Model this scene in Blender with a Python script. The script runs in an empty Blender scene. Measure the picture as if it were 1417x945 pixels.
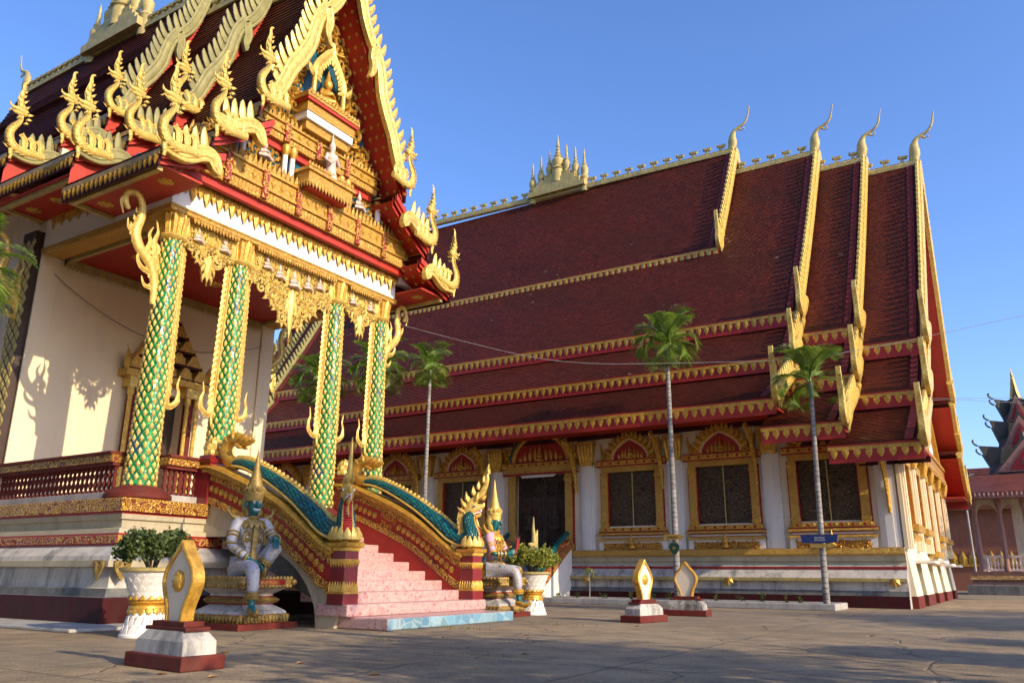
import bpy, math, random
from mathutils import Vector, Matrix
V = Vector
PI = math.pi
sc = bpy.context.scene
COL = sc.collection
random.seed(7)

# ------------------------------------------------------------------ builder
class MB:
    def __init__(s):
        s.v = []; s.f = []; s.m = []; s.uv = []; s.has_uv = False
    def add(s, vs, fs, mi=0, uvs=None):
        b = len(s.v)
        s.v.extend([tuple(p) for p in vs])
        for k, f in enumerate(fs):
            s.f.append(tuple(b + i for i in f)); s.m.append(mi)
            if uvs: s.uv.append(uvs[k]); s.has_uv = True
            else: s.uv.append(None)
    def box(s, x0, x1, y0, y1, z0, z1, mi=0):
        if x0 > x1: x0, x1 = x1, x0
        if y0 > y1: y0, y1 = y1, y0
        if z0 > z1: z0, z1 = z1, z0
        vs = [(x0,y0,z0),(x1,y0,z0),(x1,y1,z0),(x0,y1,z0),(x0,y0,z1),(x1,y0,z1),(x1,y1,z1),(x0,y1,z1)]
        s.add(vs, [(0,3,2,1),(4,5,6,7),(0,1,5,4),(1,2,6,5),(2,3,7,6),(3,0,4,7)], mi)
    def frustum(s, cx, cy, z0, z1, ax0, ay0, ax1, ay1, mi=0):
        vs = []
        for z, ax, ay in ((z0, ax0, ay0), (z1, ax1, ay1)):
            vs += [(cx-ax,cy-ay,z),(cx+ax,cy-ay,z),(cx+ax,cy+ay,z),(cx-ax,cy+ay,z)]
        s.add(vs, [(0,3,2,1),(4,5,6,7),(0,1,5,4),(1,2,6,5),(2,3,7,6),(3,0,4,7)], mi)
    def stack(s, cx, cy, prof, mi=0):
        # prof: list of (z, half_x, half_y, mat of the band above)
        for i in range(len(prof)-1):
            z0, ax, ay, m = prof[i]; z1, bx, by, _ = prof[i+1]
            vs = []
            for z, a, b in ((z0, ax, ay), (z1, bx, by)):
                vs += [(cx-a,cy-b,z),(cx+a,cy-b,z),(cx+a,cy+b,z),(cx-a,cy+b,z)]
            s.add(vs, [(0,1,5,4),(1,2,6,5),(2,3,7,6),(3,0,4,7)], m)
        z, a, b, m = prof[-1]
        s.add([(cx-a,cy-b,z),(cx+a,cy-b,z),(cx+a,cy+b,z),(cx-a,cy+b,z)], [(0,1,2,3)], m)
    def lathe(s, c, prof, n=24, mi=0, cap=True):
        cx, cy, cz = c; vs = []; fs = []
        for r, z in prof:
            for k in range(n):
                a = 2*PI*k/n
                vs.append((cx+r*math.cos(a), cy+r*math.sin(a), cz+z))
        m = len(prof)
        for i in range(m-1):
            for k in range(n):
                k2 = (k+1) % n
                fs.append((i*n+k, i*n+k2, (i+1)*n+k2, (i+1)*n+k))
        if cap:
            fs.append(tuple(range((m-1)*n, m*n)))
            fs.append(tuple(reversed(range(n))))
        s.add(vs, fs, mi)
    def tube(s, pts, rad, n=8, mi=0, flat=1.0, up=None):
        pts = [V(p) for p in pts]; m = len(pts)
        if not hasattr(rad, '__len__'): rad = [rad]*m
        vs = []; fs = []; ref = V(up) if up else None
        for i, p in enumerate(pts):
            t = (pts[min(i+1, m-1)] - pts[max(i-1, 0)]).normalized()
            if ref is None:
                ref = V((0,0,1)) if abs(t.z) < .9 else V((1,0,0))
            a = t.cross(ref)
            if a.length < 1e-5: a = t.orthogonal()
            a.normalize(); b = a.cross(t).normalized()
            if up is None: ref = b
            for k in range(n):
                an = 2*PI*k/n
                vs.append(p + a*(math.cos(an)*rad[i]) + b*(math.sin(an)*rad[i]*flat))
        for i in range(m-1):
            for k in range(n):
                k2 = (k+1) % n
                fs.append((i*n+k, i*n+k2, (i+1)*n+k2, (i+1)*n+k))
        fs.append(tuple(reversed(range(n)))); fs.append(tuple(range((m-1)*n, m*n)))
        s.add(vs, fs, mi)
    def strip(s, pts, w, nrm, sec, mi=0, th=1.0):
        # closed cross-section sec: (side, height) swept along pts; w scales the sides, th the heights
        pts = [V(p) for p in pts]; m = len(pts); k = len(sec); nrm = V(nrm)
        if not hasattr(w, '__len__'): w = [w]*m
        vs = []; fs = []
        for i, p in enumerate(pts):
            t = (pts[min(i+1, m-1)] - pts[max(i-1, 0)])
            sd = t.cross(nrm)
            if sd.length < 1e-6: sd = V((1,0,0))
            sd.normalize()
            for a, h in sec:
                vs.append(p + sd*(a*w[i]) + nrm*(h*th if h < 0 or th != 1.0 else h*w[i]))
        for i in range(m-1):
            for j in range(k):
                j2 = (j+1) % k
                fs.append((i*k+j, i*k+j2, (i+1)*k+j2, (i+1)*k+j))
        fs.append(tuple(reversed(range(k)))); fs.append(tuple(range((m-1)*k, m*k)))
        s.add(vs, fs, mi)
    def blade(s, pts, w, nrm, h=.6, back=.02, mi=0):
        s.strip(pts, w, nrm, [(-1, 0), (-1, -back), (1, -back), (1, 0), (0, h)], mi)
    def prism(s, outline, fr, d, mi=0, mi_side=None, base=0.0):
        # outline in frame plane, extruded from base to base + d along the normal
        n = len(outline)
        vs = [fr(u, v, base) for u, v in outline] + [fr(u, v, base + d) for u, v in outline]
        s.add(vs, [tuple(range(n, 2*n)), tuple(reversed(range(n)))], mi)
        s.add(vs, [(i, (i+1) % n, n+(i+1) % n, n+i) for i in range(n)], mi if mi_side is None else mi_side)
    def merge(s, o):
        b = len(s.v); s.v.extend(o.v)
        s.f.extend(tuple(b+i for i in f) for f in o.f); s.m.extend(o.m); s.uv.extend(o.uv); s.has_uv |= o.has_uv

class Fr:                                     # a plane to draw ornament in: u, v in the plane, n in front of it
    def __init__(s, o, u, v):
        s.o = V(o); s.u = V(u).normalized(); s.v = V(v).normalized(); s.n = s.u.cross(s.v).normalized()
    def __call__(s, u, v, n=0.0): return s.o + s.u*u + s.v*v + s.n*n

ORG = {}                                      # world position every root was built about
def link(name, mesh, parent=None):
    o = bpy.data.objects.new(name, mesh); COL.objects.link(o)
    if parent: o.parent = parent
    return o
def root_of(o):
    while o.parent: o = o.parent
    return o
def mk(name, mb, mats, parent=None, smooth=None, at=None, label=None, cat=None, group=None, kind=None, bevel=0):
    if not isinstance(mats, (list, tuple)): mats = [mats]
    if parent is not None: org = ORG.get(root_of(parent).name, V((0,0,0)))
    else: org = V(at) if at is not None else V((0,0,0))
    me = bpy.data.meshes.new(name)
    me.from_pydata([(p[0]-org.x, p[1]-org.y, p[2]-org.z) for p in mb.v], [], mb.f)
    for m in mats: me.materials.append(m)
    me.polygons.foreach_set('material_index', mb.m)
    if mb.has_uv:
        l = me.uv_layers.new(name='UVMap'); dat = []
        for f, u in zip(mb.f, mb.uv):
            for k in range(len(f)): dat.extend(u[k] if u else (0.0, 0.0))
        l.data.foreach_set('uv', dat)
    me.validate(); me.update()
    if smooth:
        me.polygons.foreach_set('use_smooth', [True]*len(me.polygons))
        me.set_sharp_from_angle(angle=math.radians(smooth))
    o = link(name, me, parent)
    if parent is None: o.location = org; ORG[o.name] = org
    if bevel:
        b = o.modifiers.new('bevel', 'BEVEL'); b.width = bevel; b.segments = 2; b.limit_method = 'ANGLE'; b.angle_limit = math.radians(40)
    tag(o, label, cat, group, kind)
    return o
def tag(o, label=None, cat=None, group=None, kind=None):
    if label: o['label'] = label
    if cat: o['category'] = cat
    if group: o['group'] = group
    if kind: o['kind'] = kind
    return o
def thing(name, at, label, cat, group=None, rz=0, local=False):
    o = bpy.data.objects.new(name, None); COL.objects.link(o)
    o.location = at; o.rotation_euler = (0, 0, rz); o.empty_display_size = .2
    ORG[o.name] = V((0,0,0)) if local else V(at)
    return tag(o, label, cat, group)
def inst(src, name, parent, loc=(0,0,0), rz=0, scale=None, world=True):   # a part that shares a mesh
    o = bpy.data.objects.new(name, src if isinstance(src, bpy.types.Mesh) else src.data); COL.objects.link(o); o.parent = parent
    org = ORG.get(root_of(parent).name, V((0,0,0))) if world else V((0,0,0))
    o.location = V(loc) - org; o.rotation_euler = (0, 0, rz)
    if scale: o.scale = scale
    return o
def dup(r, loc, rz=0, label=None, scale=None):
    c = r.copy(); COL.objects.link(c); c.location = loc; c.rotation_euler = (0, 0, rz); ORG[c.name] = ORG.get(r.name, V((0,0,0)))
    if label: c['label'] = label
    if scale: c.scale = scale
    for ch in list(r.children):
        d = ch.copy(); COL.objects.link(d); d.parent = c
        for g in list(ch.children):
            e = g.copy(); COL.objects.link(e); e.parent = d
    return c
def lerp(a, b, t): return a + (b-a)*t
def cr(pts, n=8):                             # Catmull-Rom through points (tuples of any length)
    P = [pts[0]] + list(pts) + [pts[-1]]; out = []
    for i in range(1, len(P)-2):
        for k in range(n):
            t = k/n; q = []
            for a, b, c, d in zip(P[i-1], P[i], P[i+1], P[i+2]):
                q.append(.5*((2*b) + (c-a)*t + (2*a-5*b+4*c-d)*t*t + (3*b-a-3*c+d)*t**3))
            out.append(tuple(q))
    out.append(tuple(pts[-1])); return out

# ------------------------------------------------------------------ ornament
def leafm(mb, fr, u, v, ang, L, W, curl=0.0, h=.7, n0=0.0, seg=7, mi=0):
    """a kranok leaf: its spine turns by curl from base to tip"""
    pts = []; w = []; x, y = u, v
    for i in range(seg+1):
        t = i/seg
        pts.append(fr(x, y, n0)); w.append(max(.003, W*(math.sin(PI*min(1, t*1.05+.12))**.8)*(1-.55*t)))
        a = ang + curl*t*t
        x += math.cos(a)*L/seg; y += math.sin(a)*L/seg
    mb.blade(pts, w, fr.n, h, .015, mi)
def spiral(mb, fr, u, v, r, a0, turns=1.4, sgn=1, w=.05, h=.8, n0=0.0, seg=16, mi=0):
    pts = []; ws = []
    for i in range(seg+1):
        t = i/seg; a = a0 + sgn*t*turns*2*PI; q = r*(1-t)**.85 + r*.06
        pts.append(fr(u+q*math.cos(a), v+q*math.sin(a), n0)); ws.append(w*(.55+.6*math.sin(PI*(t*.9+.1)))*(1-.3*t))
    mb.blade(pts, ws, fr.n, h, .015, mi)
def knob(mb, p, r, n=8, mi=0, sz=1.0):
    mb.lathe(p, [(r*math.sin(PI*i/5)+.0005, -sz*r*math.cos(PI*i/5)) for i in range(6)], n, mi)
def disc(mb, fr, u, v, r, d, n=12, mi=0, petals=0):
    vs = [fr(u, v, d)]; 
    for q, dd in ((.55, d*.8), (1.0, d*.15), (1.0, -.01)):
        for k in range(n):
            a = 2*PI*k/n; rr = r*q*(1+(.14*math.cos(petals*a) if petals else 0))
            vs.append(fr(u+rr*math.cos(a), v+rr*math.sin(a), dd))
    fs = [(0, 1+k, 1+(k+1) % n) for k in range(n)]
    for j in range(2):
        fs += [(1+j*n+k, 1+(j+1)*n+k, 1+(j+1)*n+(k+1) % n, 1+j*n+(k+1) % n) for k in range(n)]
    mb.add(vs, fs, mi)
def dia(mb, fr, u, v, a, b, d, mi=0):
    vs = [fr(u-a,v,0), fr(u,v-b,0), fr(u+a,v,0), fr(u,v+b,0), fr(u-a*.55,v,d), fr(u,v-b*.55,d), fr(u+a*.55,v,d), fr(u,v+b*.55,d)]
    mb.add(vs, [(0,1,5,4),(1,2,6,5),(2,3,7,6),(3,0,4,7),(4,5,6,7)], mi)
def teeth(mb, p0, p1, down, nrm, L, n, W=None, h=.5, mi=0, alt=1.0):
    """row of pointed lotus petals from p0 to p1 hanging along down"""
    p0 = V(p0); p1 = V(p1); dn = V(down); nrm = V(nrm); st = (p1-p0)/n
    W = W or st.length*.5
    for i in range(n):
        p = p0 + st*(i+.5); l = L*(alt if i % 2 else 1)
        mb.blade([p, p+dn*l*.35, p+dn*l*.7, p+dn*l], [W*.8, W, W*.6, .003], nrm, h, .01, mi)
def flames(mb, path, nrm, out, L, W, step, curl=.9, mi=0, lean=(0,0,0), th=.03):
    """row of flame leaves standing on a 3D polyline, side given by sign out"""
    path = [V(p) for p in path]; nrm = V(nrm); acc = 0; lean = V(lean)
    for a, b in zip(path[:-1], path[1:]):
        d = (b-a).length
        if d < 1e-6: continue
        t = (b-a)/d; s = t.cross(nrm).normalized()*out
        while acc < d:
            p = a + t*acc; dr = (s + lean).normalized(); bend = (t*-1 if lean.length == 0 else V((0,0,1)))
            pts = [p - dr*.05, p+dr*L*.3, p+dr*L*.62+bend*(L*.06*curl), p+dr*L*.9+bend*L*.26*curl, p+dr*L*.96+bend*L*.42*curl]
            mb.strip(pts, [W*.72, W, W*.9, W*.55, W*.08], nrm, [(-1,0),(-1,-th),(1,-th),(1,0),(0,.45)], mi)
            acc += step
        acc -= d
def panel(mb, fr, inside, u0, u1, v0, v1, r, seed=1, dens=1.0, mi=0, n0=.0):
    """carved scrollwork that fills the part of the plane where inside(u, v) holds"""
    rd = random.Random(seed); pl = []
    for _ in range(int(900*dens)):
        u = rd.uniform(u0, u1); v = rd.uniform(v0, v1); q = r*rd.uniform(.55, 1.15)
        if not inside(u, v): continue
        if any((u-a)**2+(v-b)**2 < (.82*(q+c))**2 for a, b, c in pl): continue
        pl.append((u, v, q))
    for u, v, q in pl:
        sg = 1 if rd.random() < .5 else -1; a0 = rd.uniform(0, 2*PI)
        spiral(mb, fr, u, v, q, a0, 1.25, sg, q*.26, 1.0, n0, 12, mi)
        for k in range(3):
            a = a0 + sg*(-.5-.75*k)
            leafm(mb, fr, u+q*.95*math.cos(a), v+q*.95*math.sin(a), a-sg*.7, q*1.0, q*.26, sg*1.6, .9, n0+.01, 5, mi)
    return pl

# ------------------------------------------------------------------ materials
def nt(name):
    m = bpy.data.materials.new(name); m.use_nodes = True
    t = m.node_tree; b = t.nodes['Principled BSDF']
    return m, t, b
def nd(t, typ, **k):
    n = t.nodes.new(typ)
    for a, b in k.items(): setattr(n, a, b)
    return n
def ramp(t, src, stops):
    n = nd(t, 'ShaderNodeValToRGB'); e = n.color_ramp.elements
    while len(e) < len(stops): e.new(.5)
    for q, (p, c) in zip(e, stops):
        q.position = p; q.color = c if len(c) == 4 else (*c, 1)
    t.links.new(src, n.inputs[0]); return n.outputs[0]
def mixc(t, f, a, b, mode='MIX'):
    n = nd(t, 'ShaderNodeMix', data_type='RGBA', blend_type=mode)
    for i, x in ((0, f), (6, a), (7, b)):
        if isinstance(x, bpy.types.NodeSocket): t.links.new(x, n.inputs[i])
        else: n.inputs[i].default_value = x if i == 0 else ((*x, 1) if len(x) == 3 else x)
    return n.outputs[2]
def math_(t, op, a, b=None, c=None):
    n = nd(t, 'ShaderNodeMath', operation=op)
    for i, x in enumerate((a, b, c)):
        if x is None: continue
        if isinstance(x, bpy.types.NodeSocket): t.links.new(x, n.inputs[i])
        else: n.inputs[i].default_value = x
    return n.outputs[0]
def noise(t, co, scale, detail=4, rough=.55, sock='Fac'):
    n = nd(t, 'ShaderNodeTexNoise'); n.inputs['Scale'].default_value = scale; n.inputs['Detail'].default_value = detail; n.inputs['Roughness'].default_value = rough
    t.links.new(co, n.inputs['Vector']); return n.outputs[sock]
def voro(t, co, scale, feat='F1', sock='Distance', rnd=1.0):
    n = nd(t, 'ShaderNodeTexVoronoi', feature=feat); n.inputs['Scale'].default_value = scale; n.inputs['Randomness'].default_value = rnd
    t.links.new(co, n.inputs['Vector']); return n.outputs[sock]
def bump(t, b, h, strength=.3, dist=.02):
    n = nd(t, 'ShaderNodeBump'); n.inputs['Strength'].default_value = strength; n.inputs['Distance'].default_value = dist
    t.links.new(h, n.inputs['Height']); t.links.new(n.outputs[0], b.inputs['Normal'])
def coords(t, kind='Object', scale=None):
    c = nd(t, 'ShaderNodeTexCoord').outputs[kind]
    if scale:
        m = nd(t, 'ShaderNodeMapping'); m.inputs['Scale'].default_value = scale; t.links.new(c, m.inputs[0]); c = m.outputs[0]
    return c
def paint(name, col, rough=.55, metal=0.0, var=.25, vs=3.0, dirt=None, bs=25, bstr=.15, bd=.01, spec=.5, dirt_amt=.5, coat=0, grime=None):
    m, t, b = nt(name); co = coords(t)
    dark = tuple(c*(1-var) for c in col); lite = tuple(min(1, c*(1+var*.5)) for c in col)
    c = ramp(t, noise(t, co, vs, 6, .65), [(.3, dark), (.7, lite)])
    if dirt:
        st = coords(t, 'Object', (1.6, 1.6, .35))
        f = ramp(t, noise(t, st, 1.9, 9, .75), [(.48, (0,0,0)), (.64, (1,1,1))])
        f2 = math_(t, 'MULTIPLY', f, dirt_amt); c = mixc(t, f2, c, dirt)
    if grime:
        gm_ = math_(t, 'MULTIPLY', ramp(t, noise(t, co, 13, 6, .75), [(.44,(0,0,0)),(.60,(1,1,1))]), .62); c = mixc(t, gm_, c, grime)
        gm_ = math_(t, 'MULTIPLY', ramp(t, noise(t, co, 2.1, 6, .7), [(.52,(0,0,0)),(.7,(1,1,1))]), .25); c = mixc(t, gm_, c, grime)
    t.links.new(c, b.inputs['Base Color'])
    b.inputs['Roughness'].default_value = rough; b.inputs['Metallic'].default_value = metal; b.inputs['Specular IOR Level'].default_value = spec
    if coat: b.inputs['Coat Weight'].default_value = coat; b.inputs['Coat Roughness'].default_value = .15
    bump(t, b, noise(t, co, bs, 5, .6), bstr, bd)
    return m
def relief(name, hi, lo, scale, rough=.42, metal=.3, strength=.8, dist=.03, cut=.5):
    """gilded carving: raised scrolls over a recessed ground of another colour"""
    m, t, b = nt(name); co = coords(t)
    w = nd(t, 'ShaderNodeTexNoise'); w.inputs['Scale'].default_value = scale*.35; t.links.new(co, w.inputs[0])
    ad = nd(t, 'ShaderNodeVectorMath', operation='MULTIPLY_ADD'); ad.inputs[1].default_value = (.35/scale*4,)*3
    t.links.new(w.outputs['Color'], ad.inputs[0]); t.links.new(co, ad.inputs[2])
    d = voro(t, ad.outputs[0], scale); 
    wv = math_(t, 'SINE', math_(t, 'MULTIPLY', d, 13.0))
    hh = math_(t, 'ADD', math_(t, 'MULTIPLY', wv, .35), math_(t, 'SUBTRACT', 1.0, d))
    f = ramp(t, hh, [(cut-.14, (0,0,0)), (cut+.08, (1,1,1))])
    g = ramp(t, noise(t, co, 4, 5), [(.3, tuple(c*.75 for c in hi)), (.7, hi)])
    c = mixc(t, f, lo, g); t.links.new(c, b.inputs['Base Color'])
    b.inputs['Roughness'].default_value = rough
    t.links.new(math_(t, 'MULTIPLY', f, metal), b.inputs['Metallic'])
    bump(t, b, hh, strength, dist); return m

GOLD = (.70, .41, .06)
gold = paint('gold_paint', GOLD, .34, .35, .25, 6, None, 34, .5, .014, grime=(.33,.14,.02))
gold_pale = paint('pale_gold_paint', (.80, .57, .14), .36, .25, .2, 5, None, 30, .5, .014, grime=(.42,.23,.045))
old_gold = paint('dull_old_gold_paint', (.36,.24,.06), .5, .25, .3, 6, None, 34, .4, .012, grime=(.12,.07,.02))
gold_aged = paint('weathered_gold_paint', (.52, .40, .13), .6, .1, .3, 5, (.2,.19,.12), 30, .3, .01)
gold_olive = paint('olive_gold_paint', (.30, .27, .10), .6, .1, .3, 5, (.14,.14,.08), 30, .3, .01)  # darker olive gold for the set-back gables and the left-end boards
def incised():
    m, t, b = nt('pale_gold_with_incised_scales'); co = coords(t); ed = voro(t, co, 17, 'DISTANCE_TO_EDGE'); ln = ramp(t, ed, [(.0,(1,1,1)),(.07,(0,0,0))])
    g_ = ramp(t, noise(t, co, 5, 5), [(.3,(.62,.42,.09)),(.7,(.80,.57,.14))]); t.links.new(mixc(t, math_(t,'MULTIPLY',ln,.6), g_, (.25,.13,.02)), b.inputs['Base Color'])
    b.inputs['Roughness'].default_value = .42; b.inputs['Metallic'].default_value = .15; bump(t, b, math_(t,'SUBTRACT',1.0,ln), .6, .012); return m
gold_incised = incised()
gold_rel = relief('gold_relief_on_red', GOLD, (.20, .035, .012), 14)
gold_fine = relief('fine_gold_relief', (.72,.44,.075), (.40, .17, .03), 26, .4, .3, .7, .015, .42)
gold_red = relief('gold_and_red_carving', (.60,.36,.07), (.30, .02, .015), 9, .45, .25, .8, .03, .62)
red = paint('red_paint', (.36, .016, .011), .5, 0, .2, 2, None, 30, .1)
red_orange = paint('orange_red_soffit_paint', (.46, .030, .012), .55, 0, .15, 2, None, 30, .1)
maroon = paint('maroon_paint', (.062, .009, .009), .6, 0, .3, 3, (.035,.02,.017), 22, .2, .01, .2)
maroon_post = paint('glossy_maroon_paint', (.22, .016, .018), .28, 0, .2, 3, None, 22, .1)
brick_red = paint('brick_red_paint', (.15, .022, .014), .7, 0, .35, 4, (.08,.04,.03), 30, .25, .01, .25)
white = paint('white_wall_paint', (.80, .69, .52), .7, 0, .08, 1.2, (.46,.37,.27), 14, .12, .01, .3, .5)
white_lit = paint('sunlit_cream_wall_paint', (.82, .69, .46), .7, 0, .06, .8, (.66,.58,.45), 10, .1, .01, .3, .3)  # yellower copy of the wall white for sunlit walls, warm light in the colour
white_clean = paint('clean_white_paint', (.78, .74, .68), .6, 0, .05, 2, None, 18, .08, .01, .3)
cream = paint('aged_cream_plaster', (.50, .43, .29), .75, 0, .18, 1.5, (.30,.26,.17), 16, .2, .012, .3, .55)
moss_white = paint('stained_white_plaster', (.55, .51, .45), .75, 0, .22, 2.5, (.12,.12,.115), 18, .25, .012, .3, .8)
base_grey = paint('blackened_and_shade_plaster', (.16, .16, .155), .8, 0, .4, 5, (.05,.05,.05), 20, .3, .015, .3)
dark_in = paint('dark_timber', (.055, .03, .02), .5, 0, .3, 3, None, 20, .2)
statue_white = paint('white_statue_paint', (.78, .77, .78), .5, 0, .08, 8, (.5,.5,.5), 30, .1)
pink_white = paint('pale_pink_stucco', (.66, .50, .42), .6, 0, .15, 10, None, 30, .3)
teal_skin = paint('teal_statue_paint', (.012, .13, .13), .35, 0, .15, 6, None, 20, .08)
teal_panel = paint('blue_glass_ground', (.015, .10, .15), .3, 0, .3, 12, None, 40, .1)
pink_cloth = paint('pink_statue_paint', (.62, .34, .42), .5, 0, .15, 8, None, 30, .1)
white_rib = None
black_paint = paint('black_paint', (.012, .012, .014), .35)
steel_wire = paint('grey_cable', (.20, .19, .18), .5)
stone_grey = paint('grey_concrete_kerb', (.42, .40, .36), .85, 0, .2, 4, (.2,.19,.17), 26, .35, .012, .3)
trunk_grey = None

def scales_mat(name, a, b_, line, sx, rough=.3, metal=.2):
    """overlapping mirror scales: needs UVs in scale units"""
    m, t, b = nt(name); uv = coords(t, 'UV'); sp = nd(t, 'ShaderNodeSeparateXYZ'); t.links.new(uv, sp.inputs[0])
    row = math_(t, 'FLOOR', sp.outputs[1]); odd = math_(t, 'MULTIPLY', math_(t, 'MODULO', row, 2.0), .5)
    u = math_(t, 'ADD', sp.outputs[0], odd); fu = math_(t, 'SUBTRACT', math_(t, 'FRACT', u), .5); fv = math_(t, 'FRACT', sp.outputs[1])
    r = math_(t, 'SQRT', math_(t, 'ADD', math_(t, 'POWER', math_(t, 'MULTIPLY', fu, 1.9), 2.0), math_(t, 'POWER', math_(t, 'SUBTRACT', fv, .15), 2.0)))
    cb = nd(t, 'ShaderNodeCombineXYZ'); t.links.new(math_(t, 'FLOOR', u), cb.inputs[0]); t.links.new(row, cb.inputs[1])
    wn = nd(t, 'ShaderNodeTexWhiteNoise', noise_dimensions='2D'); t.links.new(cb.outputs[0], wn.inputs['Vector'])
    c = mixc(t, wn.outputs['Value'], a, b_); f = ramp(t, r, [(.78, (0,0,0)), (.9, (1,1,1))]); c = mixc(t, f, c, line)
    t.links.new(c, b.inputs['Base Color']); b.inputs['Roughness'].default_value = rough; b.inputs['Metallic'].default_value = metal
    bump(t, b, math_(t, 'SUBTRACT', 1.0, r), .6, .03); return m
teal_scale = scales_mat('teal_mirror_scales', (.004,.075,.085), (.010,.17,.16), (.004,.03,.035), 1)
green_mosaic = None
def mosaic():
    m, t, b = nt('green_mirror_mosaic'); uv = coords(t, 'UV')
    cell = voro(t, uv, 9, 'F1', 'Color'); ed = voro(t, uv, 9, 'DISTANCE_TO_EDGE')
    hsv = nd(t, 'ShaderNodeSeparateColor'); t.links.new(cell, hsv.inputs[0])
    c = ramp(t, hsv.outputs[0], [(0, (.003,.09,.025)), (.6, (.005,.25,.06)), (1, (.02,.42,.11))])
    big = noise(t, uv, .55, 2); c = mixc(t, ramp(t, big, [(.56, (0,0,0)), (.66, (1,1,1))]), c, (.004, .07, .16))
    c = mixc(t, ramp(t, ed, [(.0, (1,1,1)), (.05, (0,0,0))]), c, (.01,.03,.02))
    t.links.new(c, b.inputs['Base Color']); b.inputs['Roughness'].default_value = .16; b.inputs['Metallic'].default_value = .15
    nv = nd(t, 'ShaderNodeNormalMap'); nv.inputs['Strength'].default_value = .25
    t.links.new(mixc(t, .35, (.5,.5,1), cell), nv.inputs['Color']); t.links.new(nv.outputs[0], b.inputs['Normal'])
    return m
green_mosaic = mosaic()
def tile_mat(name, cols, dirtc, rough=.42):
    """clay roof tiles: UV x in tile widths, y in rows"""
    m, t, b = nt(name); uv = coords(t, 'UV'); sp = nd(t, 'ShaderNodeSeparateXYZ'); t.links.new(uv, sp.inputs[0])
    row = math_(t, 'FLOOR', sp.outputs[1]); odd = math_(t, 'MULTIPLY', math_(t, 'MODULO', row, 2.0), .5)
    u = math_(t, 'ADD', sp.outputs[0], odd); fu = math_(t, 'ABSOLUTE', math_(t, 'SUBTRACT', math_(t, 'FRACT', u), .5)); fv = math_(t, 'FRACT', sp.outputs[1])
    cb = nd(t, 'ShaderNodeCombineXYZ'); t.links.new(math_(t, 'FLOOR', u), cb.inputs[0]); t.links.new(row, cb.inputs[1])
    wn = nd(t, 'ShaderNodeTexWhiteNoise', noise_dimensions='2D'); t.links.new(cb.outputs[0], wn.inputs['Vector'])
    co = coords(t); big = noise(t, co, .55, 6, .65); fine = noise(t, co, 5, 5, .7)
    c = mixc(t, wn.outputs['Value'], cols[0], cols[1]); c = mixc(t, ramp(t, big, [(.42,(0,0,0)),(.7,(.8,.8,.8))]), c, cols[2])
    wd = math_(t, 'GREATER_THAN', math_(t, 'ADD', wn.outputs['Value'], math_(t, 'MULTIPLY', math_(t, 'SUBTRACT', big, .62), 1.4)), 1.0)
    c = mixc(t, math_(t, 'MULTIPLY', wd, .75), c, dirtc)
    # pointed lower edge of each tile
    pt = math_(t, 'ADD', math_(t, 'MULTIPLY', fu, 1.1), math_(t, 'SUBTRACT', fv, .55)); ln = ramp(t, math_(t, 'ABSOLUTE', math_(t, 'SUBTRACT', pt, .45)), [(.0,(1,1,1)),(.13,(0,0,0))])
    c = mixc(t, math_(t, 'MULTIPLY', ln, .75), c, tuple(x*.25 for x in cols[0]))
    t.links.new(c, b.inputs['Base Color'])
    t.links.new(ramp(t, fine, [(.3,(rough-.1,)*3),(.7,(rough+.18,)*3)]), b.inputs['Roughness'])
    h = math_(t, 'SUBTRACT', math_(t, 'ADD', math_(t, 'MULTIPLY', wn.outputs['Value'], .35), math_(t, 'MULTIPLY', fine, .3)), math_(t, 'MULTIPLY', ln, .8))
    b.inputs['Specular IOR Level'].default_value = .22
    bump(t, b, h, .45, .02); return m
roof_tile = tile_mat('glazed_maroon_roof_tile', ((.075,.0125,.006), (.135,.025,.010), (.062,.017,.006)), (.24,.15,.11))
roof_tile_old = tile_mat('old_red_roof_tile', ((.13,.035,.025), (.18,.05,.035), (.09,.04,.03)), (.2,.2,.18), .6)
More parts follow.
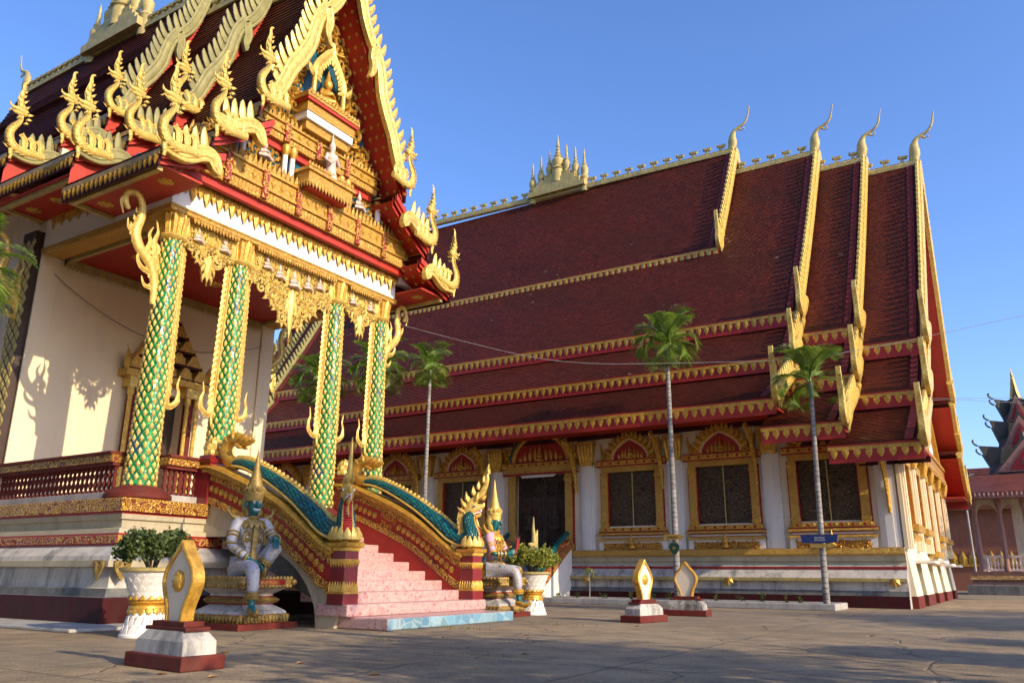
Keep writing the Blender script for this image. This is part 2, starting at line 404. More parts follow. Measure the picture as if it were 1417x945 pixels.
# ------------------------------------------------------------------ more materials
def ad0(t, co):
    w_ = nd(t, 'ShaderNodeTexNoise'); w_.inputs['Scale'].default_value = 2.5; w_.inputs['Detail'].default_value = 6; t.links.new(co, w_.inputs[0])
    q = nd(t, 'ShaderNodeVectorMath', operation='MULTIPLY_ADD'); q.inputs[1].default_value = (.5,.5,0); t.links.new(w_.outputs['Color'], q.inputs[0]); t.links.new(co, q.inputs[2]); return q.outputs[0]
def ground_mat():
    m, t, b = nt('weathered_concrete_paving'); co = coords(t)
    big = noise(t, co, .35, 7, .62); mid = noise(t, co, 2.2, 7, .7); fine = noise(t, co, 34, 6, .7)
    st = coords(t, 'Object', (.25, 1.6, 1)); streak = noise(t, st, 1.1, 7, .7)
    c = ramp(t, big, [(.3, (.24,.175,.10)), (.5, (.36,.27,.16)), (.72, (.46,.35,.21))])
    c = mixc(t, ramp(t, mid, [(.36,(.6,.6,.6)),(.56,(0,0,0))]), c, (.13,.105,.078))
    c = mixc(t, ramp(t, streak, [(.56,(0,0,0)),(.74,(.65,.65,.65))]), c, (.14,.115,.085))
    c = mixc(t, ramp(t, fine, [(.34,(.85,.85,.85)),(.52,(0,0,0))]), c, (.11,.085,.06))
    pat = voro(t, ad0(t, co), .42, 'F1', 'Color'); ps = nd(t, 'ShaderNodeSeparateColor'); t.links.new(pat, ps.inputs[0]); c = mixc(t, math_(t, 'MULTIPLY', math_(t, 'GREATER_THAN', ps.outputs[0], .72), .35), c, (.17,.14,.10))
    wp = nd(t, 'ShaderNodeTexNoise'); wp.inputs['Scale'].default_value = .8; wp.inputs['Detail'].default_value = 8; t.links.new(co, wp.inputs[0])
    ad = nd(t, 'ShaderNodeVectorMath', operation='MULTIPLY_ADD'); ad.inputs[1].default_value = (1.1,1.1,0); t.links.new(wp.outputs['Color'], ad.inputs[0]); t.links.new(co, ad.inputs[2])
    ed = voro(t, ad.outputs[0], .33, 'DISTANCE_TO_EDGE'); crack = ramp(t, ed, [(.0,(1,1,1)),(.006,(0,0,0))])
    c = mixc(t, math_(t, 'MULTIPLY', crack, .45), c, (.06,.05,.04))
    sp = nd(t, 'ShaderNodeSeparateXYZ'); t.links.new(co, sp.inputs[0])
    wob = math_(t, 'MULTIPLY', math_(t, 'SUBTRACT', noise(t, co, 1.5, 5), .5), .12)
    js = []
    for k, (o, per) in ((0, (1.3, 4.0)), (1, (.7, 3.1))):
        fr = math_(t, 'ABSOLUTE', math_(t, 'SUBTRACT', math_(t, 'FRACT', math_(t, 'DIVIDE', math_(t, 'ADD', math_(t, 'ADD', sp.outputs[k], o), wob), per)), .5))
        js.append(math_(t, 'LESS_THAN', fr, .018/per))
    j = math_(t, 'MAXIMUM', js[0], js[1]); c = mixc(t, math_(t, 'MULTIPLY', j, .55), c, (.075,.065,.05))
    spot = voro(t, co, 7.0); c = mixc(t, ramp(t, spot, [(.0,(.8,.8,.8)),(.075,(0,0,0))]), c, (.09,.08,.065))
    t.links.new(c, b.inputs['Base Color']); b.inputs['Roughness'].default_value = .85; b.inputs['Specular IOR Level'].default_value = .25
    h = math_(t, 'ADD', math_(t, 'MULTIPLY', mid, .6), math_(t, 'SUBTRACT', math_(t, 'MULTIPLY', fine, .35), math_(t, 'MAXIMUM', crack, j)))
    bump(t, b, h, .55, .03); return m
def cells(name, cols, line, scale, w=.045, rough=.3, coordk='Object', rnd=1.0):
    m, t, b = nt(name); co = coords(t, coordk); cell = voro(t, co, scale, 'F1', 'Color', rnd); ed = voro(t, co, scale, 'DISTANCE_TO_EDGE', 'Distance', rnd)
    s = nd(t, 'ShaderNodeSeparateColor'); t.links.new(cell, s.inputs[0])
    c = ramp(t, s.outputs[0], [(i/(len(cols)-1), q) for i, q in enumerate(cols)])
    c = mixc(t, ramp(t, ed, [(.0,(1,1,1)),(w,(0,0,0))]), c, line)
    c = mixc(t, math_(t, 'MULTIPLY', ramp(t, noise(t, co, 2.5, 7, .7), [(.5,(0,0,0)),(.75,(1,1,1))]), .35), c, tuple(x*.4 for x in line))
    t.links.new(c, b.inputs['Base Color']); b.inputs['Roughness'].default_value = rough
    bump(t, b, ed, .25, .01); return m
pink_tile = cells('pink_patterned_stair_tile', [(.38,.15,.155),(.50,.27,.25),(.53,.33,.29),(.42,.19,.19)], (.55,.38,.33), 17, .16)
blue_tile = cells('blue_stone_pattern_tile', [(.10,.22,.32),(.16,.32,.42),(.28,.42,.48),(.13,.25,.30)], (.36,.44,.45), 5, .05)
shutter_mat = relief('carved_dark_timber', (.19,.115,.045), (.014,.009,.007), 13, .42, .25, .9, .02, .66)
door_mat = relief('carved_brown_timber', (.085,.045,.024), (.022,.012,.008), 11, .45, .05, .9, .03, .55)
def check_mat():
    m, t, b = nt('black_and_white_patterned_tile'); uv = coords(t, 'UV'); sp = nd(t, 'ShaderNodeSeparateXYZ'); t.links.new(uv, sp.inputs[0])
    q = []
    for k in (0, 1): q.append(math_(t, 'ABSOLUTE', math_(t, 'SUBTRACT', math_(t, 'FRACT', sp.outputs[k]), .5)))
    s = math_(t, 'ADD', q[0], q[1]); ring = math_(t, 'SINE', math_(t, 'MULTIPLY', s, 19.0))
    t.links.new(ramp(t, ring, [(.45,(.02,.02,.03)),(.55,(.72,.70,.68))]), b.inputs['Base Color']); b.inputs['Roughness'].default_value = .3; return m
check = check_mat()
def leaf_mat(name, a, b_, trans=.25, rough=.5):
    m, t, b = nt(name); oi = nd(t, 'ShaderNodeNewGeometry'); co = coords(t)
    f = ramp(t, noise(t, co, 2.2, 4, .6), [(.3,(0,0,0)),(.7,(1,1,1))])
    rn = oi.outputs['Random Per Island']; c = mixc(t, math_(t, 'MULTIPLY_ADD', rn, .6, math_(t, 'MULTIPLY', f, .4)), a, b_)
    t.links.new(c, b.inputs['Base Color']); b.inputs['Roughness'].default_value = rough
    tr = nd(t, 'ShaderNodeBsdfTranslucent'); t.links.new(c, tr.inputs[0]); mx = nd(t, 'ShaderNodeMixShader'); mx.inputs[0].default_value = trans
    t.links.new(b.outputs[0], mx.inputs[1]); t.links.new(tr.outputs[0], mx.inputs[2]); t.links.new(mx.outputs[0], t.nodes['Material Output'].inputs[0]); return m
palm_leaf = leaf_mat('palm_leaflet', (.06,.14,.012), (.25,.34,.04), .38, .4)
palm_dry = leaf_mat('yellowing_palm_leaflet', (.16,.19,.035), (.28,.24,.07), .25, .5)
shrub_dark = leaf_mat('dark_shrub_leaf', (.022,.05,.012), (.12,.16,.035), .2)
shrub_lime = leaf_mat('yellow_green_shrub_leaf', (.15,.19,.02), (.34,.33,.05), .3)
tree_leaf = leaf_mat('broad_tree_leaf', (.020,.050,.012), (.055,.10,.022), .25)
bud_green = paint('green_palm_crownshaft', (.10,.16,.04), .45, 0, .25, 6, None, 20, .2)
def trunk_mat():
    m, t, b = nt('ringed_palm_bark'); co = coords(t); sp = nd(t, 'ShaderNodeSeparateXYZ'); t.links.new(co, sp.inputs[0])
    z = math_(t, 'ADD', sp.outputs[2], math_(t, 'MULTIPLY', noise(t, co, 5, 4), .06)); fr = math_(t, 'FRACT', math_(t, 'MULTIPLY', z, 7.5))
    ring = ramp(t, fr, [(.0,(1,1,1)),(.16,(0,0,0)),(.9,(0,0,0)),(1,(1,1,1))])
    c = ramp(t, noise(t, co, 4, 7, .7), [(.35,(.17,.155,.14)),(.6,(.33,.31,.28)),(.75,(.46,.43,.39))]); c = mixc(t, math_(t, 'MULTIPLY', ring, .8), c, (.07,.06,.05))
    t.links.new(c, b.inputs['Base Color']); b.inputs['Roughness'].default_value = .85; bump(t, b, math_(t, 'SUBTRACT', noise(t, co, 18, 5), ring), .5, .02); return m
palm_bark = trunk_mat()
tree_bark = paint('tree_bark', (.10,.075,.05), .9, 0, .35, 4, None, 14, .6, .03)
def rib_mat(name, col, lo, scale):
    m, t, b = nt(name); uv = coords(t, 'UV'); sp = nd(t, 'ShaderNodeSeparateXYZ'); t.links.new(uv, sp.inputs[0])
    h = math_(t, 'SINE', math_(t, 'MULTIPLY', sp.outputs[0], scale)); c = mixc(t, ramp(t, h, [(.1,(1,1,1)),(.4,(0,0,0))]), col, lo)
    t.links.new(c, b.inputs['Base Color']); b.inputs['Roughness'].default_value = .6; bump(t, b, h, .5, .01); return m
def dots(name, base, dot, scale, r0):
    m, t, b = nt(name); co = coords(t); d = voro(t, co, scale, 'F1', 'Distance', .35); f = ramp(t, d, [(r0,(1,1,1)),(r0+.06,(0,0,0))])
    c = ramp(t, noise(t, co, 6, 5), [(.3,tuple(x*.85 for x in base)),(.7,base)]); t.links.new(mixc(t, f, c, dot), b.inputs['Base Color']); b.inputs['Roughness'].default_value = .5; bump(t, b, f, .4, .006); return m
white_cloth = dots('white_costume_with_gold_studs', (.40,.40,.43), (.36,.23,.05), 17, .24)

# ------------------------------------------------------------------ camera, sky, sun
F_PX, PITCH, YAW, ROLL, CAM_H = 1110.0, math.radians(16.1535), math.radians(31.8620), math.radians(.4106), .8
fw = V((-math.sin(YAW)*math.cos(PITCH), math.cos(YAW)*math.cos(PITCH), math.sin(PITCH)))
r0 = V((math.cos(YAW), math.sin(YAW), 0)); u0 = r0.cross(fw)
rr = r0*math.cos(ROLL) + u0*math.sin(ROLL); uu = -r0*math.sin(ROLL) + u0*math.cos(ROLL)
cam = bpy.data.cameras.new('camera'); co_ = bpy.data.objects.new('camera', cam); COL.objects.link(co_)
cam.sensor_fit = 'HORIZONTAL'; cam.sensor_width = 36; cam.lens = F_PX/1417*36; cam.clip_start = .05; cam.clip_end = 3000
co_.matrix_world = Matrix(((rr.x, uu.x, -fw.x, 0), (rr.y, uu.y, -fw.y, 0), (rr.z, uu.z, -fw.z, CAM_H), (0,0,0,1)))
sc.camera = co_
SUN_EL, SUN_AZ = math.radians(25.5), math.radians(-7)          # azimuth from +X towards +Y
sd = V((math.cos(SUN_EL)*math.cos(SUN_AZ), math.cos(SUN_EL)*math.sin(SUN_AZ), math.sin(SUN_EL)))
sl = bpy.data.lights.new('sun', 'SUN'); sl.energy = 3.25; sl.angle = math.radians(.53); sl.color = (1, .82, .56)
so = bpy.data.objects.new('sun', sl); COL.objects.link(so); so.rotation_euler = sd.to_track_quat('Z', 'Y').to_euler()
w = bpy.data.worlds.new('World'); sc.world = w; w.use_nodes = True; wt = w.node_tree
sky = wt.nodes.new('ShaderNodeTexSky'); sky.sky_type = 'NISHITA'; sky.sun_disc = False
sky.sun_elevation = SUN_EL; sky.sun_rotation = PI/2 - SUN_AZ; sky.air_density = 1.0; sky.dust_density = 1.3; sky.ozone_density = 4.0; sky.altitude = 100
hs = wt.nodes.new('ShaderNodeHueSaturation'); hs.inputs['Saturation'].default_value = 1.08; wt.links.new(sky.outputs[0], hs.inputs['Color']); tn = wt.nodes.new('ShaderNodeMix'); tn.data_type = 'RGBA'; tn.blend_type = 'MULTIPLY'; tn.inputs[0].default_value = 1; tn.inputs[7].default_value = (1.06, 1.05, 1.24, 1); wt.links.new(hs.outputs[0], tn.inputs[6]); wt.links.new(tn.outputs[2], wt.nodes['Background'].inputs[0]); wt.nodes['Background'].inputs[1].default_value = .15
sc.view_settings.view_transform = 'Standard'; sc.view_settings.look = 'None'; sc.view_settings.exposure = .75; sc.view_settings.gamma = 1
sc.view_settings.use_curve_mapping = False
sc.cycles.max_bounces = 5; sc.cycles.diffuse_bounces = 2; sc.cycles.transmission_bounces = 2; sc.cycles.use_adaptive_sampling = True; sc.cycles.adaptive_threshold = .03; sc.cycles.use_denoising = True

# ------------------------------------------------------------------ ground
g = MB(); S = 900; 
xs = [-S, -60, -20, 0, 20, 60, S]; ys = [-S, -60, 0, 20, 40, 80, S]
for i in range(6):
    for j in range(6):
        g.add([(xs[i],ys[j],0),(xs[i+1],ys[j],0),(xs[i+1],ys[j+1],0),(xs[i],ys[j+1],0)], [(0,1,2,3)])
mk('ground', g, ground_mat(), kind='structure')
# ------------------------------------------------------------------ shared builders
SEC_BOARD = [(-1,0),(-1,-1),(1,-1),(1,0),(.86,.10),(.62,.10),(.5,.02),(.34,.16),(-.34,.16),(-.5,.02),(-.62,.10),(-.86,.10)]
def resamp(pts, n):                           # even steps along a 2D polyline
    L = [0.0]
    for a, b in zip(pts[:-1], pts[1:]): L.append(L[-1]+math.dist(a, b))
    out = []; k = 0
    for i in range(n+1):
        d = L[-1]*i/n
        while k < len(L)-2 and L[k+1] < d: k += 1
        t = (d-L[k])/max(1e-9, L[k+1]-L[k]); out.append(tuple(lerp(a, b, t) for a, b in zip(pts[k], pts[k+1])))
    return out, L[-1]
def tile_slope(mb, xa, xb, prof, row=.13, tw=.12, lift=.028, thick=.16, mi=0, mu=1, axis='x', jag=0.0):
    """one roof slope: prof is [(y, z)] from the top to the eave, xa/xb are the ends (numbers or functions of y, z); real steps at every course"""
    L = sum(math.dist(a, b) for a, b in zip(prof[:-1], prof[1:])); n = max(2, round(L/row)); P, _ = resamp(prof, n)
    fa = xa if callable(xa) else (lambda y, z: xa); fb = xb if callable(xb) else (lambda y, z: xb)
    def pt(x, y, z): return (x, y, z) if axis == 'x' else (y, x, z)
    for i in range(n):
        (y0, z0), (y1, z1) = P[i], P[i+1]; dx, dz = y1-y0, z1-z0; l = math.hypot(dx, dz)
        nx, nz = (-dz/l, dx/l) if dx > 0 else (dz/l, -dx/l)
        if nz < 0: nx, nz = -nx, -nz
        yl, zl = y1+nx*lift, z1+nz*lift
        a0, b0, a1, b1 = fa(y0,z0), fb(y0,z0), fa(y1,z1), fb(y1,z1)
        u0, u1 = a0/tw, b0/tw
        q = [pt(a0,y0,z0), pt(b0,y0,z0), pt(b1,yl,zl), pt(a1,yl,zl)]
        mb.add(q, [(0,1,2,3)], mi, [[(u0,i+.001),(u1,i+.001),(u1,i+.97),(u0,i+.97)]])
        mb.add([pt(a1,yl,zl), pt(b1,yl,zl), pt(b1,y1,z1), pt(a1,y1,z1)], [(0,1,2,3)], mi, [[(u0,i+.97),(u1,i+.97),(u1,i+.999),(u0,i+.999)]])
    if thick:
        m = max(2, n//4); Q, _ = resamp(prof, m); low = []
        for (y, z) in Q: low.append((y, z-thick))
        for i in range(m):
            (y0, z0), (y1, z1) = low[i], low[i+1]
            mb.add([pt(fa(*Q[i]),y0,z0), pt(fb(*Q[i]),y0,z0), pt(fb(*Q[i+1]),y1,z1), pt(fa(*Q[i+1]),y1,z1)], [(0,3,2,1)], mu)
            for f in (fa, fb):
                mb.add([pt(f(*Q[i]),*Q[i]), pt(f(*Q[i+1]),*Q[i+1]), pt(f(*Q[i+1]),y1,z1), pt(f(*Q[i]),y0,z0)], [(0,1,2,3)], mu)
        y, z = Q[-1]; mb.add([pt(fa(y,z),y,z-.001), pt(fb(y,z),y,z-.001), pt(fb(y,z),y,z-thick), pt(fa(y,z),y,z-thick)], [(0,1,2,3)], mu)
def concave(o0, z0, o1, z1, sag=.06, n=14):
    out = []
    for i in range(n+1):
        t = i/n; out.append((lerp(o0,o1,t), lerp(z0,z1,t) - sag*(z0-z1)*4*t*(1-t)*.5)); 
    return out

def naga_finial_mesh(sgn, scale=1.0, name='naga_finial'):
    """gilded roof-end naga: body runs in from +u, breast bulges out, neck rises to a toothed head with a hooked crest"""
    mb = MB(); k = scale; fr = Fr((0,0,0), (0,sgn,0), (0,0,1)); N = V((1,0,0))
    def P(u, v, x=0): return V((x*k, sgn*u*k, v*k))
    body = cr([(-.66,.04),(-.42,.02),(-.2,-.02),(.0,.03),(.1,.16),(.12,.33),(.06,.48),(-.02,.61),(-.06,.75),(-.05,.88)], 5)
    nb = len(body); rad = [lerp(.10,.13,math.sin(PI*min(1,i/(nb-1)*1.3))) - .075*(i/(nb-1))**1.5 for i in range(nb)]
    rad = [r*.9 for r in rad]
    mb.tube([P(u,v) for u,v in body], [r*k for r in rad], 10, 0, .65, up=(1,0,0))
    for i in range(10, nb-4, 2):              # belly plates
        u, v = body[i]; a, b = body[i+1]; t = V((0,(a-u)*sgn,b-v)).normalized(); out = N.cross(t)*(-sgn)
        if out.y*sgn < 0: out = -out
        c = P(u,v)+out*(rad[i]*k*.82)
        mb.blade([c-t*.05*k, c+out*.015*k, c+t*.06*k+out*.03*k], [.05*k,.065*k,.03*k], out, .35, .01)
    mb.tube([P(-.14,.86),P(-.04,.92),P(.06,.95),P(.16,.94),P(.23,.98),P(.25,1.05)], [.055*k,.075*k,.065*k,.04*k,.025*k,.006*k], 8, 0, .75, up=(1,0,0))
    mb.tube([P(-.06,.86),P(.04,.85),P(.13,.85),P(.19,.88)], [.055*k,.05*k,.032*k,.008*k], 8, 0, .75, up=(1,0,0))
    crest = cr([(-.1,.9),(-.0,1.05),(.04,1.18),(.03,1.32),(.01,1.45),(.02,1.56),(.0,1.63),(-.05,1.66)], 5)
    mb.tube([P(u,v) for u,v in crest], [lerp(.105,.014,(i/(len(crest)-1))**.75)*k for i in range(len(crest))], 8, 0, .4, up=(1,0,0))
    for i, (u, v, a, L, w) in enumerate([(.02,1.0,.9,.15,.04),(.06,1.1,1.1,.15,.04),(.05,1.22,1.25,.13,.035),(-.08,1.0,2.2,.2,.045),(-.03,1.12,2.1,.19,.045),(-.0,1.24,2.0,.17,.04),(-.01,1.36,1.95,.13,.03),
                                       (-.14,.86,2.6,.22,.05),(-.15,.76,2.8,.17,.045),(-.12,.66,2.9,.13,.04),(.2,.86,-.5,.1,.025),(.0,.78,-.9,.13,.04)]):
        for sd in (.03, -.03):
            f2 = Fr(P(0,0,sd), (0,sgn,0), (0,0,1))
            leafm(mb, f2, u*k, v*k, a, L*k*.68, w*k*.72, .5 if a > 1.6 else -.4, .8, 0, 5)
    mb.tube([P(.02,.02),P(.05,-.1),P(.03,-.2),P(.04,-.3)], [.07*k,.05*k,.04*k,.03*k], 8, 0, .7, up=(1,0,0))
    leafm(mb, fr, .06*k, -.02*k, .1, .18*k, .04*k, .8, .8, .03*k)
    for i, u in enumerate((-.22,-.4,-.58)):
        pts = [P(u,.08),P(u+.01,.2),P(u+.03,.3),P(u+.1,.36),P(u+.16,.33)]
        for sd in (1,-1): mb.strip(pts, [.05*k,.075*k,.07*k,.06*k,.01], V((sd,0,0)), [(-1,0),(-1,-.01),(1,-.01),(1,0),(0,.5)], 0)
    me = mk(name, mb, [gold_incised], None, 50)
    mesh = me.data; bpy.data.objects.remove(me); return mesh
NF = {s: naga_finial_mesh(s) for s in (-1, 1)}

def board(mb, pts, x, w, th=.12, sgn=1, tail=None):
    P = [V((x, p[0], p[1])) for p in pts]
    mb.strip(P, w, V((1,0,0)), SEC_BOARD, 0, th)
def roof_section(hall, name, xs, yc, tiers, dz, x0, x1, lean, sides=(-1,1), fins=True, row=.13, tw=.12, boards='both', bw=.19, fl=(.34,.075,.25), fk=1.0, ridge_z=None, humps=True, studs=True, fasc=.33, tip_only=False, back=False):
    """a tier of stepped gable roof: tile slopes, gilded boards with flames, naga ends, fascia with lotus petals"""
    part = None; mb = MB()
    for s in sides:
        for t in tiers:
            prof = [(yc+s*o, z+dz) for o, z in t['prof']]
            tile_slope(mb, x0, x1, prof, row, tw, thick=.14)
    part = mk(name, mb, [roof_tile, red_orange], hall, 25)
    for s in sides:
        fb = MB()
        for k, t in enumerate(tiers):
            o, z = t['prof'][-1]; y = yc+s*(o+.015); z += dz
            fb.box(x0+.03, x1-.03, y-.02, y+.02, z-fasc-.02, z-.03, 1)
            fb.box(x0+.02, x1-.02, y-.035, y+.035, z-.16, z-.06, 0)
            n = max(3, int((x1-x0)/.14)); teeth(fb, (x0+.05,y+s*.022,z-.15), (x1-.05,y+s*.022,z-.15), (0,0,-1), (0,s,0), fasc*.55, n, None, .45, 0)
        mk('eave_fascia', fb, [gold, maroon], part, 40)  # dark maroon board: the eave's shade is put into its colour
    return part
# ================================================================== THE NEAR HALL (gable porch, mirror columns)
YC = 11.15; FZ = 1.93
hall = thing('temple_hall', (-18, YC, 0), 'tall gilded temple hall with a gabled porch on green mirror-mosaic columns, at the left', 'temple')
cx = (-12.05-31)/2; hx = (31-12.05)/2; hy = 3.4
terracotta = paint('terracotta_floor_tile', (.42,.19,.09), .4, 0, .15, 4, (.2,.1,.06), 20, .1)
pd = MB()
prof = [(0,.31,0),(.42,.31,1),(.43,.26,1),(.55,.24,2),(.56,.19,2),(.86,.17,3),(.865,.31,3),(.955,.31,4),(.96,.28,5),(1.03,.26,5),(1.19,.05,6),(1.215,.05,6),(1.22,.09,7),(1.34,.09,7),(1.35,.03,6),(1.38,.03,3),(1.45,.02,3),(1.47,-.06,3),(1.58,-.05,3),(1.6,-.01,3),(1.68,.0,6),(1.715,.0,6),(1.72,.06,8),(1.90,.06,8),(1.93,.05,9)]
pd.stack(cx, YC, [(z, hx+o, hy+o, m) for z, o, m in prof])
mk('podium', pd, [maroon, base_grey, moss_white, cream, gold_aged, moss_white, red, gold_red, gold_rel, terracotta], hall)
ap = MB(); ap.box(-31, -11.0, 6.55, 15.6, .002, .05)
mk('concrete_apron', ap, stone_grey, hall, bevel=.015)
# antefix leaves on the ledge
af = MB()
def antefix(fr):
    af = MB(); o = cr([(0,.06),(.11,.06),(.14,.02),(.12,-.07),(.07,-.15),(0,-.24)],4); af.prism(o+[(-u,v) for u,v in reversed(o[1:-1])][0:-1], fr, .03)
    for s in (-1,1): spiral(af, fr, s*.06, .0, .05, 0, 1.3, s, .022, .8, .03)
    leafm(af, fr, 0, .03, -PI/2, .22, .06, 0, .6, .03)
    mk('antefix', af, old_gold, hall, 40)
antefix(Fr((-11.95,7.43,.90),(1,0,0),(0,0,1))); antefix(Fr((-11.73,7.66,.90),(0,1,0),(0,0,1)))

# floor, walls
wl = MB()
XB = -16.5
def wall_x(mb, x, y0, y1, z0, z1, holes, th, mi=0):                 # wall of constant x with rectangular holes
    ys = sorted({y0, y1, *[h[0] for h in holes], *[h[1] for h in holes]})
    for a, b in zip(ys[:-1], ys[1:]):
        hs = sorted([(h[2], h[3]) for h in holes if h[0] <= a and h[1] >= b]); z = z0
        for lo, hi in hs:
            if lo > z: mb.box(x-th, x, a, b, z, lo, mi)
            z = hi
        if z1 > z: mb.box(x-th, x, a, b, z, z1, mi)
def wall_y(mb, y, x0, x1, z0, z1, holes, th, mi=0):
    xs_ = sorted({x0, x1, *[h[0] for h in holes], *[h[1] for h in holes]})
    for a, b in zip(xs_[:-1], xs_[1:]):
        hs = sorted([(h[2], h[3]) for h in holes if h[0] <= a and h[1] >= b]); z = z0
        for lo, hi in hs:
            if lo > z: mb.box(a, b, y, y+th, z, lo, mi)
            z = hi
        if z1 > z: mb.box(a, b, y, y+th, z, z1, mi)
wall_x(wl, XB, 8.05, 14.25, FZ, 9.6, [(10.55, 11.75, FZ, 4.75)], .3)
mk('front_wall', wl, white_lit, hall)
for y0, y1 in ((8.01,8.42),(13.88,14.29)):
    pl = MB(); pl.box(XB, XB+.05, y0, y1, FZ, 7.15); mk('wall_pilaster', pl, white_lit, hall, bevel=.008)
sw = MB(); sw.box(-26, XB-.3, 8.05, 8.35, FZ, 9.6); sw.box(-26, XB-.3, 13.95, 14.25, FZ, 9.6); sw.box(-26, -25.7, 8.35, 13.95, FZ, 9.6)
mk('side_wall', sw, white, hall)
# corner pilasters with mirror scales on the side wall
for x in (-16.78, -20.6):
    q = MB(); q.box(x-.24, x+.24, 7.86, 8.05, FZ, 7.6); o = mk('side_pilaster', q, dark_in, hall)
    d_ = MB(); fr = Fr((x,7.86,FZ),(1,0,0),(0,0,1)); i = 0; zz = .15
    while zz < 5.5:
        for u in ((-.12,.12) if i % 2 else (-.22,0,.22)): dia(d_, fr, u, zz, .085, .11, .02)
        zz += .125; i += 1
    mk('pilaster_scale', d_, gold_aged, o)
# door
dr = MB(); dr.box(XB-.22, XB-.2, 10.55, 11.15, FZ, 4.75); do = mk('door', MB(), gold_fine, hall) if False else None
door = mk('door', dr, gold_fine, hall)
d2 = MB(); d2.box(XB-.26, XB-.23, 11.15, 11.75, FZ, 4.75); mk('door_leaf', d2, dark_in, door)
df = MB()
for y in (10.42, 11.88):
    df.box(XB, XB+.14, y-.09, y+.09, FZ, 4.75, 1); df.lathe((XB+.2, y-.13, FZ), [(.05,0),(.05,2.6),(.08,2.65),(.08,2.8)], 10, 0); df.lathe((XB+.2, y+.13, FZ), [(.05,0),(.05,2.6),(.08,2.65),(.08,2.8)], 10, 0)
    df.box(XB, XB+.3, y-.24, y+.24, 4.72, 4.95, 0)
mk('door_frame', df, [gold_pale, brick_red], hall, 40)
dp = MB(); dp.box(XB, XB+.34, 10.05, 12.25, 4.95, 5.1, 0); fr = Fr((XB+.03, 11.15, 5.1), (0,1,0), (0,0,1))
for r in range(5):
    n = 5-r; 
    for i in range(n):
        u = (i-(n-1)/2)*.42; z = r*.33; dp.prism([(u-.19,z),(u+.19,z),(u+.17,z+.12),(u,z+.42),(u-.17,z+.12)], fr, .24-.03*r, 0)
        dp.box(XB+.02, XB+.32-.03*r, 11.15+u-.2, 11.15+u+.2, 5.1+z-.02, 5.1+z+.04, 1)
dp.lathe((XB+.12, 11.15, 6.7), [(.1,0),(.06,.2),(.08,.25),(.03,.4),(.005,.7)], 8, 0)
for s in (-1,1): leafm(dp, Fr((XB+.2,11.15,5.1),(0,1,0),(0,0,1)), s*1.05, .0, PI/2, .55, .12, -s*.5, .8, .05)
mk('door_pediment', dp, [gold, maroon], hall, 40)
# ------------- columns
CYS = (8.28, 9.80, 12.50, 14.02); CXX = -12.5
def column_mesh():
    sh = MB(); n = 24; H = 4.72; rows = 30; R = lambda z: lerp(.262,.175,(z/H)**.85)
    for i in range(rows):
        za, zb = H*i/rows, H*(i+1)/rows
        for k in range(n):
            a, b = 2*PI*k/n, 2*PI*(k+1)/n
            q = [(R(z)*math.cos(t), R(z)*math.sin(t), z) for t, z in ((a,za),(b,za),(b,zb),(a,zb))]
            sh.add(q, [(0,1,2,3)], 0, [[(k/n*5,za*3),((k+1)/n*5,za*3),((k+1)/n*5,zb*3),(k/n*5,zb*3)]])
    dm = MB(); nr = 44; nc = 11; dz = H/nr
    for i in range(nr):
        z = (i+.5)*dz
        for k in range(nc):
            t = 2*PI*(k+.5*(i % 2))/nc; r = R(z); hw = r*2*PI/nc*.31; hh = dz*.68
            up = V((0,0,1)); tn = V((-math.sin(t), math.cos(t), 0)); rd = V((math.cos(t), math.sin(t), 0)); c = rd*(r-.004)+up*z
            o = [c-tn*hw, c-up*hh, c+tn*hw, c+up*hh]; i2 = [c+rd*.016-tn*hw*.72, c+rd*.016-up*hh*.72, c+rd*.016+tn*hw*.72, c+rd*.016+up*hh*.72]; top = c+rd*.032
            m_ = [c+rd*.018-(tn+up)*0+(-tn*hw*.36-up*hh*.36)*1.25, c+rd*.018+(tn*hw*.36-up*hh*.36)*1.25, c+rd*.018+(tn*hw*.36+up*hh*.36)*1.25, c+rd*.018+(-tn*hw*.36+up*hh*.36)*1.25]
            out8 = [o[0], (o[0]+o[1])*.5+(o[0]+o[1]-2*c)*.06, o[1], (o[1]+o[2])*.5+(o[1]+o[2]-2*c)*.06, o[2], (o[2]+o[3])*.5+(o[2]+o[3]-2*c)*.06, o[3], (o[3]+o[0])*.5+(o[3]+o[0]-2*c)*.06]
            in8 = [c+(p-c)*.7+rd*.018 for p in out8]
            dm.add(out8+in8+[top], [(j,(j+1)%8,8+(j+1)%8,8+j) for j in range(8)]+[(8+j,8+(j+1)%8,16) for j in range(8)])
    cap = MB()
    cap.lathe((0,0,H-.06), [(.18,0),(.23,.03),(.25,.07),(.23,.11),(.19,.13)], 20, 1)
    for i in range(10):
        t = 2*PI*i/10; rd = V((math.cos(t), math.sin(t), 0)); 
        cap.blade([V((0,0,H+.04))+rd*.19, V((0,0,H+.2))+rd*.2, V((0,0,H+.36))+rd*.235, V((0,0,H+.46))+rd*.25], [.055,.065,.06,.02], rd, .6, .02, 0)
        t += PI/10; rd = V((math.cos(t), math.sin(t), 0))
        cap.blade([V((0,0,H+.04))+rd*.18, V((0,0,H+.3))+rd*.2, V((0,0,H+.48))+rd*.23], [.045,.055,.04], rd, .6, .02, 0)
    cap.lathe((0,0,H+.05), [(.17,0),(.18,.3),(.23,.45)], 16, 0); cap.frustum(0, 0, H+.45, H+.54, .25, .25, .25, .25, 0)
    return sh, dm, cap
sh, dm, cap = column_mesh()
def tmp_mesh(name, mb, mats, smooth=None):
    o = mk(name, mb, mats, None, smooth); m = o.data; bpy.data.objects.remove(o); return m
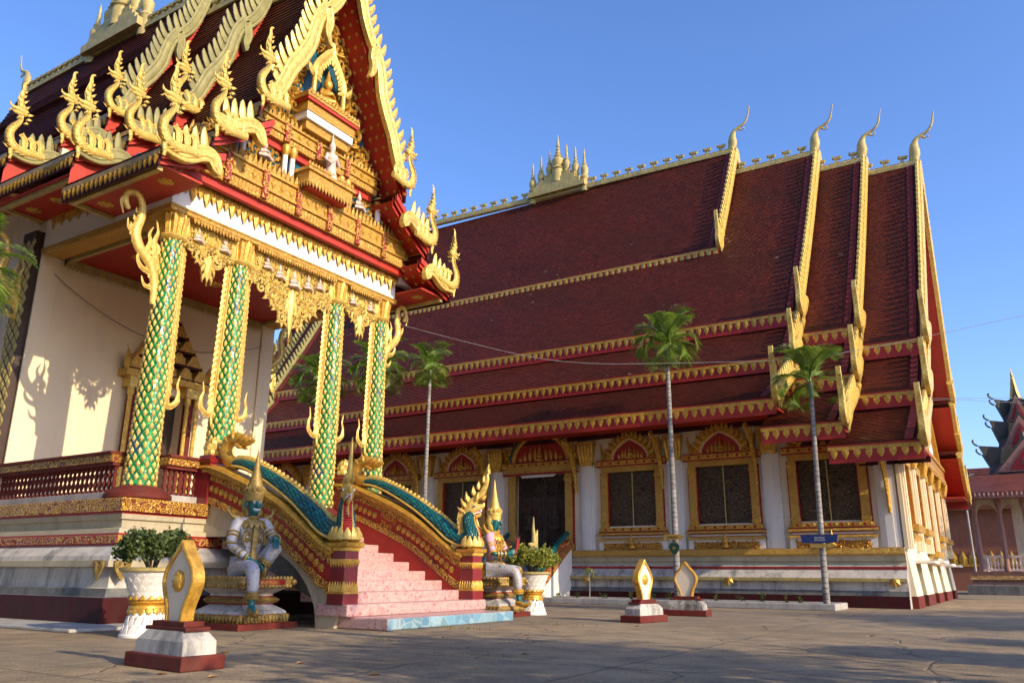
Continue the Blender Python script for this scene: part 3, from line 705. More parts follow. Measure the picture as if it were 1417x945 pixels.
M_sh = tmp_mesh('column', sh, green_mosaic, 60); M_dm = tmp_mesh('mirror_scale', dm, gold_pale); M_cap = tmp_mesh('capital', cap, [gold, gold_pale], 45)
def fin_mesh(s, L):
    mb = MB(); fr = Fr((0,0,0), (0,s,0), (0,0,1)); H = 4.62; R = lambda z: lerp(.262,.175,(max(0,z)/4.72)**.85)
    n = 30
    P = [fr(R(H-L*i/n)+.035, H-L*i/n) for i in range(n+1)]
    mb.strip(P, .035, V((1,0,0)), [(-1,-.035),(1,-.035),(1,1),(-1,1)], 0)
    mb.tube([p+V((.045,0,0))*1 for p in P], .016, 6); mb.tube([p-V((.045,0,0)) for p in P], .016, 6)
    z = H
    while z > H-L+.1:
        for side in (1,-1):
            r = R(z)+.03; a = fr(r, z, 0)
            mb.blade([fr(r,z,0), fr(r+.05,z-.03,0), fr(r+.09,z-.10,0), fr(r+.085,z-.17,0)], [.05,.055,.04,.005], V((side,0,0)), .6, .005)
        z -= .115
    z = H-L
    r = R(z)
    for side in (1,-1):
        f2 = Fr((0,0,0), (0,s,0), (0,0,1)); nn = V((side,0,0))
        pts = cr([(r+.03,z+.12),(r+.05,z-.12),(r+.14,z-.2),(r+.26,z-.12),(r+.3,z+.05),(r+.26,z+.2),(r+.29,z+.38)], 5)
        mb.blade([f2(u,v) for u,v in pts], [lerp(.075,.008,(i/(len(pts)-1))**1.2) for i in range(len(pts))], nn, .7, .005)
        pts = cr([(r+.02,z+.05),(r+.02,z-.25),(r+.0,z-.5)], 5)
        mb.blade([f2(u,v) for u,v in pts], [lerp(.07,.006,i/(len(pts)-1)) for i in range(len(pts))], nn, .7, .005)
        for (a,b,c,d,e) in ((r+.12,z-.18,PI/2+.5,.26,.8),(r+.2,z-.16,.5,.2,1.2),(r+.1,z-.1,1.9,.3,-.5)):
            pts = []; x, y, an = a, b, c
            for i in range(6): pts.append(f2(x,y)); an2 = an+e*(i/5)**2; x += math.cos(an2)*d/5; y += math.sin(an2)*d/5
            mb.blade(pts, [.03,.05,.05,.04,.025,.004], nn, .7, .005)
    return tmp_mesh('column_fin', mb, gold_pale, 45)
FIN = {(s, L): fin_mesh(s, L) for s in (-1,1) for L in (2.75,)}
def bracket_mesh(s):
    """naga shaped eave bracket that leaves the column head sideways and hooks over at the top"""
    mb = MB(); fr = Fr((0,0,0), (0,s,0), (0,0,1))
    main = cr([(.2,-1.15),(.24,-.75),(.36,-.45),(.62,-.2),(.72,.05),(.66,.35),(.68,.62),(.82,.76),(.98,.68),(.97,.5),(.9,.4)], 6)
    mb.tube([fr(u,v) for u,v in main], [lerp(.07,.05,i/len(main)) + .035*math.sin(PI*min(1,i/len(main)*1.6)) for i in range(len(main)-3)]+[.05,.035,.012], 10, 0, .7, up=(1,0,0))
    for side in (1,-1):
        nn = V((side,0,0))
        for path, w in (([(.2,-.5),(.3,-.25),(.34,0),(.3,.2),(.36,.42)], .075), ([(.3,-.6),(.52,-.55),(.62,-.4),(.58,-.25)], .06), ([(.5,-.3),(.42,-.05),(.46,.1),(.4,.26)], .055), ([(.24,-.85),(.42,-.85),(.5,-.7)], .05), ([(.15,-1.0),(.16,-1.3),(.2,-1.55)], .06), ([(.98,.62),(1.06,.5),(1.0,.3)], .05), ([(.7,.0),(.86,.08),(.9,.25)], .045)):
            pts = cr(path, 5); mb.blade([fr(u,v,0) for u,v in pts], [lerp(w,.006,(i/(len(pts)-1))**1.3) for i in range(len(pts))], nn, .7, .005)
        for i in range(4, 34, 3):
            u, v = main[i]; mb.blade([fr(u+.05,v), fr(u+.1,v+.03), fr(u+.12,v+.1)], [.03,.035,.004], nn, .6, .005)
    knob(mb, fr(.7,.42), .06); spiral(mb, fr, .34, -.12, .13, 0, 1.3, s, .035)
    return tmp_mesh('eave_bracket', mb, gold_pale, 45)
BR = {s: bracket_mesh(s) for s in (-1,1)}
for i, y in enumerate(CYS):
    c = inst(M_sh, 'column', hall, (CXX, y, FZ)); 
    for nm, me in (('mirror_scale', M_dm), ('capital', M_cap)): inst(me, nm, c, V((0,0,0)), world=False)
    b = MB(); rb = .50 if i in (0,3) else .36
    b.lathe((CXX,y,FZ), [(rb,.0),(rb+.03,.03),(rb+.03,.09),(rb-.04,.15),(rb-.12,.2),(.27,.24)], 32)
    ob = mk('column_base', b, brick_red, hall, 40); 
    for s in (-1, 1):
        if (i == 0 and s < 0) or (i == 3 and s > 0): inst(BR[s], 'eave_bracket', c, (0,0,4.55), world=False)
        else: inst(FIN[(s,2.75)], 'column_fin', c, (0,0,0), world=False)
for y, s in ((8.05,-1),(14.25,1)):
    for x in (-16.78,-20.6): inst(BR[s], 'eave_bracket', hall, (x, y-s*.1, 6.6))
# ------------- entablature
bm_ = MB(); zb, zt = 7.2, 7.98
bm_.box(-12.72, -12.27, 8.02, 14.28, zb, zt); bm_.box(XB, -12.72, 8.02, 8.4, zb, zt); bm_.box(XB, -12.72, 13.9, 14.28, zb, zt)
beam = mk('entablature_beam', bm_, white_clean, hall)
bt = MB(); bt.box(-12.76, -12.235, 7.99, 14.31, zb-.09, zb+.02); bt.box(XB, -12.76, 7.99, 8.44, zb-.09, zb+.02); bt.box(XB, -12.76, 13.86, 14.31, zb-.09, zb+.02)
for a, b in ((8.5,9.58),(10.02,12.28),(12.72,13.8)): teeth(bt, (-12.25,a,zb-.08), (-12.25,b,zb-.08), (0,0,-1), (1,0,0), .12, int((b-a)/.068))
bt.tube([(-12.235,8,zb+.0),(-12.235,14.3,zb+.0)], .022, 6)
teeth(bt, (-16.4,7.99,zb-.07), (-12.8,7.99,zb-.07), (0,0,-1), (0,-1,0), .1, 50)
mk('beam_trim', bt, gold_fine, beam)
cl = MB(); cl.box(XB+.02, -12.8, 8.46, 13.84, 7.16, 7.2); mk('porch_ceiling', cl, red, hall)
cr_ = MB(); 
for y in (8.5, 13.74): cr_.box(XB+.02, -12.8, y, y+.06, 7.06, 7.155)
cr_.box(XB+.02, XB+.12, 8.5, 13.8, 7.0, 7.155); teeth(cr_, (XB+.13,8.5,7.0), (XB+.13,13.8,7.0), (0,0,-1), (1,0,0), .08, 60)
mk('ceiling_cornice', cr_, gold_aged, hall)
for x in (-13.6,-15.0):
    for y in (9.3, 11.15, 13.0): md = MB(); disc(md, Fr((x,y,7.155),(1,0,0),(0,-1,0)), 0, 0, .2, .04, 24, 0, 8); mk('ceiling_medallion', md, gold, hall)
um = MB(); um.box(XB, -12.8, 8.42, 8.52, 7.1, 7.16)
# lambrequin of hanging leaves under the cornice
lb = MB()
teeth(lb, (-12.22,8.04,7.78), (-12.22,14.26,7.78), (0,0,-1), (1,0,0), .38, 42, .085, .5, 0, .72)
teeth(lb, (-12.21,8.04,7.78), (-12.21,14.26,7.78), (0,0,-1), (1,0,0), .22, 84, .05, .6, 0, .8)
teeth(lb, (-16.3,8.0,7.9), (-12.3,8.0,7.9), (0,0,-1), (0,-1,0), .3, 26, .08, .5, 0, .72)
for i in range(21): 
    disc(lb, Fr((-12.22,8.2+i*.297,7.68),(0,1,0),(0,0,1)), 0, 0, .07, .05, 10)
mk('lambrequin', lb, gold, hall, 40)
# ------------- pendants
def figurine(mb, p, k, face=(1,0,0)):                                # small seated deity, hands joined
    x, y, z = p; n = V(face); s = V((-n.y, n.x, 0)); up = V((0,0,1)); c = V(p)
    mb.tube([c+up*0, c+up*.1*k, c+up*.26*k, c+up*.3*k], [.13*k,.12*k,.1*k,.04*k], 9, 0, .8)
    for q in (-1,1):
        mb.tube([c+s*q*.1*k+up*.05*k, c+s*q*.2*k+n*.06*k+up*.03*k, c+n*.17*k+up*.04*k], [.055*k,.065*k,.04*k], 7)
        mb.tube([c+s*q*.1*k+up*.26*k, c+s*q*.15*k+n*.03*k+up*.14*k, c+n*.12*k+up*.19*k], [.04*k,.038*k,.025*k], 7)
    mb.lathe(tuple(c+up*.3*k), [(.03*k,0),(.065*k,.04*k),(.075*k,.09*k),(.07*k,.13*k),(.045*k,.17*k),(.035*k,.22*k),(.004,.34*k)], 9)
def pendant(name, yc, w, depth, big):
    mb = MB(); fr = Fr((-12.42, yc, 7.1), (0,1,0), (0,0,1)); st = MB()
    h = w/2
    # outline falls from the columns to a point at the middle; scrolls get bigger towards the middle
    for s in (-1, 1):
        lst = ([(.1,-.12,.13),(.1,-.36,.11),(.36,-.14,.12),(.34,-.38,.13)] if not big else
               [(.1,-.12,.13),(.09,-.38,.12),(.08,-.62,.08),(.36,-.14,.12),(.34,-.42,.14),(.62,-.16,.13),(.6,-.46,.16),(.62,-.78,.17),(.84,-.3,.14),(.86,-.64,.15),(.84,-.98,.15),(.94,-1.24,.12)])
        for a, v, q in lst:
            u = s*(h-a)
            for sd in (1, -1):
                f2 = Fr(fr(0,0), (0,1,0), (0,0,1)) if sd > 0 else Fr(fr(0,0), (0,1,0), (0,0,1)); 
                f2.n = f2.n*sd
                spiral(mb, f2, u, v, q, PI/2 if s < 0 else PI/2, 1.35, -s, q*.3, 1.0, .0, 14)
                for k in range(3):
                    an = -PI/2 + s*(.9-.8*k); leafm(mb, f2, u+q*.8*math.cos(an), v+q*.8*math.sin(an), an-s*.2, q*1.1, q*.3, s*.9, .9, 0, 5)
    D = depth
    for sd in (1,-1):
        f2 = Fr(fr(0,0), (0,1,0), (0,0,1)); f2.n = f2.n*sd
        # central shield and the long tip
        W = .2 if not big else .17
        ring = [(math.sin(2*PI*i/24)*W*(1.0), -.34+math.cos(2*PI*i/24)*.28) for i in range(25)]
        mb.blade([f2(a,b) for a,b in ring], [.045]*25, f2.n, .8, .01)
        spiral(mb, f2, 0, -.3, W*.75, 0, 1.5, 1, .04); 
        for i in range(6): leafm(mb, f2, 0, -.34, PI/2+(i-2.5)*.5, .22, .05, 0, .9, .02, 5)
        y0 = -.6 if not big else -.62
        for a, L, Wd, cu in ((-PI/2, D+y0, .12 if not big else .13, 0), (-PI/2-.35, (D+y0)*.6, .08, .5), (-PI/2+.35, (D+y0)*.6, .08, -.5), (-PI/2-.7,.3,.07,.9),(-PI/2+.7,.3,.07,-.9)):
            leafm(mb, f2, 0, y0+.06, a, L, Wd, cu, .6, .0, 8)
        for s in (-1,1):
            leafm(mb, f2, s*.06, y0-.12, -PI/2+s*.6, .24, .05, -s*1.0, .8, .02)
            leafm(mb, f2, s*.05, y0-.3, -PI/2+s*.5, .2, .045, -s*1.0, .8, .02)
            spiral(mb, f2, s*.16, y0-.02, .13, PI/2, 1.3, -s, .04)
            leafm(mb, f2, s*(h-.02), -.0, -PI/2, .62, .09, s*.25, .8, .01)
            leafm(mb, f2, s*(h-.22), -.0, -PI/2-s*.1, .5, .07, s*.3, .8, .01)
    mb.box(-12.47, -12.37, yc-h, yc+h, 7.06, 7.13)
    lim = (lambda u: -.42-.35*(1-abs(u)/h)) if not big else (lambda u: -.5-.75*(1-abs(u)/h)**.8)
    for sd in (1,-1):
        f2 = Fr(fr(0,0), (0,1,0), (0,0,1)); f2.n = f2.n*sd
        panel(mb, f2, lambda u, v: v > lim(u) and v < -.06, -h, h, -D, -.02, .1, 5, 1.2, 0)
    o = mk(name, mb, gold_pale, hall, 45)
    figs = [(-.3,-.36,.5),(.3,-.36,.5)] if not big else [(-.74,-.34,.5),(-.4,-.44,.54),(0,-.52,.66),(.4,-.44,.54),(.74,-.34,.5)]
    for u, v, k in figs:
        q = MB(); figurine(q, fr(u, v, .03), k); mk('seated_figurine', q, pink_white, o, 60)
pendant('pendant_carving', 9.04, 1.12, 1.2, False); pendant('pendant_carving', 11.15, 2.3, 1.86, True); pendant('pendant_carving', 13.26, 1.12, 1.2, False)
# ------------- pediment
pw = MB(); XP = -12.1
pw.add([(XP,YC-3.4,7.98),(XP,YC+3.4,7.98),(XP,YC+3.0,8.5),(XP,YC+2.2,9.3),(XP,YC+1.0,11.9),(XP,YC,14.2),(XP,YC-1.0,11.9),(XP,YC-2.2,9.3),(XP,YC-3.0,8.5)], [tuple(range(9))])
pedi = mk('pediment', pw, teal_panel, hall)
frp = Fr((XP+.02, YC, 0), (0,1,0), (0,0,1))
def cornice(mb, u0, u1, z0, z1, x, und=.16):
    y0, y1 = YC+u0, YC+u1; H = z1-z0
    mb.box(XP, x-.12, y0+.06, y1-.06, z0-und, z0, 1)
    mb.box(XP, x-.02, y0+.01, y1-.01, z0, z0+H*.3, 0); teeth(mb, (x-.015,y0,z0+H*.26), (x-.015,y1,z0+H*.26), (0,0,-1), (1,0,0), H*.3, int((u1-u0)/.085), None, .5, 0)
    mb.box(XP, x+.03, y0-.03, y1+.03, z0+H*.3, z0+H*.38, 2); mb.box(XP, x-.01, y0+.02, y1-.02, z0+H*.38, z0+H*.8, 0); mb.box(XP, x+.04, y0-.04, y1+.04, z0+H*.8, z0+H*.88, 2)
    n = int((u1-u0)/.12)
    for i in range(n):
        yy = lerp(y0, y1, (i+.5)/n)
        mb.blade([V((x-.01,yy,z0+H*.85)), V((x-.005,yy,z0+H*1.0)), V((x+.01,yy,z0+H*1.2))], [.05,.05,.004], V((1,0,0)), .6, .02, 0)
        if i % 2 == 0: dia(mb, Fr((x-.008,yy,z0+H*.59),(0,1,0),(0,0,1)), 0, 0, .07, H*.16, .03, 2)
    for u in [u0+.9*k for k in range(1, int((u1-u0)/.9)+1)]:
        if u < u1-.2: mb.box(XP, x+.05, YC+u-.07, YC+u+.07, z0+H*.02, z0+H*.86, 3)
cm = MB(); cornice(cm, -3.25, 3.1, 7.9, 8.62, -11.86); mk('lower_cornice', cm, [gold_fine, red_orange, gold, gold_red], pedi)
cm = MB(); cornice(cm, -1.9, 1.85, 9.38, 9.88, -11.88); mk('upper_cornice', cm, [gold_fine, red_orange, gold, gold_red], pedi)
def in_reg(u, v): return (8.7 < v < 9.3 and abs(u) < 3.0-(v-8.6)*.9 and abs(u) > .72 and abs(abs(u)-2.0) > .14)
pm = MB(); panel(pm, frp, in_reg, -3, 3, 8.7, 9.3, .15, 3, 1.3)
def in_top(u, v): return v > 9.95 and abs(u) < (14.1-v)*.46-.2 and not (abs(u) < .62 and v < 12.2) and v < 13.6
frq = Fr((XP+.12, YC, 0), (0,1,0), (0,0,1)); panel(pm, frq, in_top, -1.8, 1.8, 9.95, 13.6, .2, 9, 1.8); panel(pm, frp, in_top, -1.8, 1.8, 9.95, 13.6, .12, 19, 1.5)
mk('gable_scrollwork', pm, gold, pedi, 45)
for u, wd in ((-2.0,.07),(2.0,.07),(-.92,.06),(-.72,.06),(.72,.06),(.92,.06)):
    gc = MB(); gc.lathe((XP+.14, YC+u, 8.62), [(wd*1.3,0),(wd*1.3,.08),(wd,.1)], 10, 1); gc.lathe((XP+.14, YC+u, 8.72), [(wd,0),(wd*.95,.42)], 10, 0); gc.lathe((XP+.14, YC+u, 9.14), [(wd*.95,0),(wd*1.7,.1),(wd*1.7,.22)], 10, 1); mk('gable_colonnette', gc, [white_clean, gold], pedi, 45)
bl = MB(); bl.box(XP, -11.62, YC-.52, YC+.62, 8.52, 8.62, 1); bl.box(XP, -11.55, YC-.6, YC+.7, 8.62, 8.86, 0); bl.box(XP, -11.5, YC-.66, YC+.76, 8.86, 8.93, 2)
teeth(bl, (-11.545,YC-.6,8.66), (-11.545,YC+.7,8.66), (0,0,-1), (1,0,0), .16, 14); teeth(bl, (-12.1,YC-.6,8.66), (-11.55,YC-.6,8.66), (0,0,-1), (0,-1,0), .16, 7)
teeth(bl, (-11.55,YC-.64,8.98), (-11.55,YC+.74,8.98), (0,0,1), (1,0,0), .1, 16)
mk('niche_balcony', bl, [gold_fine, red_orange, gold], pedi)
pt_ = MB(); pt_.box(XP, -11.75, YC-.62, YC+.66, 9.9, 10.1, 0); pt_.box(XP, -11.68, YC-.68, YC+.72, 10.1, 10.28, 3); pt_.box(XP, -11.66, YC-.7, YC+.74, 10.28, 10.5, 0); pt_.box(XP, -11.6, YC-.76, YC+.8, 10.5, 10.57, 1); pt_.box(XP, -11.58, YC-.78, YC+.82, 10.57, 10.68, 0)
teeth(pt_, (-11.575,YC-.76,10.64), (-11.575,YC+.8,10.64), (0,0,1), (1,0,0), .12, 16)
for s in (-1,1):
    pt_.lathe((-11.8, YC+s*.45, 10.68), [(.07,0),(.055,.08),(.055,.55),(.08,.62)], 10, 2)
    fr2 = Fr((-11.78,YC,0),(0,1,0),(0,0,1)); path = cr([(s*.46,11.28),(s*.42,11.55),(s*.24,11.85),(s*.06,12.1),(0,12.35)], 6)
    pt_.blade([fr2(a,b) for a,b in path], [.09]*len(path), fr2.n, .6, .04, 2); flames(pt_, [fr2(a,b) for a,b in path], fr2.n, -s, .2, .05, .11, .8, 2)
    leafm(pt_, fr2, s*.5, 11.25, PI/2-s*.7, .42, .09, s*1.1, .8, .02, 7, 2)
mk('gable_shrine', pt_, [gold_fine, red_orange, gold_pale, white_clean], pedi)
q = MB(); figurine(q, (-11.85, YC, 10.72), 1.5); mk('seated_figure', q, gold, pedi, 60)
for u, v, k in ((-1.45,8.82,.75),(1.35,8.82,.75),(-1.05,10.25,.5),(1.1,10.25,.5),(-.7,11.4,.5),(.45,12.3,.55)): q = MB(); figurine(q, (XP+.14, YC+u, v), k); mk('relief_figure', q, pink_white if v < 9 else gold, pedi, 60)
# standing figurine on the gable balcony
t = thing('standing_figurine', (-11.68, YC+.12, 8.93), 'small white standing deity figurine on the gilded balcony of the gable', 'statue', local=True)
q = MB(); q.lathe((0,0,0), [(.15,0),(.16,.05),(.12,.2),(.1,.4),(.13,.5),(.14,.6),(.05,.68),(.05,.72),(.075,.78),(.075,.86),(.04,.92),(.03,1.0),(.004,1.16)], 12)
for s in (-1,1): q.tube([(0,s*.13,.6),(.03,s*.2,.45),(.12,s*.12,.36),(.15,s*.03,.48)], [.045,.04,.035,.02], 8)
mk('body', q, pink_white, t, 60)
# ------------- balustrades
BAL = MB(); BAL.lathe((0,0,0), [(.042,0),(.042,.05),(.02,.07),(.042,.15),(.02,.22),(.042,.3),(.02,.36),(.042,.40),(.042,.44)], 8)
M_bal = tmp_mesh('baluster', BAL, brick_red, 50)
def balustrade(a, b, n):
    a = V(a); b = V(b); d = b-a; ax = abs(d.x) > abs(d.y); r_ = MB()
    def rail(w, z0, z1, mi):
        if ax: r_.box(a.x, b.x, a.y-w, a.y+w, z0, z1, mi)
        else: r_.box(a.x-w, a.x+w, a.y, b.y, z0, z1, mi)
    rail(.13, FZ, FZ+.13, 2); rail(.1, FZ+.57, FZ+.63, 0); rail(.14, FZ+.63, FZ+.76, 1); rail(.17, FZ+.76, FZ+.81, 0)
    o = mk('balustrade', r_, [brick_red, gold_rel, stone_grey], hall, bevel=.008)
    for i in range(n): inst(M_bal, 'baluster', o, a+d*((i+.5)/n)+V((0,0,.13)))
balustrade((-16.45,8.02,FZ), (-12.75,8.02,FZ), 28); balustrade((-12.4,8.62,FZ), (-12.4,9.52,FZ), 9); balustrade((-12.4,12.78,FZ), (-12.4,13.68,FZ), 9)
# ------------- roofs
T1 = [(0,14.35),(.16,13.85),(.34,13.32),(.62,12.68),(.95,12.05),(1.3,11.3),(1.7,10.42),(2.0,9.82),(2.18,9.55)]
T2 = concave(1.85, 9.28, 3.12, 8.42, .1, 6); T3 = concave(2.85, 8.05, 4.08, 7.62, .1, 6)
TR = [dict(prof=T1), dict(prof=T2), dict(prof=T3)]
def gable_end(part, xf, dz, wave=True, sides=(-1,1)):
    for s in sides:
        g = MB(); X = xf+.07
        def Q(pts): return [(YC+s*(o+.05), z+dz+.03) for o, z in pts]
        up = cr([(.0,14.42),(.12,13.9),(.27,13.35),(.42,12.95),(.62,12.62),(.8,12.42)], 5); w_ = [.135]*len(up)
        board(g, Q(up), X, w_)
        hook = cr([(.72,12.5),(.66,12.2),(.7,11.95),(.62,11.72),(.54,11.62)], 5); g.strip([V((X+.03,*p)) for p in Q(hook)], [lerp(.12,.02,(i/(len(hook)-1))**1.5) for i in range(len(hook))], V((1,0,0)), SEC_BOARD, 0, .1)
        lo = cr([(.72,12.6),(.92,12.22),(1.02,11.85),(1.1,11.45),(1.3,11.0),(1.52,10.62),(1.66,10.25),(1.82,9.9),(2.05,9.72)], 5)
        board(g, Q(lo), X, [lerp(.13,.165,math.sin(PI*i/(len(lo)-1))) for i in range(len(lo))])
        out = [V((X-.04, YC+s*(o+.12), z+dz+.06)) for o, z in (up[:-3]+lo[4:-4])]
        flames(g, out, V((1,0,0)), -s, .36, .085, .25, 1.0, 0, lean=(0,s*.2,.8))
        for a, b in ((2.2,9.02),(3.1,8.0)):               # lower boards with their hooked tails
            pth = cr([(a+.95,b-.42),(a+.55,b-.42),(a+.2,b-.22),(a+.0,b-.22),(a-.1,b-.38),(a-.16,b-.5)], 5)
            board(g, Q(pth), X, [lerp(.1,.15,math.sin(PI*min(1,1.15*i/(len(pth)-1)))) if i < len(pth)-6 else .13*(len(pth)-i)/7+.01 for i in range(len(pth))])
            flames(g, [V((X-.04,YC+s*o,z+dz+.12)) for o,z in [(a+.75,b-.42),(a+.2,b-.2)]], V((1,0,0)), s, .3, .08, .19, 1.0, 0, lean=(0,0,1))
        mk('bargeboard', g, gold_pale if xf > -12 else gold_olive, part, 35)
        for (o, z) in ((2.2,9.62),(3.12,8.5),(4.06,7.68)):
            inst(NF[s], 'naga_finial', part, (xf+.07, YC+s*o, z+dz), 0, (.92,.92,.92))
def ridge(part, x0, x1, z, yc, step=.3, k=1.0, zf=None):
    zf = zf or (lambda x: z)
    r_ = MB(); n = max(1, int((x1-x0)/2)); P = [(x0+(x1-x0)*i/n, yc, zf(x0+(x1-x0)*i/n)) for i in range(n+1)]
    r_.strip(P, .12*k, V((0,0,1)), [(-1,-1),(1,-1),(1,.3),(.7,.7),(.8,1.0),(-.8,1.0),(-.7,.7),(-1,.3)], 0, .12*k)
    x = x0+.2
    while x < x1-.15:
        zz = zf(x)+.11*k; q_ = k*1.45; r_.frustum(x, yc, zz, zz+.13*q_, .05*q_, .04*q_, .035*q_, .03*q_); r_.frustum(x+.03*q_, yc, zz+.13*q_, zz+.2*q_, .08*q_, .05*q_, .12*q_, .055*q_); r_.frustum(x-.08*q_, yc, zz+.16*q_, zz+.24*q_, .03*q_, .05*q_, .025*q_, .03*q_); x += step
    return mk('ridge_crest', r_, gold_aged, part)
def chofa(part, x, yc, z, k=1.0, sgn=1, m=None):
    c = MB(); path = cr([(-.12,-.1),(-.02,.3),(.0,.7),(.12,1.02),(.38,1.2),(.66,1.34),(.84,1.62),(.93,1.98),(1.0,2.28)], 6)
    L = len(path)
    c.tube([(x+sgn*u*k, yc, z+v*k) for u, v in path], [k*(.14*(1-i/L)**1.3+.10*math.exp(-((i-8)/7)**2)+.025) for i in range(L-1)]+[.006], 10, 0, .7, up=(0,1,0))
    leaf = Fr((x, yc, z), (sgn,0,0), (0,0,1)); leafm(c, leaf, .36*k, 1.14*k, -.8, .32*k, .07*k, .5, .7)
    knob(c, (x+sgn*.62*k, yc, z+1.06*k), .05*k); c.tube([(x+sgn*.62*k,yc,z+1.2*k),(x+sgn*.62*k,yc,z+1.0*k)], .015*k, 5)
    return mk('chofa_finial', c, m or gold_aged, part, 50)
secs = [('porch_roof', -14.15, -11.26, 0.0), ('middle_roof', -16.75, -13.95, .72), ('main_roof', -26.2, -16.55, 1.45)]
parts = []
for nm, x0, x1, dz in secs:
    p = roof_section(hall, nm, None, YC, TR, dz, x0, x1, 0, row=.135, tw=.125); parts.append(p)
    gable_end(p, x1, dz); ridge(p, x0+.2, x1-.1, 14.4+dz, YC, .31, .8); chofa(p, x1, YC, 14.35+dz, .8)
    inf = MB()                                            # red board that closes the gable end behind the gilded boards
    for s in (-1,1):
        for k, tt in enumerate((T1,T2,T3)):
            for a, b in zip(tt[:-1], tt[1:]):
                d = .9 if nm != 'porch_roof' else .3
                inf.add([(x1-.12,YC+s*a[0],a[1]+dz-.05),(x1-.12,YC+s*b[0],b[1]+dz-.05),(x1-.12,YC+s*b[0],b[1]+dz-d),(x1-.12,YC+s*a[0],a[1]+dz-d)], [(0,1,2,3)])
                inf.add([(x1-.05,YC+s*a[0],a[1]+dz-.02),(x1-.05,YC+s*b[0],b[1]+dz-.02),(x1-.05,YC+s*b[0],b[1]+dz-.22),(x1-.05,YC+s*a[0],a[1]+dz-.22)], [(0,1,2,3)])
    mk('gable_board', inf, red_orange, p)
    if nm == 'main_roof': chofa(p, -25.9, YC, 15.9, .75, -1)
# eave soffits with medallions
for x0, x1, dz in ((-14.1,-11.45,0),(-16.7,-14.1,.72),(-26,-16.7,1.45)):
    for s in (-1,1):
        so_ = MB(); a, b = YC+s*3.13, YC+s*4.05; so_.box(x0, x1, a, b, 7.36+dz*.72, 7.40+dz*.72, 0)
        so_.box(x0+.02, x1-.02, YC+s*3.95-.05, YC+s*3.95+.05, 7.28+dz*.72, 7.355+dz*.72, 1); so_.box(x0+.02, x0+.1, a+.03*s, b-.15*s, 7.28+dz*.72, 7.355+dz*.72, 1)
        mk('eave_soffit', so_, [red_orange, gold_aged], hall); n = max(2, int((x1-x0)/.7))
        for i in range(n): sm = MB(); disc(sm, Fr((x0+(x1-x0)*(i+.5)/n, YC+s*3.55, 7.355+dz*.72), (1,0,0), (0,-1,0)), 0, 0, .14, .03, 16, 0, 8); mk('soffit_medallion', sm, gold, hall)

for s in (-1,1): wb = MB(); wb.box(-12.3, -12.12, YC+s*3.12, YC+s*3.95, 7.62, 7.8); mk('eave_beam', wb, white_clean, hall)
# gilded studs on the red underside of the gable overhang
st = MB()
for s in (-1,1):
    for tt in (T1, T2, T3):
        P, L = resamp(tt, max(3, int(math.dist(tt[0], tt[-1])/.26)))
        for i in range(1, len(P)):
            (o0,z0),(o1,z1) = P[i-1], P[i]; t_ = V((0,s*(o1-o0),z1-z0)).normalized(); n_ = V((1,0,0)).cross(t_)
            if n_.z > 0: n_ = -n_
            for j, x in enumerate((-11.55,-11.78,-12.0)):
                fr = Fr((x+(.11 if i % 2 else 0), YC+s*(o0+o1)/2, (z0+z1)/2-.145), (1,0,0), t_); fr.n = n_
                dia(st, fr, 0, 0, .05, .06, .03)
mk('stud_pattern', st, gold, parts[0])
# spire cluster on the main ridge
def spire_cluster(parent, x0, x1, yc, z, k, n=7):
    c = MB(); L = x1-x0
    for i in range(4): c.box(x0+L*.06*i*1.5, x1-L*.06*i*1.5, yc-.28*k+.05*i, yc+.28*k-.05*i, z-.1+i*.22*k, z+.14*k+i*.22*k)
    o = mk('ridge_shrine', c, gold_aged, parent)
    for i in range(n):
        t = (i-(n-1)/2)/((n-1)/2); x = (x0+x1)/2 + t*L*.46; h = (1-abs(t))*.9*k; s_ = 1.0 if i == (n-1)//2 else .78
        if i == (n-1)//2: s_ = 1.35
        q = MB(); q.lathe((x,yc,z+h*.75), [(.2*k*s_,-.3*k),(.2*k*s_,.25*k),(.24*k*s_,.3*k),(.15*k*s_,.42*k),(.19*k*s_,.55*k),(.2*k*s_,.72*k),(.10*k*s_,.85*k),(.13*k*s_,.9*k),(.06*k*s_,1.0*k),(.085*k*s_,1.05*k),(.045*k*s_,1.15*k),(.07*k*s_,1.2*k),(.03*k*s_,1.3*k),(.055*k*s_,1.35*k),(.004,1.75*k*s_**.3)], 14)
        mk('spire', q, gold_aged, o, 40)
    return o
spire_cluster(hall, -22.2, -19.4, YC, 15.9, 1.15, 5)
# ================================================================== STAIRCASE WITH NAGA BALUSTRADES
stair = thing('entrance_staircase', (-10, YC, 0), 'pink tiled entrance staircase with red and gold balustrades in front of the green columns', 'staircase')
def rounded_slab(name, x0, x1, y0, y1, z0, z1, mats, par):
    b = MB(); b.box(x0, x1, y0, y1, z0, z1, 0)
    if len(mats) > 1: b.m[3] = 1                        # riser face (+X)
    return mk(name, b, mats, par, bevel=.022)
rounded_slab('step', -8.9, -7.92, 9.42, 12.86, .004, .17, [pink_tile, blue_tile], stair)
rounded_slab('step', -9.25, -8.6, 9.30, 13.0, .172, .35, [pink_tile], stair)
zz = .35; x = -9.0
k = 0
while zz < FZ-.05:
    z1 = min(FZ, zz+.165); rounded_slab('step', x-.5, x, 9.60, 12.70, max(.004, zz-.16) if k else .004, z1, [pink_tile], stair); zz = z1; x -= .4; k += 1
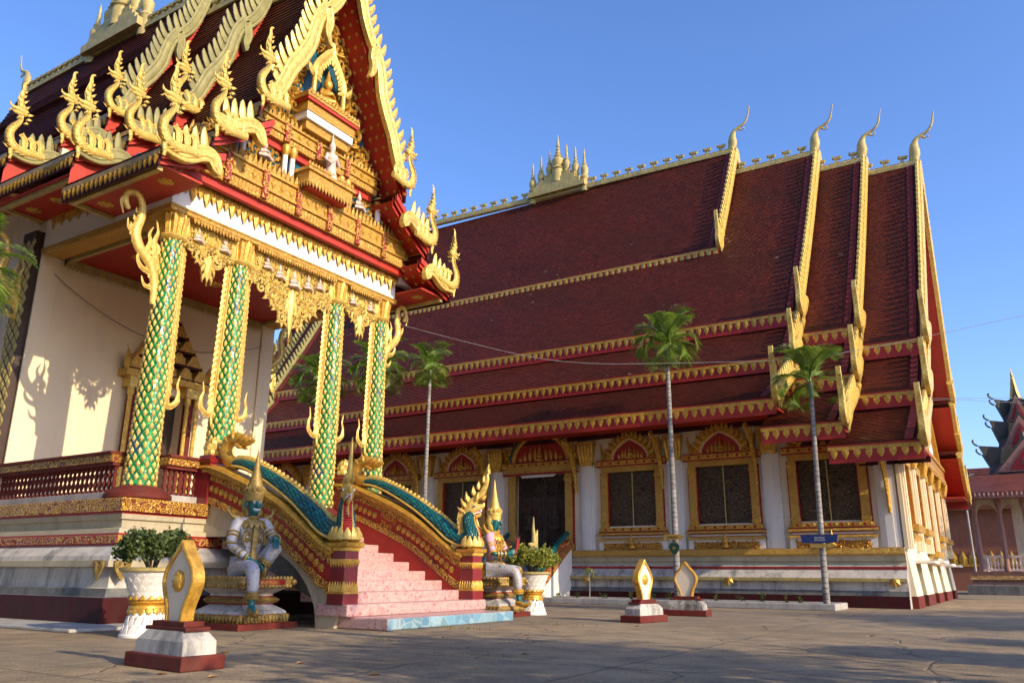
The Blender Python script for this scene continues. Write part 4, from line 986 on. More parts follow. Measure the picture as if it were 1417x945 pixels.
# coping line of the balustrade in (x, z)
COP = cr([(-12.25,2.62),(-11.9,2.58),(-11.3,2.38),(-10.7,2.15),(-10.1,1.86),(-9.6,1.54),(-9.2,1.27),(-8.95,1.16)], 6)
def side(s):
    yb = YC + s*1.7; fr = Fr((0, yb, 0), (1,0,0), (0,0,1))          # panel plane; fr.n = -Y
    o = fr.n*0
    w = .13
    body = MB()
    top = [(x, z-.05) for x, z in COP]; low = [(x, z-.66) for x, z in COP]
    for i in range(len(COP)-1):
        a, b, c, d = top[i], top[i+1], low[i+1], low[i]
        for yy, q in ((yb-w, 1), (yb+w, -1)):
            f = [(a[0],yy,a[1]),(b[0],yy,b[1]),(c[0],yy,c[1]),(d[0],yy,d[1])]; body.add(f, [(0,1,2,3)] if q < 0 else [(3,2,1,0)], 0)
        body.add([(d[0],yb-w,d[1]),(c[0],yb-w,c[1]),(c[0],yb+w,c[1]),(d[0],yb+w,d[1])], [(0,1,2,3)], 0)
        body.add([(a[0],yb-w,a[1]),(b[0],yb-w,b[1]),(b[0],yb+w,b[1]),(a[0],yb+w,a[1])], [(3,2,1,0)], 0)
    bal = mk('naga_balustrade', body, red, stair)
    cp = MB(); sec = [(-1,0),(-1,-1),(1,-1),(1,0),(.8,.25),(-.8,.25)]
    cp.strip([V((x,yb,z)) for x, z in COP], .2, V((0,0,1)), sec, 0, .07)
    for q in (-1,1):
        nn = V((0,q,0)); yy = yb+q*w
        P = [V((x,yy+q*.03,z-.06)) for x, z in COP]; cp.tube([p+V((0,q*.04,.02)) for p in P], .03, 6, 0)
        L, tot = resamp([(x,z) for x,z in COP], int(4.0/.085))
        for (x,z) in L[1:-1]: cp.blade([V((x,yy+q*.05,z-.05)), V((x,yy+q*.06,z-.11)), V((x,yy+q*.02,z-.17))], [.035,.04,.006], nn, .6, .02)
        for dz_, wd in ((-.215,.045),(-.60,.06)):
            cp.strip([V((x,yy+q*.002,z+dz_)) for x,z in COP], wd, nn, [(-1,-.02),(1,-.02),(1,.4),(-1,.4)], 1)
        L, tot = resamp([(x,z) for x,z in COP], 26)
        if q*s < 0 or s < 0:
            for i, (x,z) in enumerate(L[2:-2]):
                if s > 0 and q < 0 and 7 <= i <= 10: continue
                disc(cp, Fr((x,yy+q*.004,z-.40),(1,0,0) if q < 0 else (-1,0,0),(0,0,1)), 0, 0, .062, .03, 12, 0, 6)
    mk('coping', cp, [gold, gold_rel], bal, 40)
    # newel post
    px = -8.85; nw = MB()
    nw.stack(px, yb, [(.352,.17,.17,0),(.5,.17,.17,0),(.52,.15,.15,0),(1.16,.15,.15,0)]); po = mk('newel_post', nw, maroon_post, bal, bevel=.02)
    for z, h_, up in ((.52,.16,1),(1.0,.12,-1),(1.12,.14,1)):
        tr = MB()
        for dx, dy in ((1,0),(-1,0),(0,1),(0,-1)):
            n_ = V((dx,dy,0)); t_ = V((-dy,dx,0)); c = V((px,yb,z))+n_*.152
            a_, b_ = c-t_*.16, c+t_*.16
            teeth(tr, a_, b_, (0,0,up), n_, h_, 6, .032, .9); teeth(tr, a_, b_, (0,0,up), n_, h_*.6, 12, .02, .9)
        if z > 1.1: tr.stack(px, yb, [(1.16,.16,.16,0),(1.19,.2,.2,0),(1.24,.21,.21,0),(1.26,.17,.17,0)])
        if z < .6: tr.stack(px, yb, [(.50,.175,.175,0),(.53,.175,.175,0)])
        mk('petal_band', tr, gold, po, 40)

    bd = MB(); bx = -12.2                                  # pier with a lotus bud at the top
    bd.stack(bx, yb, [(FZ,.19,.19,1),(2.66,.19,.19,1),(2.66,.22,.22,1),(2.72,.24,.24,1),(2.76,.16,.16,1),(2.8,.16,.16,1)])
    bd.lathe((bx,yb,2.78), [(.07,0),(.13,.03),(.155,.09),(.16,.15),(.13,.23),(.08,.3),(.03,.35),(.005,.38)], 14, 0)
    for i in range(7):
        for r_ in range(3):
            t = 2*PI*(i+.5*(r_%2))/7; n_ = V((math.cos(t),math.sin(t),0)); c = V((bx,yb,2.8+.085*r_))
            rr_ = (.15,.155,.12)[r_]; bd.blade([c+n_*(rr_-.02), c+n_*rr_+V((0,0,.06)), c+n_*(rr_-.02)+V((0,0,.12)), c+n_*(rr_-.06)+V((0,0,.16))], [.05,.06,.04,.004], n_, .5, .01)
    mk('lotus_bud_pier', bd, [gold_pale, maroon_post], bal, 45)
    if s < 0 or True:                                     # arched white wall under the balustrade
        ar = MB(); out = [(x, z-.64) for x, z in COP]; x0 = -12.2
        arc = [(-9.28 - 2.35*(1-math.cos(PI/2*i/14)), .004+1.38*math.sin(PI/2*i/14)) for i in range(15)]
        poly = [(-8.86,.175),(-8.86,out[-1][1]+.02)] + [(x,z) for x,z in reversed(out)] + [(-12.2,1.38)] + list(reversed(arc)) + [(-8.9,.004)]
        poly = [p for i,p in enumerate(poly) if i == 0 or math.dist(p, poly[i-1]) > .01]
        ar.prism(poly, Fr((0, yb+.1, 0), (1,0,0), (0,0,1)), .2)
        mk('arch_wall', ar, cream, stair)
        iw = MB(); yi = yb-s*.1; st_ = [(-9.0-.4*i, .35+.165*i) for i in range(9)]
        iw.prism([(x,z) for x,z in out]+[(-8.9,.3)]+[(x-.2,z-.1) for x,z in st_], Fr((0, yi if s > 0 else yi+.05, 0), (1,0,0), (0,0,1)), .05)
        iw.m[0 if s < 0 else 1] = 1; mk('inner_wall', iw, [red, base_grey], stair)  # outward face dark grey: the shade inside the arch put into the colour
for s in (-1,1): side(s)
def thai_text(name, txt, size, loc, rot, mat, parent, ext=.008):
    cu = bpy.data.curves.new(name, 'FONT'); cu.body = txt; cu.size = size; cu.extrude = ext; cu.align_x = 'CENTER'; cu.align_y = 'CENTER'; cu.materials.append(mat)
    o = bpy.data.objects.new(name, cu); COL.objects.link(o); bpy.context.view_layer.update()
    me = bpy.data.meshes.new_from_object(o.evaluated_get(bpy.context.evaluated_depsgraph_get())); bpy.data.objects.remove(o)
    me.materials.clear(); me.materials.append(mat)
    return me
# raised lettering on the far panel
me = thai_text('raised_lettering', 'ทองสุข\n2540', .16, 0, 0, gold, None)
o = inst(me, 'raised_lettering', [c for c in stair.children if c.name.startswith('naga_balustrade')][1], (-10.83, YC+1.7-.135, 2.21-.42)); o.rotation_euler = (PI/2, math.radians(27), 0)

# ------------- the two nagas that lie on the balustrades
def with_uv_tube(mb, pts, rad, n, mi, su, sv, flat=1.0):
    pts = [V(p) for p in pts]; m = len(pts); vs = []; d = 0; ds = []
    for i, p in enumerate(pts):
        if i: d += (p-pts[i-1]).length
        ds.append(d)
    ref = V((0,1,0)); rows = []
    for i, p in enumerate(pts):
        t = (pts[min(i+1,m-1)]-pts[max(i-1,0)]).normalized(); a = ref - t*ref.dot(t); a.normalize(); b = t.cross(a)
        rows.append([p + a*(math.cos(2*PI*k/n)*rad[i]) + b*(math.sin(2*PI*k/n)*rad[i]*flat) for k in range(n)])
    for i in range(m-1):
        for k in range(n):
            k2 = (k+1) % n
            mb.add([rows[i][k], rows[i][k2], rows[i+1][k2], rows[i+1][k]], [(0,1,2,3)], mi, [[(k/n*su,ds[i]*sv),((k+1)/n*su,ds[i]*sv),((k+1)/n*su,ds[i+1]*sv),(k/n*su,ds[i+1]*sv)]])
    return rows
def naga(s, label):
    yb = YC+s*1.7; t = thing('naga_statue', (-8.9, yb, 1.26), label, 'naga statue')
    hd = math.radians(-38 if s < 0 else 24)              # the heads turn outwards
    body = cr([(-11.55,yb,2.62),(-11.2,yb,2.56),(-10.7,yb,2.36),(-10.1,yb,2.05),(-9.6,yb,1.72),(-9.3,yb,1.50),(-9.05,yb,1.40),(-8.9,yb,1.42)], 6)
    b = MB(); m = len(body); rad = [lerp(.10,.19,min(1,i/(m-1)*1.6)) for i in range(m)]
    with_uv_tube(b, body, rad, 14, 0, 16, 10, .85)
    c = V((-8.88,yb,1.3)); f = V((math.cos(hd),math.sin(hd),0)); sd = V((-f.y,f.x,0)); up = V((0,0,1))
    neck = [c+f*u+up*v for u,v in cr([(-.06,-.02),(.0,.1),(.02,.24),(-.03,.40),(-.04,.53),(.02,.62)], 4)]
    nr = [lerp(.21,.10,(i/(len(neck)-1))**.7) for i in range(len(neck))]
    with_uv_tube(b, neck, nr, 14, 0, 20, 15)
    bo = mk('body', b, teal_scale, t, 60)
    tr = MB()                                            # golden spine, side bands and breast collar
    top = [V(p)+V((0,0,rad[i]*.85)) for i,p in enumerate(body)]
    tr.strip(top[::1], .045, V((0,0,1)), [(-1,-.05),(1,-.05),(1,.5),(-1,.5)], 0)
    for i in range(1, m-1):
        p = top[i]; tr.blade([p, p+V((-.01,0,.035)), p+V((.03,0,.06))], [.05,.045,.01], V((0,-1,0)), .4, .05)
    for q in (-1,1): tr.tube([V(p)+V((0,q*rad[i]*.9,-rad[i]*.42)) for i,p in enumerate(body)], .025, 6)
    back = [neck[i]-f*nr[i]*.95 for i in range(len(neck))]
    tr.strip([*back], .05, -f, [(-1,-.06),(1,-.06),(1,.5),(-1,.5)], 0)
    for i in range(0, len(back)-1, 2): tr.blade([back[i], back[i]-f*.06+up*.04, back[i]-f*.07+up*.13], [.05,.05,.006], sd, .5, .05)
    for k in range(9):
        a = PI*(k-4)/4*.62; n_ = f*math.cos(a)+sd*math.sin(a); p = c+up*.02
        tr.blade([p+n_*.2+up*.16, p+n_*.245+up*.05, p+n_*.24-up*.03, p+n_*.2-up*.06], [.012,.055,.06,.02], n_, .4, .03)
    mk('golden_spine', tr, gold_pale, bo, 45)
    ch = MB()                                            # red breast plates edged with gold
    fr_ = [neck[i]+f*nr[i]*.93 for i in range(len(neck)-2)]
    ch.strip(fr_, [.09*nr[i]/.2 for i in range(len(fr_))], f, [(-1,-.08),(1,-.08),(1,.25),(-1,.25)], 0)
    for i in range(len(fr_)-1):
        p = fr_[i]; ch.box(0,0,0,0,0,0,0) if False else ch.blade([p+f*.02-sd*.07, p+f*.035, p+f*.02+sd*.07], [.02,.022,.02], f, .6, .01, 0)
    for q in (-1,1): ch.tube([p+sd*q*(.095*nr[i]/.2+.005)+f*.01 for i,p in enumerate(fr_)], .018, 6, 1)
    mk('breast_plates', ch, [red, gold_pale], bo, 45)
    h = MB(); H0 = c+up*.60                              # head
    KH = .68
    def Q(u, v, w=0): return H0+f*(u*KH)+up*(v*KH)+sd*(w*KH)
    h.tube([Q(-.12,.02),Q(0,.1),Q(.1,.15),Q(.2,.17),Q(.3,.19),Q(.36,.24),Q(.37,.3)], [.095,.12,.105,.08,.055,.036,.01], 12, 0, .85, up=tuple(sd))
    hdo = mk('head', h, gold_pale, t, 55)
    j = MB(); j.tube([Q(-.05,-.04),Q(.06,-.07),Q(.17,-.06),Q(.26,-.03),Q(.3,.02)], [.065,.06,.048,.032,.01], 10, 0, .7, up=tuple(sd)); leafm(j, Fr(Q(.1,-.1),tuple(f),(0,0,1)), 0,0,-1.2,.26,.05,.9,.8)
    mk('lower_jaw', j, gold_pale, hdo, 55)
    mo = MB(); mo.tube([Q(.0,.02),Q(.1,.03),Q(.2,.05),Q(.27,.07)], [.068,.072,.056,.032], 10, 0, .7, up=tuple(sd)); mk('mouth', mo, red, hdo, 55)
    te = MB()
    for q in (-1,1):
        for i in range(7):
            u = .08+.03*i; w_ = q*(.095-.008*i)
            te.blade([Q(u,.075+.008*i,w_), Q(u,.03+.01*i,w_*1.02)], [.014,.003], sd*q, .8, .012); te.blade([Q(u,-.025+.008*i,w_*.85), Q(u,.02+.01*i,w_*.9)], [.013,.003], sd*q, .8, .012)
    for i in range(4):
        w_ = (i-1.5)*.03; te.blade([Q(.29,.12,w_), Q(.3,.06,w_)], [.014,.003], f, .8, .012)
    mk('teeth', te, white_clean, hdo, 50)
    for q in (-1,1): ey = MB(); knob(ey, Q(.12,.2,q*.125), .026, 10, 0); knob(ey, Q(.135,.2,q*.16), .015, 8, 1); mk('eye', ey, [white_clean, black_paint], hdo, 60)
    cr2 = MB()                                           # tall swept crest
    crest = [Q(u,v) for u,v in cr([(-.08,.1),(.02,.28),(.16,.42),(.3,.56),(.40,.76),(.45,.95),(.43,1.13),(.47,1.28),(.49,1.38)], 5)] if s > 0 else [Q(u,v) for u,v in cr([(-.05,.1),(.0,.3),(.06,.5),(.12,.72),(.17,.94),(.2,1.12),(.2,1.28),(.23,1.4)], 5)]
    n = len(crest); cr2.tube(crest, [lerp(.10,.01,(i/(n-1))**.8) for i in range(n)], 10, 0, .45 if s > 0 else .75, up=tuple(sd))
    for q in (.05,-.05):
        ff = Fr(H0+sd*q, tuple(f), (0,0,1))
        for (u,v,a,L,w_) in ((-.1,.12,2.5,.26,.06),(-.12,.02,2.9,.24,.06),(-.05,.22,2.2,.28,.06),(.05,.34,2.0,.26,.055),(.14,.45,1.9,.24,.05),(.24,.58,1.85,.22,.045),(.33,.74,1.8,.18,.035),(.2,.26,.7,.18,.045),(.1,.24,1.2,.24,.05)):
            uu_ = u*(1 if s > 0 else .55); 
            if s < 0 and a < 2.15 and v > .3: continue
            leafm(cr2, ff, uu_, v, a-.25 if a > 1.5 else a, L*.72, w_*.9, -.6 if a > 1.5 else .6, .8)
        spiral(cr2, ff, -.04, .02, .1, 0, 1.3, 1, .035)
    mk('crest', cr2, gold_pale, hdo, 50)
    ta = MB()                                            # curled golden tail
    tail = cr([(-11.5,yb,2.6),(-11.72,yb,2.68),(-11.86,yb,2.82),(-11.84,yb,2.98),(-11.7,yb,3.06),(-11.5,yb,3.04),(-11.3,yb,2.98),(-11.12,yb,3.0)], 6)
    n = len(tail); ta.tube(tail, [lerp(.11,.135,math.sin(PI*min(1,i/n*1.3))) if i < n*.7 else lerp(.12,.01,(i-n*.7)/(n*.3)) for i in range(n)], 10, 0, .6, up=(0,1,0))
    for q in (.06,-.06):
        ff = Fr((0,yb+q,0),(1,0,0),(0,0,1))
        for u,v,a,L in ((-11.75,3.02,2.4,.2),(-11.62,3.06,1.9,.2),(-11.5,3.02,.5,.26),(-11.55,2.96,-.5,.24),(-11.35,2.98,.6,.18),(-11.88,2.9,2.9,.16)): leafm(ta, ff, u, v, a, L, .05, .5, .8)
    mk('tail', ta, gold, t, 50)
naga(-1, 'teal scaled naga with its head turned to the viewer, on the nearer stair balustrade')
naga(1, 'teal scaled naga seen in profile with a tall golden crest, on the farther stair balustrade')
# ================================================================== THE LONG HALL
WY, FX, LX, YR = 24.3, -2.7, -32.1, 31.2               # wall plane, right and left ends, ridge
vih = thing('assembly_hall', (-17.4, YR, 0), 'long white assembly hall with stepped maroon tiled roofs and gilded windows, behind the palms', 'temple')
YF = 2*YR-WY
pd = MB()
prof = [(0,.42,0),(.31,.42,1),(.315,.36,1),(.44,.33,2),(.45,.32,2),(.67,.30,3),(.675,.42,3),(.76,.42,4),(.765,.38,4),(.99,.16,5),(1.0,.19,5),(1.06,.19,4),(1.065,.15,4),(1.10,.14,6),(1.11,.10,6),(1.2,.08,4),(1.21,.13,6),(1.34,.15,6),(1.36,.2,7),(1.40,.22,7),(1.55,.22,7)]
vs = []
for i in range(len(prof)-1):
    z0, o0, m = prof[i]; z1, o1, _ = prof[i+1]
    pd.add([(LX,WY-o0,z0),(FX,WY-o0,z0),(FX,WY-o1,z1),(LX,WY-o1,z1)], [(0,1,2,3)], m)
pd.add([(LX,WY-.22,1.55),(FX,WY-.22,1.55),(FX,WY+.1,1.55),(LX,WY+.1,1.55)], [(0,1,2,3)], 7)
n = len(prof); pd.add([(FX,WY-o,z) for z,o,_ in prof]+[(FX,WY+.05,1.55),(FX,WY+.05,0)], [tuple(range(n+2))], 4)
mk('podium', pd, [maroon, base_grey, moss_white, gold_aged, moss_white, red, cream, gold_fine], vih)
for x in (-3.0, -7.4, -12.0, -16.6):
    an = MB(); fr = Fr((x, WY-.43, .70), (1,0,0), (0,0,1))
    for a, L in ((-PI/2,.26),(-PI/2-.6,.22),(-PI/2+.6,.22)): leafm(an, fr, 0, .04, a, L, .09, (a+PI/2)*1.2, .8, .01)
    mk('antefix', an, gold, vih, 40)
win = [(-4.5,2.15),(-7.5,2.2),(-10.5,2.15),(-17.2,2.05),(-20.35,2.05),(-23.4,2.05),(-26.4,2.05),(-29.4,2.05)]
DX, DW = -13.87, 2.62
wl = MB()
wall_y(wl, WY, LX, FX-.303, 1.4, 3.9, [(x-.83,x+.83,2.3,3.9) for x,_ in win]+[(DX-.98,DX+.98,1.5,3.9)], .3)
for a_, b_, z_ in ((LX,-5.35,5.28),(-5.35,-3.6,4.56),(-3.6,FX-.303,3.92)):
    xs2 = sorted([a_, b_]+[v for x,_ in win for v in (x-.83,x+.83) if a_ < v < b_]+([DX-.98,DX+.98] if a_ < DX < b_ else []))
    for p_, q_ in zip(xs2[:-1], xs2[1:]):
        m_ = (p_+q_)/2; low_ = 3.9
        if any(abs(m_-x) < .83 for x,_ in win): low_ = 4.02
        if abs(m_-DX) < .98: low_ = 4.1
        if z_ > low_: wl.box(p_, q_, WY, WY+.3, low_, z_)
mk('front_wall', wl, white, vih)
wb = MB(); wb.box(LX, LX+.3, WY+.3, YF, 0, 7); wb.box(LX+.3, FX-.3, YF-.3, YF, 0, 7); mk('rear_wall', wb, white, vih)
# pilasters with capitals and eave brackets
M_br2 = {}
def slim_bracket():
    mb = MB(); fr = Fr((0,0,0),(0,-1,0),(0,0,1))
    path = cr([(.0,-1.55),(.05,-1.0),(.18,-.6),(.4,-.25),(.62,-.02),(.85,.1)], 6)
    mb.tube([fr(u,v) for u,v in path], [lerp(.06,.1,i/len(path)) for i in range(len(path))], 9, 0, .8, up=(1,0,0))
    for q in (1,-1):
        nn = V((q,0,0))
        for i in range(3, len(path)-1, 2):
            u, v = path[i]; mb.blade([fr(u+.03,v-.04), fr(u+.12,v-.06), fr(u+.17,v+.02)], [.05,.05,.006], nn, .6, .005)
        for pth, w_ in (([(.2,-.5),(.12,-.2),(.18,.0),(.1,.2)],.07), ([(.02,-1.2),(.1,-1.3),(.16,-1.2)],.05), ([(.35,-.3),(.3,-.02),(.36,.12)],.06)):
            p = cr(pth,5); mb.blade([fr(*a) for a in p], [lerp(w_,.006,i/(len(p)-1)) for i in range(len(p))], nn, .7, .005)
    return tmp_mesh('eave_bracket', mb, gold, 45)
SB = slim_bracket()
def pil_mesh():
    p = MB(); p.box(-.25,.25,-.07,0,1.56,4.35,0); p.box(-.18,.18,-.1,-.07,1.56,4.35,0); p.box(-.1,.1,-.125,-.1,1.56,4.35,0)
    c = MB(); c.frustum(0,-.07,4.3,4.42,.2,.13,.21,.15); c.frustum(0,-.08,4.42,4.95,.2,.14,.28,.2)
    for i in range(5):
        x = (i-2)*.1; c.blade([V((x,-.2,4.36)), V((x*1.1,-.24,4.6)), V((x*1.2,-.28,4.85)), V((x*1.25,-.3,4.98))], [.05,.055,.05,.02], V((0,-1,0)), .6, .03)
    c.box(-.3,.3,-.3,0,4.97,5.06); c.box(-.22,.22,-.2,0,4.28,4.33)
    return tmp_mesh('pilaster', p, white_clean), tmp_mesh('capital', c, gold, 40)
PM, PC = pil_mesh()
for x in (-6.05,-9.0,-12.05,-15.65,-18.75,-21.85,-24.9,-27.9):
    o = inst(PM, 'pilaster', vih, (x, WY, 0)); inst(PC, 'capital', o, (0,0,0), world=False); inst(SB, 'eave_bracket', o, (-.42,-.1,4.95), world=False)
o = inst(PM, 'pilaster', vih, (FX-.3, WY, .14), 0, (1,1,.91)); q = inst(SB, 'eave_bracket', o, (.05,-.1,4.1), world=False)
# windows
def window_parts():
    f = MB(); s_ = MB(); p = MB(); t = MB(); b = MB()
    fr = Fr((0,0,0),(1,0,0),(0,0,1))
    for q in (-1,1):
        f.box(q*.83, q*1.06, -.1, .05, 2.25, 4.02, 0); f.box(q*.80, q*.83, -.06, .1, 2.3, 4.02, 1); f.box(q*1.06, q*1.10, -.05, 0, 2.25, 4.02, 1)
        f.box(q*.81, q*1.08, -.115, 0, 3.82, 3.9, 2); f.box(q*.81, q*1.08, -.115, 0, 2.32, 2.4, 2)
    f.box(-1.06,1.06,-.09,.05,4.02,4.2,0); f.box(-1.2,1.2,-.14,0,4.2,4.24,1); f.box(-1.22,1.22,-.17,0,4.24,4.37,2); f.box(-1.2,1.2,-.14,0,4.37,4.42,1)
    for i in range(16):
        dia(f, Fr((-1.13+i*.15,-.171,4.305),(1,0,0),(0,0,1)), 0, 0, .06, .055, .02, 1 if i % 2 else 0)
    # sill mouldings
    f.box(-1.12,1.12,-.16,0,2.13,2.25,2); f.box(-1.17,1.17,-.12,0,2.08,2.13,1); f.box(-1.2,1.2,-.2,0,2.02,2.08,0); f.box(-1.08,1.08,-.1,0,1.99,2.02,1); f.box(-1.06,1.06,-.08,0,1.93,1.99,3); f.box(-1.08,1.08,-.1,0,1.905,1.93,1); f.box(-1.18,1.18,-.2,0,1.84,1.905,0)
    for i in range(15): dia(f, Fr((-1.05+i*.15,-.161,2.19),(1,0,0),(0,0,1)), 0, 0, .06, .05, .02, 1 if i % 2 else 0)
    b.box(-1.15,1.15,-.12,0,1.56,1.84,0); b.box(-.98,.98,-.13,-.12,1.56,1.76,1); fp = Fr((0,-.13,0),(1,0,0),(0,0,1))
    panel(b, fp, lambda u,v: abs(u) > .16, -.94, .94, 1.6, 1.73, .085, 4, .5, 2)
    for s in (-1,1): b.blade([fp(s*.94,1.73), fp(s*.7,1.68), fp(s*.5,1.62)], [.02,.03,.01], fp.n, .6, .01, 2)
    b.lathe((0,-.2,1.6), [(.11,0),(.12,.05),(.07,.1),(.11,.16),(.09,.23),(.04,.3),(.025,.38),(.004,.46)], 10, 2)
    s_.box(-.80,-.015,.04,.07,2.3,4.02,0); s_.box(.015,.80,.04,.07,2.3,4.02,0)
    s_.box(-.018,.018,.025,.06,2.3,4.02,1)
    for x0, x1 in ((-.78,-.03),(.03,.78)):
        for a,c,d,e in ((x0,x0+.03,2.33,3.99),(x1-.03,x1,2.33,3.99),(x0,x1,2.33,2.37),(x0,x1,3.95,3.99)): s_.box(a,c,.03,.045,d,e,0)
    # pediment: pointed red tympanum, gilded figures, flames and side naga heads
    K = lambda u, v: (u*.84, 4.42+(v-4.42)*.74)
    arch = [K(*p) for p in [(-.72,4.42)] + cr([(-.72,4.62),(-.55,4.9),(-.28,5.12),(0,5.28),(.28,5.12),(.55,4.9),(.72,4.62)], 4) + [(.72,4.42)]]
    t.prism(arch, Fr((0,-.03,0),(1,0,0),(0,0,1)), .04, 0)
    fr_ = Fr((0,-.08,0),(1,0,0),(0,0,1))
    for (u,v,a,L,cu) in [(s*x,4.44,PI/2,h,s*c_) for s in (-1,1) for x,h,c_ in ((.16,.38,.4),(.28,.32,.5),(.4,.22,.5),(.08,.22,-.3))]: leafm(t, fr_, u, v, a, L, .055, cu, .7, 0, 7, 1)
    t.lathe((0,-.1,4.43), [(.11,0),(.13,.04),(.07,.09),(.09,.16),(.05,.22),(.06,.27),(.03,.33),(.015,.41),(.003,.5)], 10, 1)
    rim = [K(*p) for p in cr([(-.80,4.44),(-.78,4.66),(-.6,4.95),(-.31,5.19),(0,5.36),(.31,5.19),(.6,4.95),(.78,4.66),(.80,4.44)], 5)]
    t.strip([fr_(u,v) for u,v in rim], .06, fr_.n, [(-1,-.1),(1,-.1),(1,.3),(.4,.8),(-.4,.8),(-1,.3)], 2)
    inn = [(u*.9,(v-4.44)*.9+4.44) for u,v in rim]; t.strip([fr_(u,v) for u,v in inn], .02, fr_.n, [(-1,-.08),(1,-.08),(1,1.4),(-1,1.4)], 3)
    for s in (-1,1):
        for k,(u,v,a,L,w_) in enumerate(((.66,4.58,.75,.36,.11),(.58,4.74,.95,.38,.11),(.46,4.87,1.1,.38,.11),(.33,4.97,1.25,.38,.11),(.2,5.06,1.4,.38,.1),(.09,5.12,1.5,.36,.08))):
            leafm(t, Fr((0,-.1,0),(1,0,0),(0,0,1)), s*u, v, PI/2-s*(PI/2-a), L, w_, s*.5, .5, 0, 6, 2)
        pth = cr([(s*.64,4.45),(s*.8,4.44),(s*.93,4.5),(s*.97,4.64),(s*1.03,4.8),(s*1.04,4.98)],5); t.blade([fr_(u,v) for u,v in pth], [lerp(.11,.01,(i/(len(pth)-1))**1.3) for i in range(len(pth))], fr_.n, .7, .05, 2)
        leafm(t, fr_, s*.8, 4.46, PI/2-s*.2, .22, .07, -s*.4, .7, 0, 6, 2); spiral(t, fr_, s*.76, 4.5, .08, 0, 1.2, s, .03, .8, .02, 12, 2)
    leafm(t, fr_, 0, 5.12, PI/2, .42, .065, 0, .8, 0, 6, 2); knob(t, fr_(0,5.18,.02), .06, 8, 2)
    return [('window', tmp_mesh('window', f, [gold_fine, red, gold, white_clean], 40)), ('shutter', tmp_mesh('shutter', s_, [shutter_mat, gold_aged])), ('window_pediment', tmp_mesh('window_pediment', t, [red, gold, gold, pink_white], 45)), ('apron_panel', tmp_mesh('apron_panel', b, [white_clean, gold_red, gold], 45))]
WP = window_parts()
for x, w_ in win:
    o = inst(WP[0][1], 'window', vih, (x, WY, 0))
    for nm, me in WP[1:]:
        q = inst(me, nm, o, (0,0,0), world=False)
        if nm == 'window_pediment' and x > -5: q.scale = (1,1,.5); q.location = (0,0,4.42*.5)
# door with a round green-edged arch
f = MB(); fr = Fr((DX,WY-.08,0),(1,0,0),(0,0,1))
for q in (-1,1):
    a, b = sorted((DX+q*.98, DX+q*1.24)); f.box(a, b, WY-.12, WY+.05, 1.56, 4.1, 0); f.box(a-.03, b+.03, WY-.15, WY, 3.85, 3.97, 2); f.box(a-.05, b+.05, WY-.2, WY, 1.56, 1.75, 2)
    a, b = sorted((DX+q*1.24, DX+q*1.29)); f.box(a, b, WY-.07, WY, 1.56, 4.1, 1)
f.box(DX-1.45,DX+1.45,WY-.2,WY,4.1,4.16,1); f.box(DX-1.42,DX+1.42,WY-.17,WY,4.16,4.36,0); f.box(DX-1.47,DX+1.47,WY-.24,WY,4.36,4.5,2); f.box(DX-1.45,DX+1.45,WY-.2,WY,4.5,4.54,1)
for i in range(20): dia(f, Fr((DX-1.38+i*.145,WY-.241,4.43),(1,0,0),(0,0,1)), 0, 0, .06, .055, .02, 1 if i % 2 else 2)
dof = mk('door_frame', f, [gold_fine, red, gold], vih, 40)
d = MB(); d.box(DX-.98, DX-.02, WY+.1, WY+.14, 1.5, 4.1); d.box(DX+.02, DX+.98, WY+.1, WY+.14, 1.5, 4.1)
dfr = Fr((DX,WY+.1,0),(1,0,0),(0,0,1))
for s in (-1,1):
    c = DX+s*.5; d.box(c-.4, c-.34, WY+.07, WY+.1, 1.6, 4.0); d.box(c+.34, c+.4, WY+.07, WY+.1, 1.6, 4.0); d.lathe((c,WY+.1,2.25), [(.2,0),(.22,.1),(.12,.2),(.2,.45),(.12,.58),(.12,.7),(.07,.8),(.04,1.0),(.005,1.2)], 10)
    panel(d, dfr, lambda u,v,s=s: abs(u-s*.5) < .3 and (v > 3.4 or v < 2.2), s*.5-.3, s*.5+.3, 1.7, 3.95, .1, 3+s, .5)
mk('door_leaves', d, door_mat, dof, 45)
p = MB(); R0 = 1.0
p.prism([(-R0,4.54)]+[(-R0*math.cos(PI*i/18),4.56+.82*math.sin(PI*i/18)) for i in range(19)]+[(R0,4.54)], Fr((DX,WY-.03,0),(1,0,0),(0,0,1)), .04, 0)
for rr_, w_, m_ in ((1.09,.075,1),(1.22,.06,3)):
    pth = [(rr_*math.cos(PI-PI*i/24),4.56+rr_*.83*math.sin(PI*i/24)) for i in range(25)]
    p.strip([fr(u,v) for u,v in pth], w_, fr.n, [(-1,-.1),(1,-.1),(1,.3),(.4,.8),(-.4,.8),(-1,.3)], m_)
for i in range(17):
    a = PI*(i+.5)/17; u, v = 1.26*math.cos(a), 4.56+1.05*math.sin(a); leafm(p, fr, u, v, a*.55+PI*.225, .3 if i != 8 else .5, .1, (.4 if a < PI/2 else -.4), .5, 0, 6, 1)
for s in (-1,1):
    pth = cr([(s*1.2,4.58),(s*1.36,4.62),(s*1.42,4.8),(s*1.46,5.0),(s*1.52,5.2)],5); p.blade([fr(u,v) for u,v in pth], [lerp(.12,.01,(i/(len(pth)-1))**1.3) for i in range(len(pth))], fr.n, .7, .05, 1)
    for x_, h_, c_ in ((.22,.55,.4),(.42,.5,.5),(.62,.4,.5),(.8,.22,.4)): leafm(p, fr, s*x_, 4.58, PI/2, h_, .08, s*c_, .7, 0, 7, 1)
p.lathe((DX,WY-.1,4.55), [(.15,0),(.17,.05),(.1,.12),(.12,.22),(.07,.3),(.08,.36),(.04,.44),(.02,.55),(.003,.72)], 10, 1)
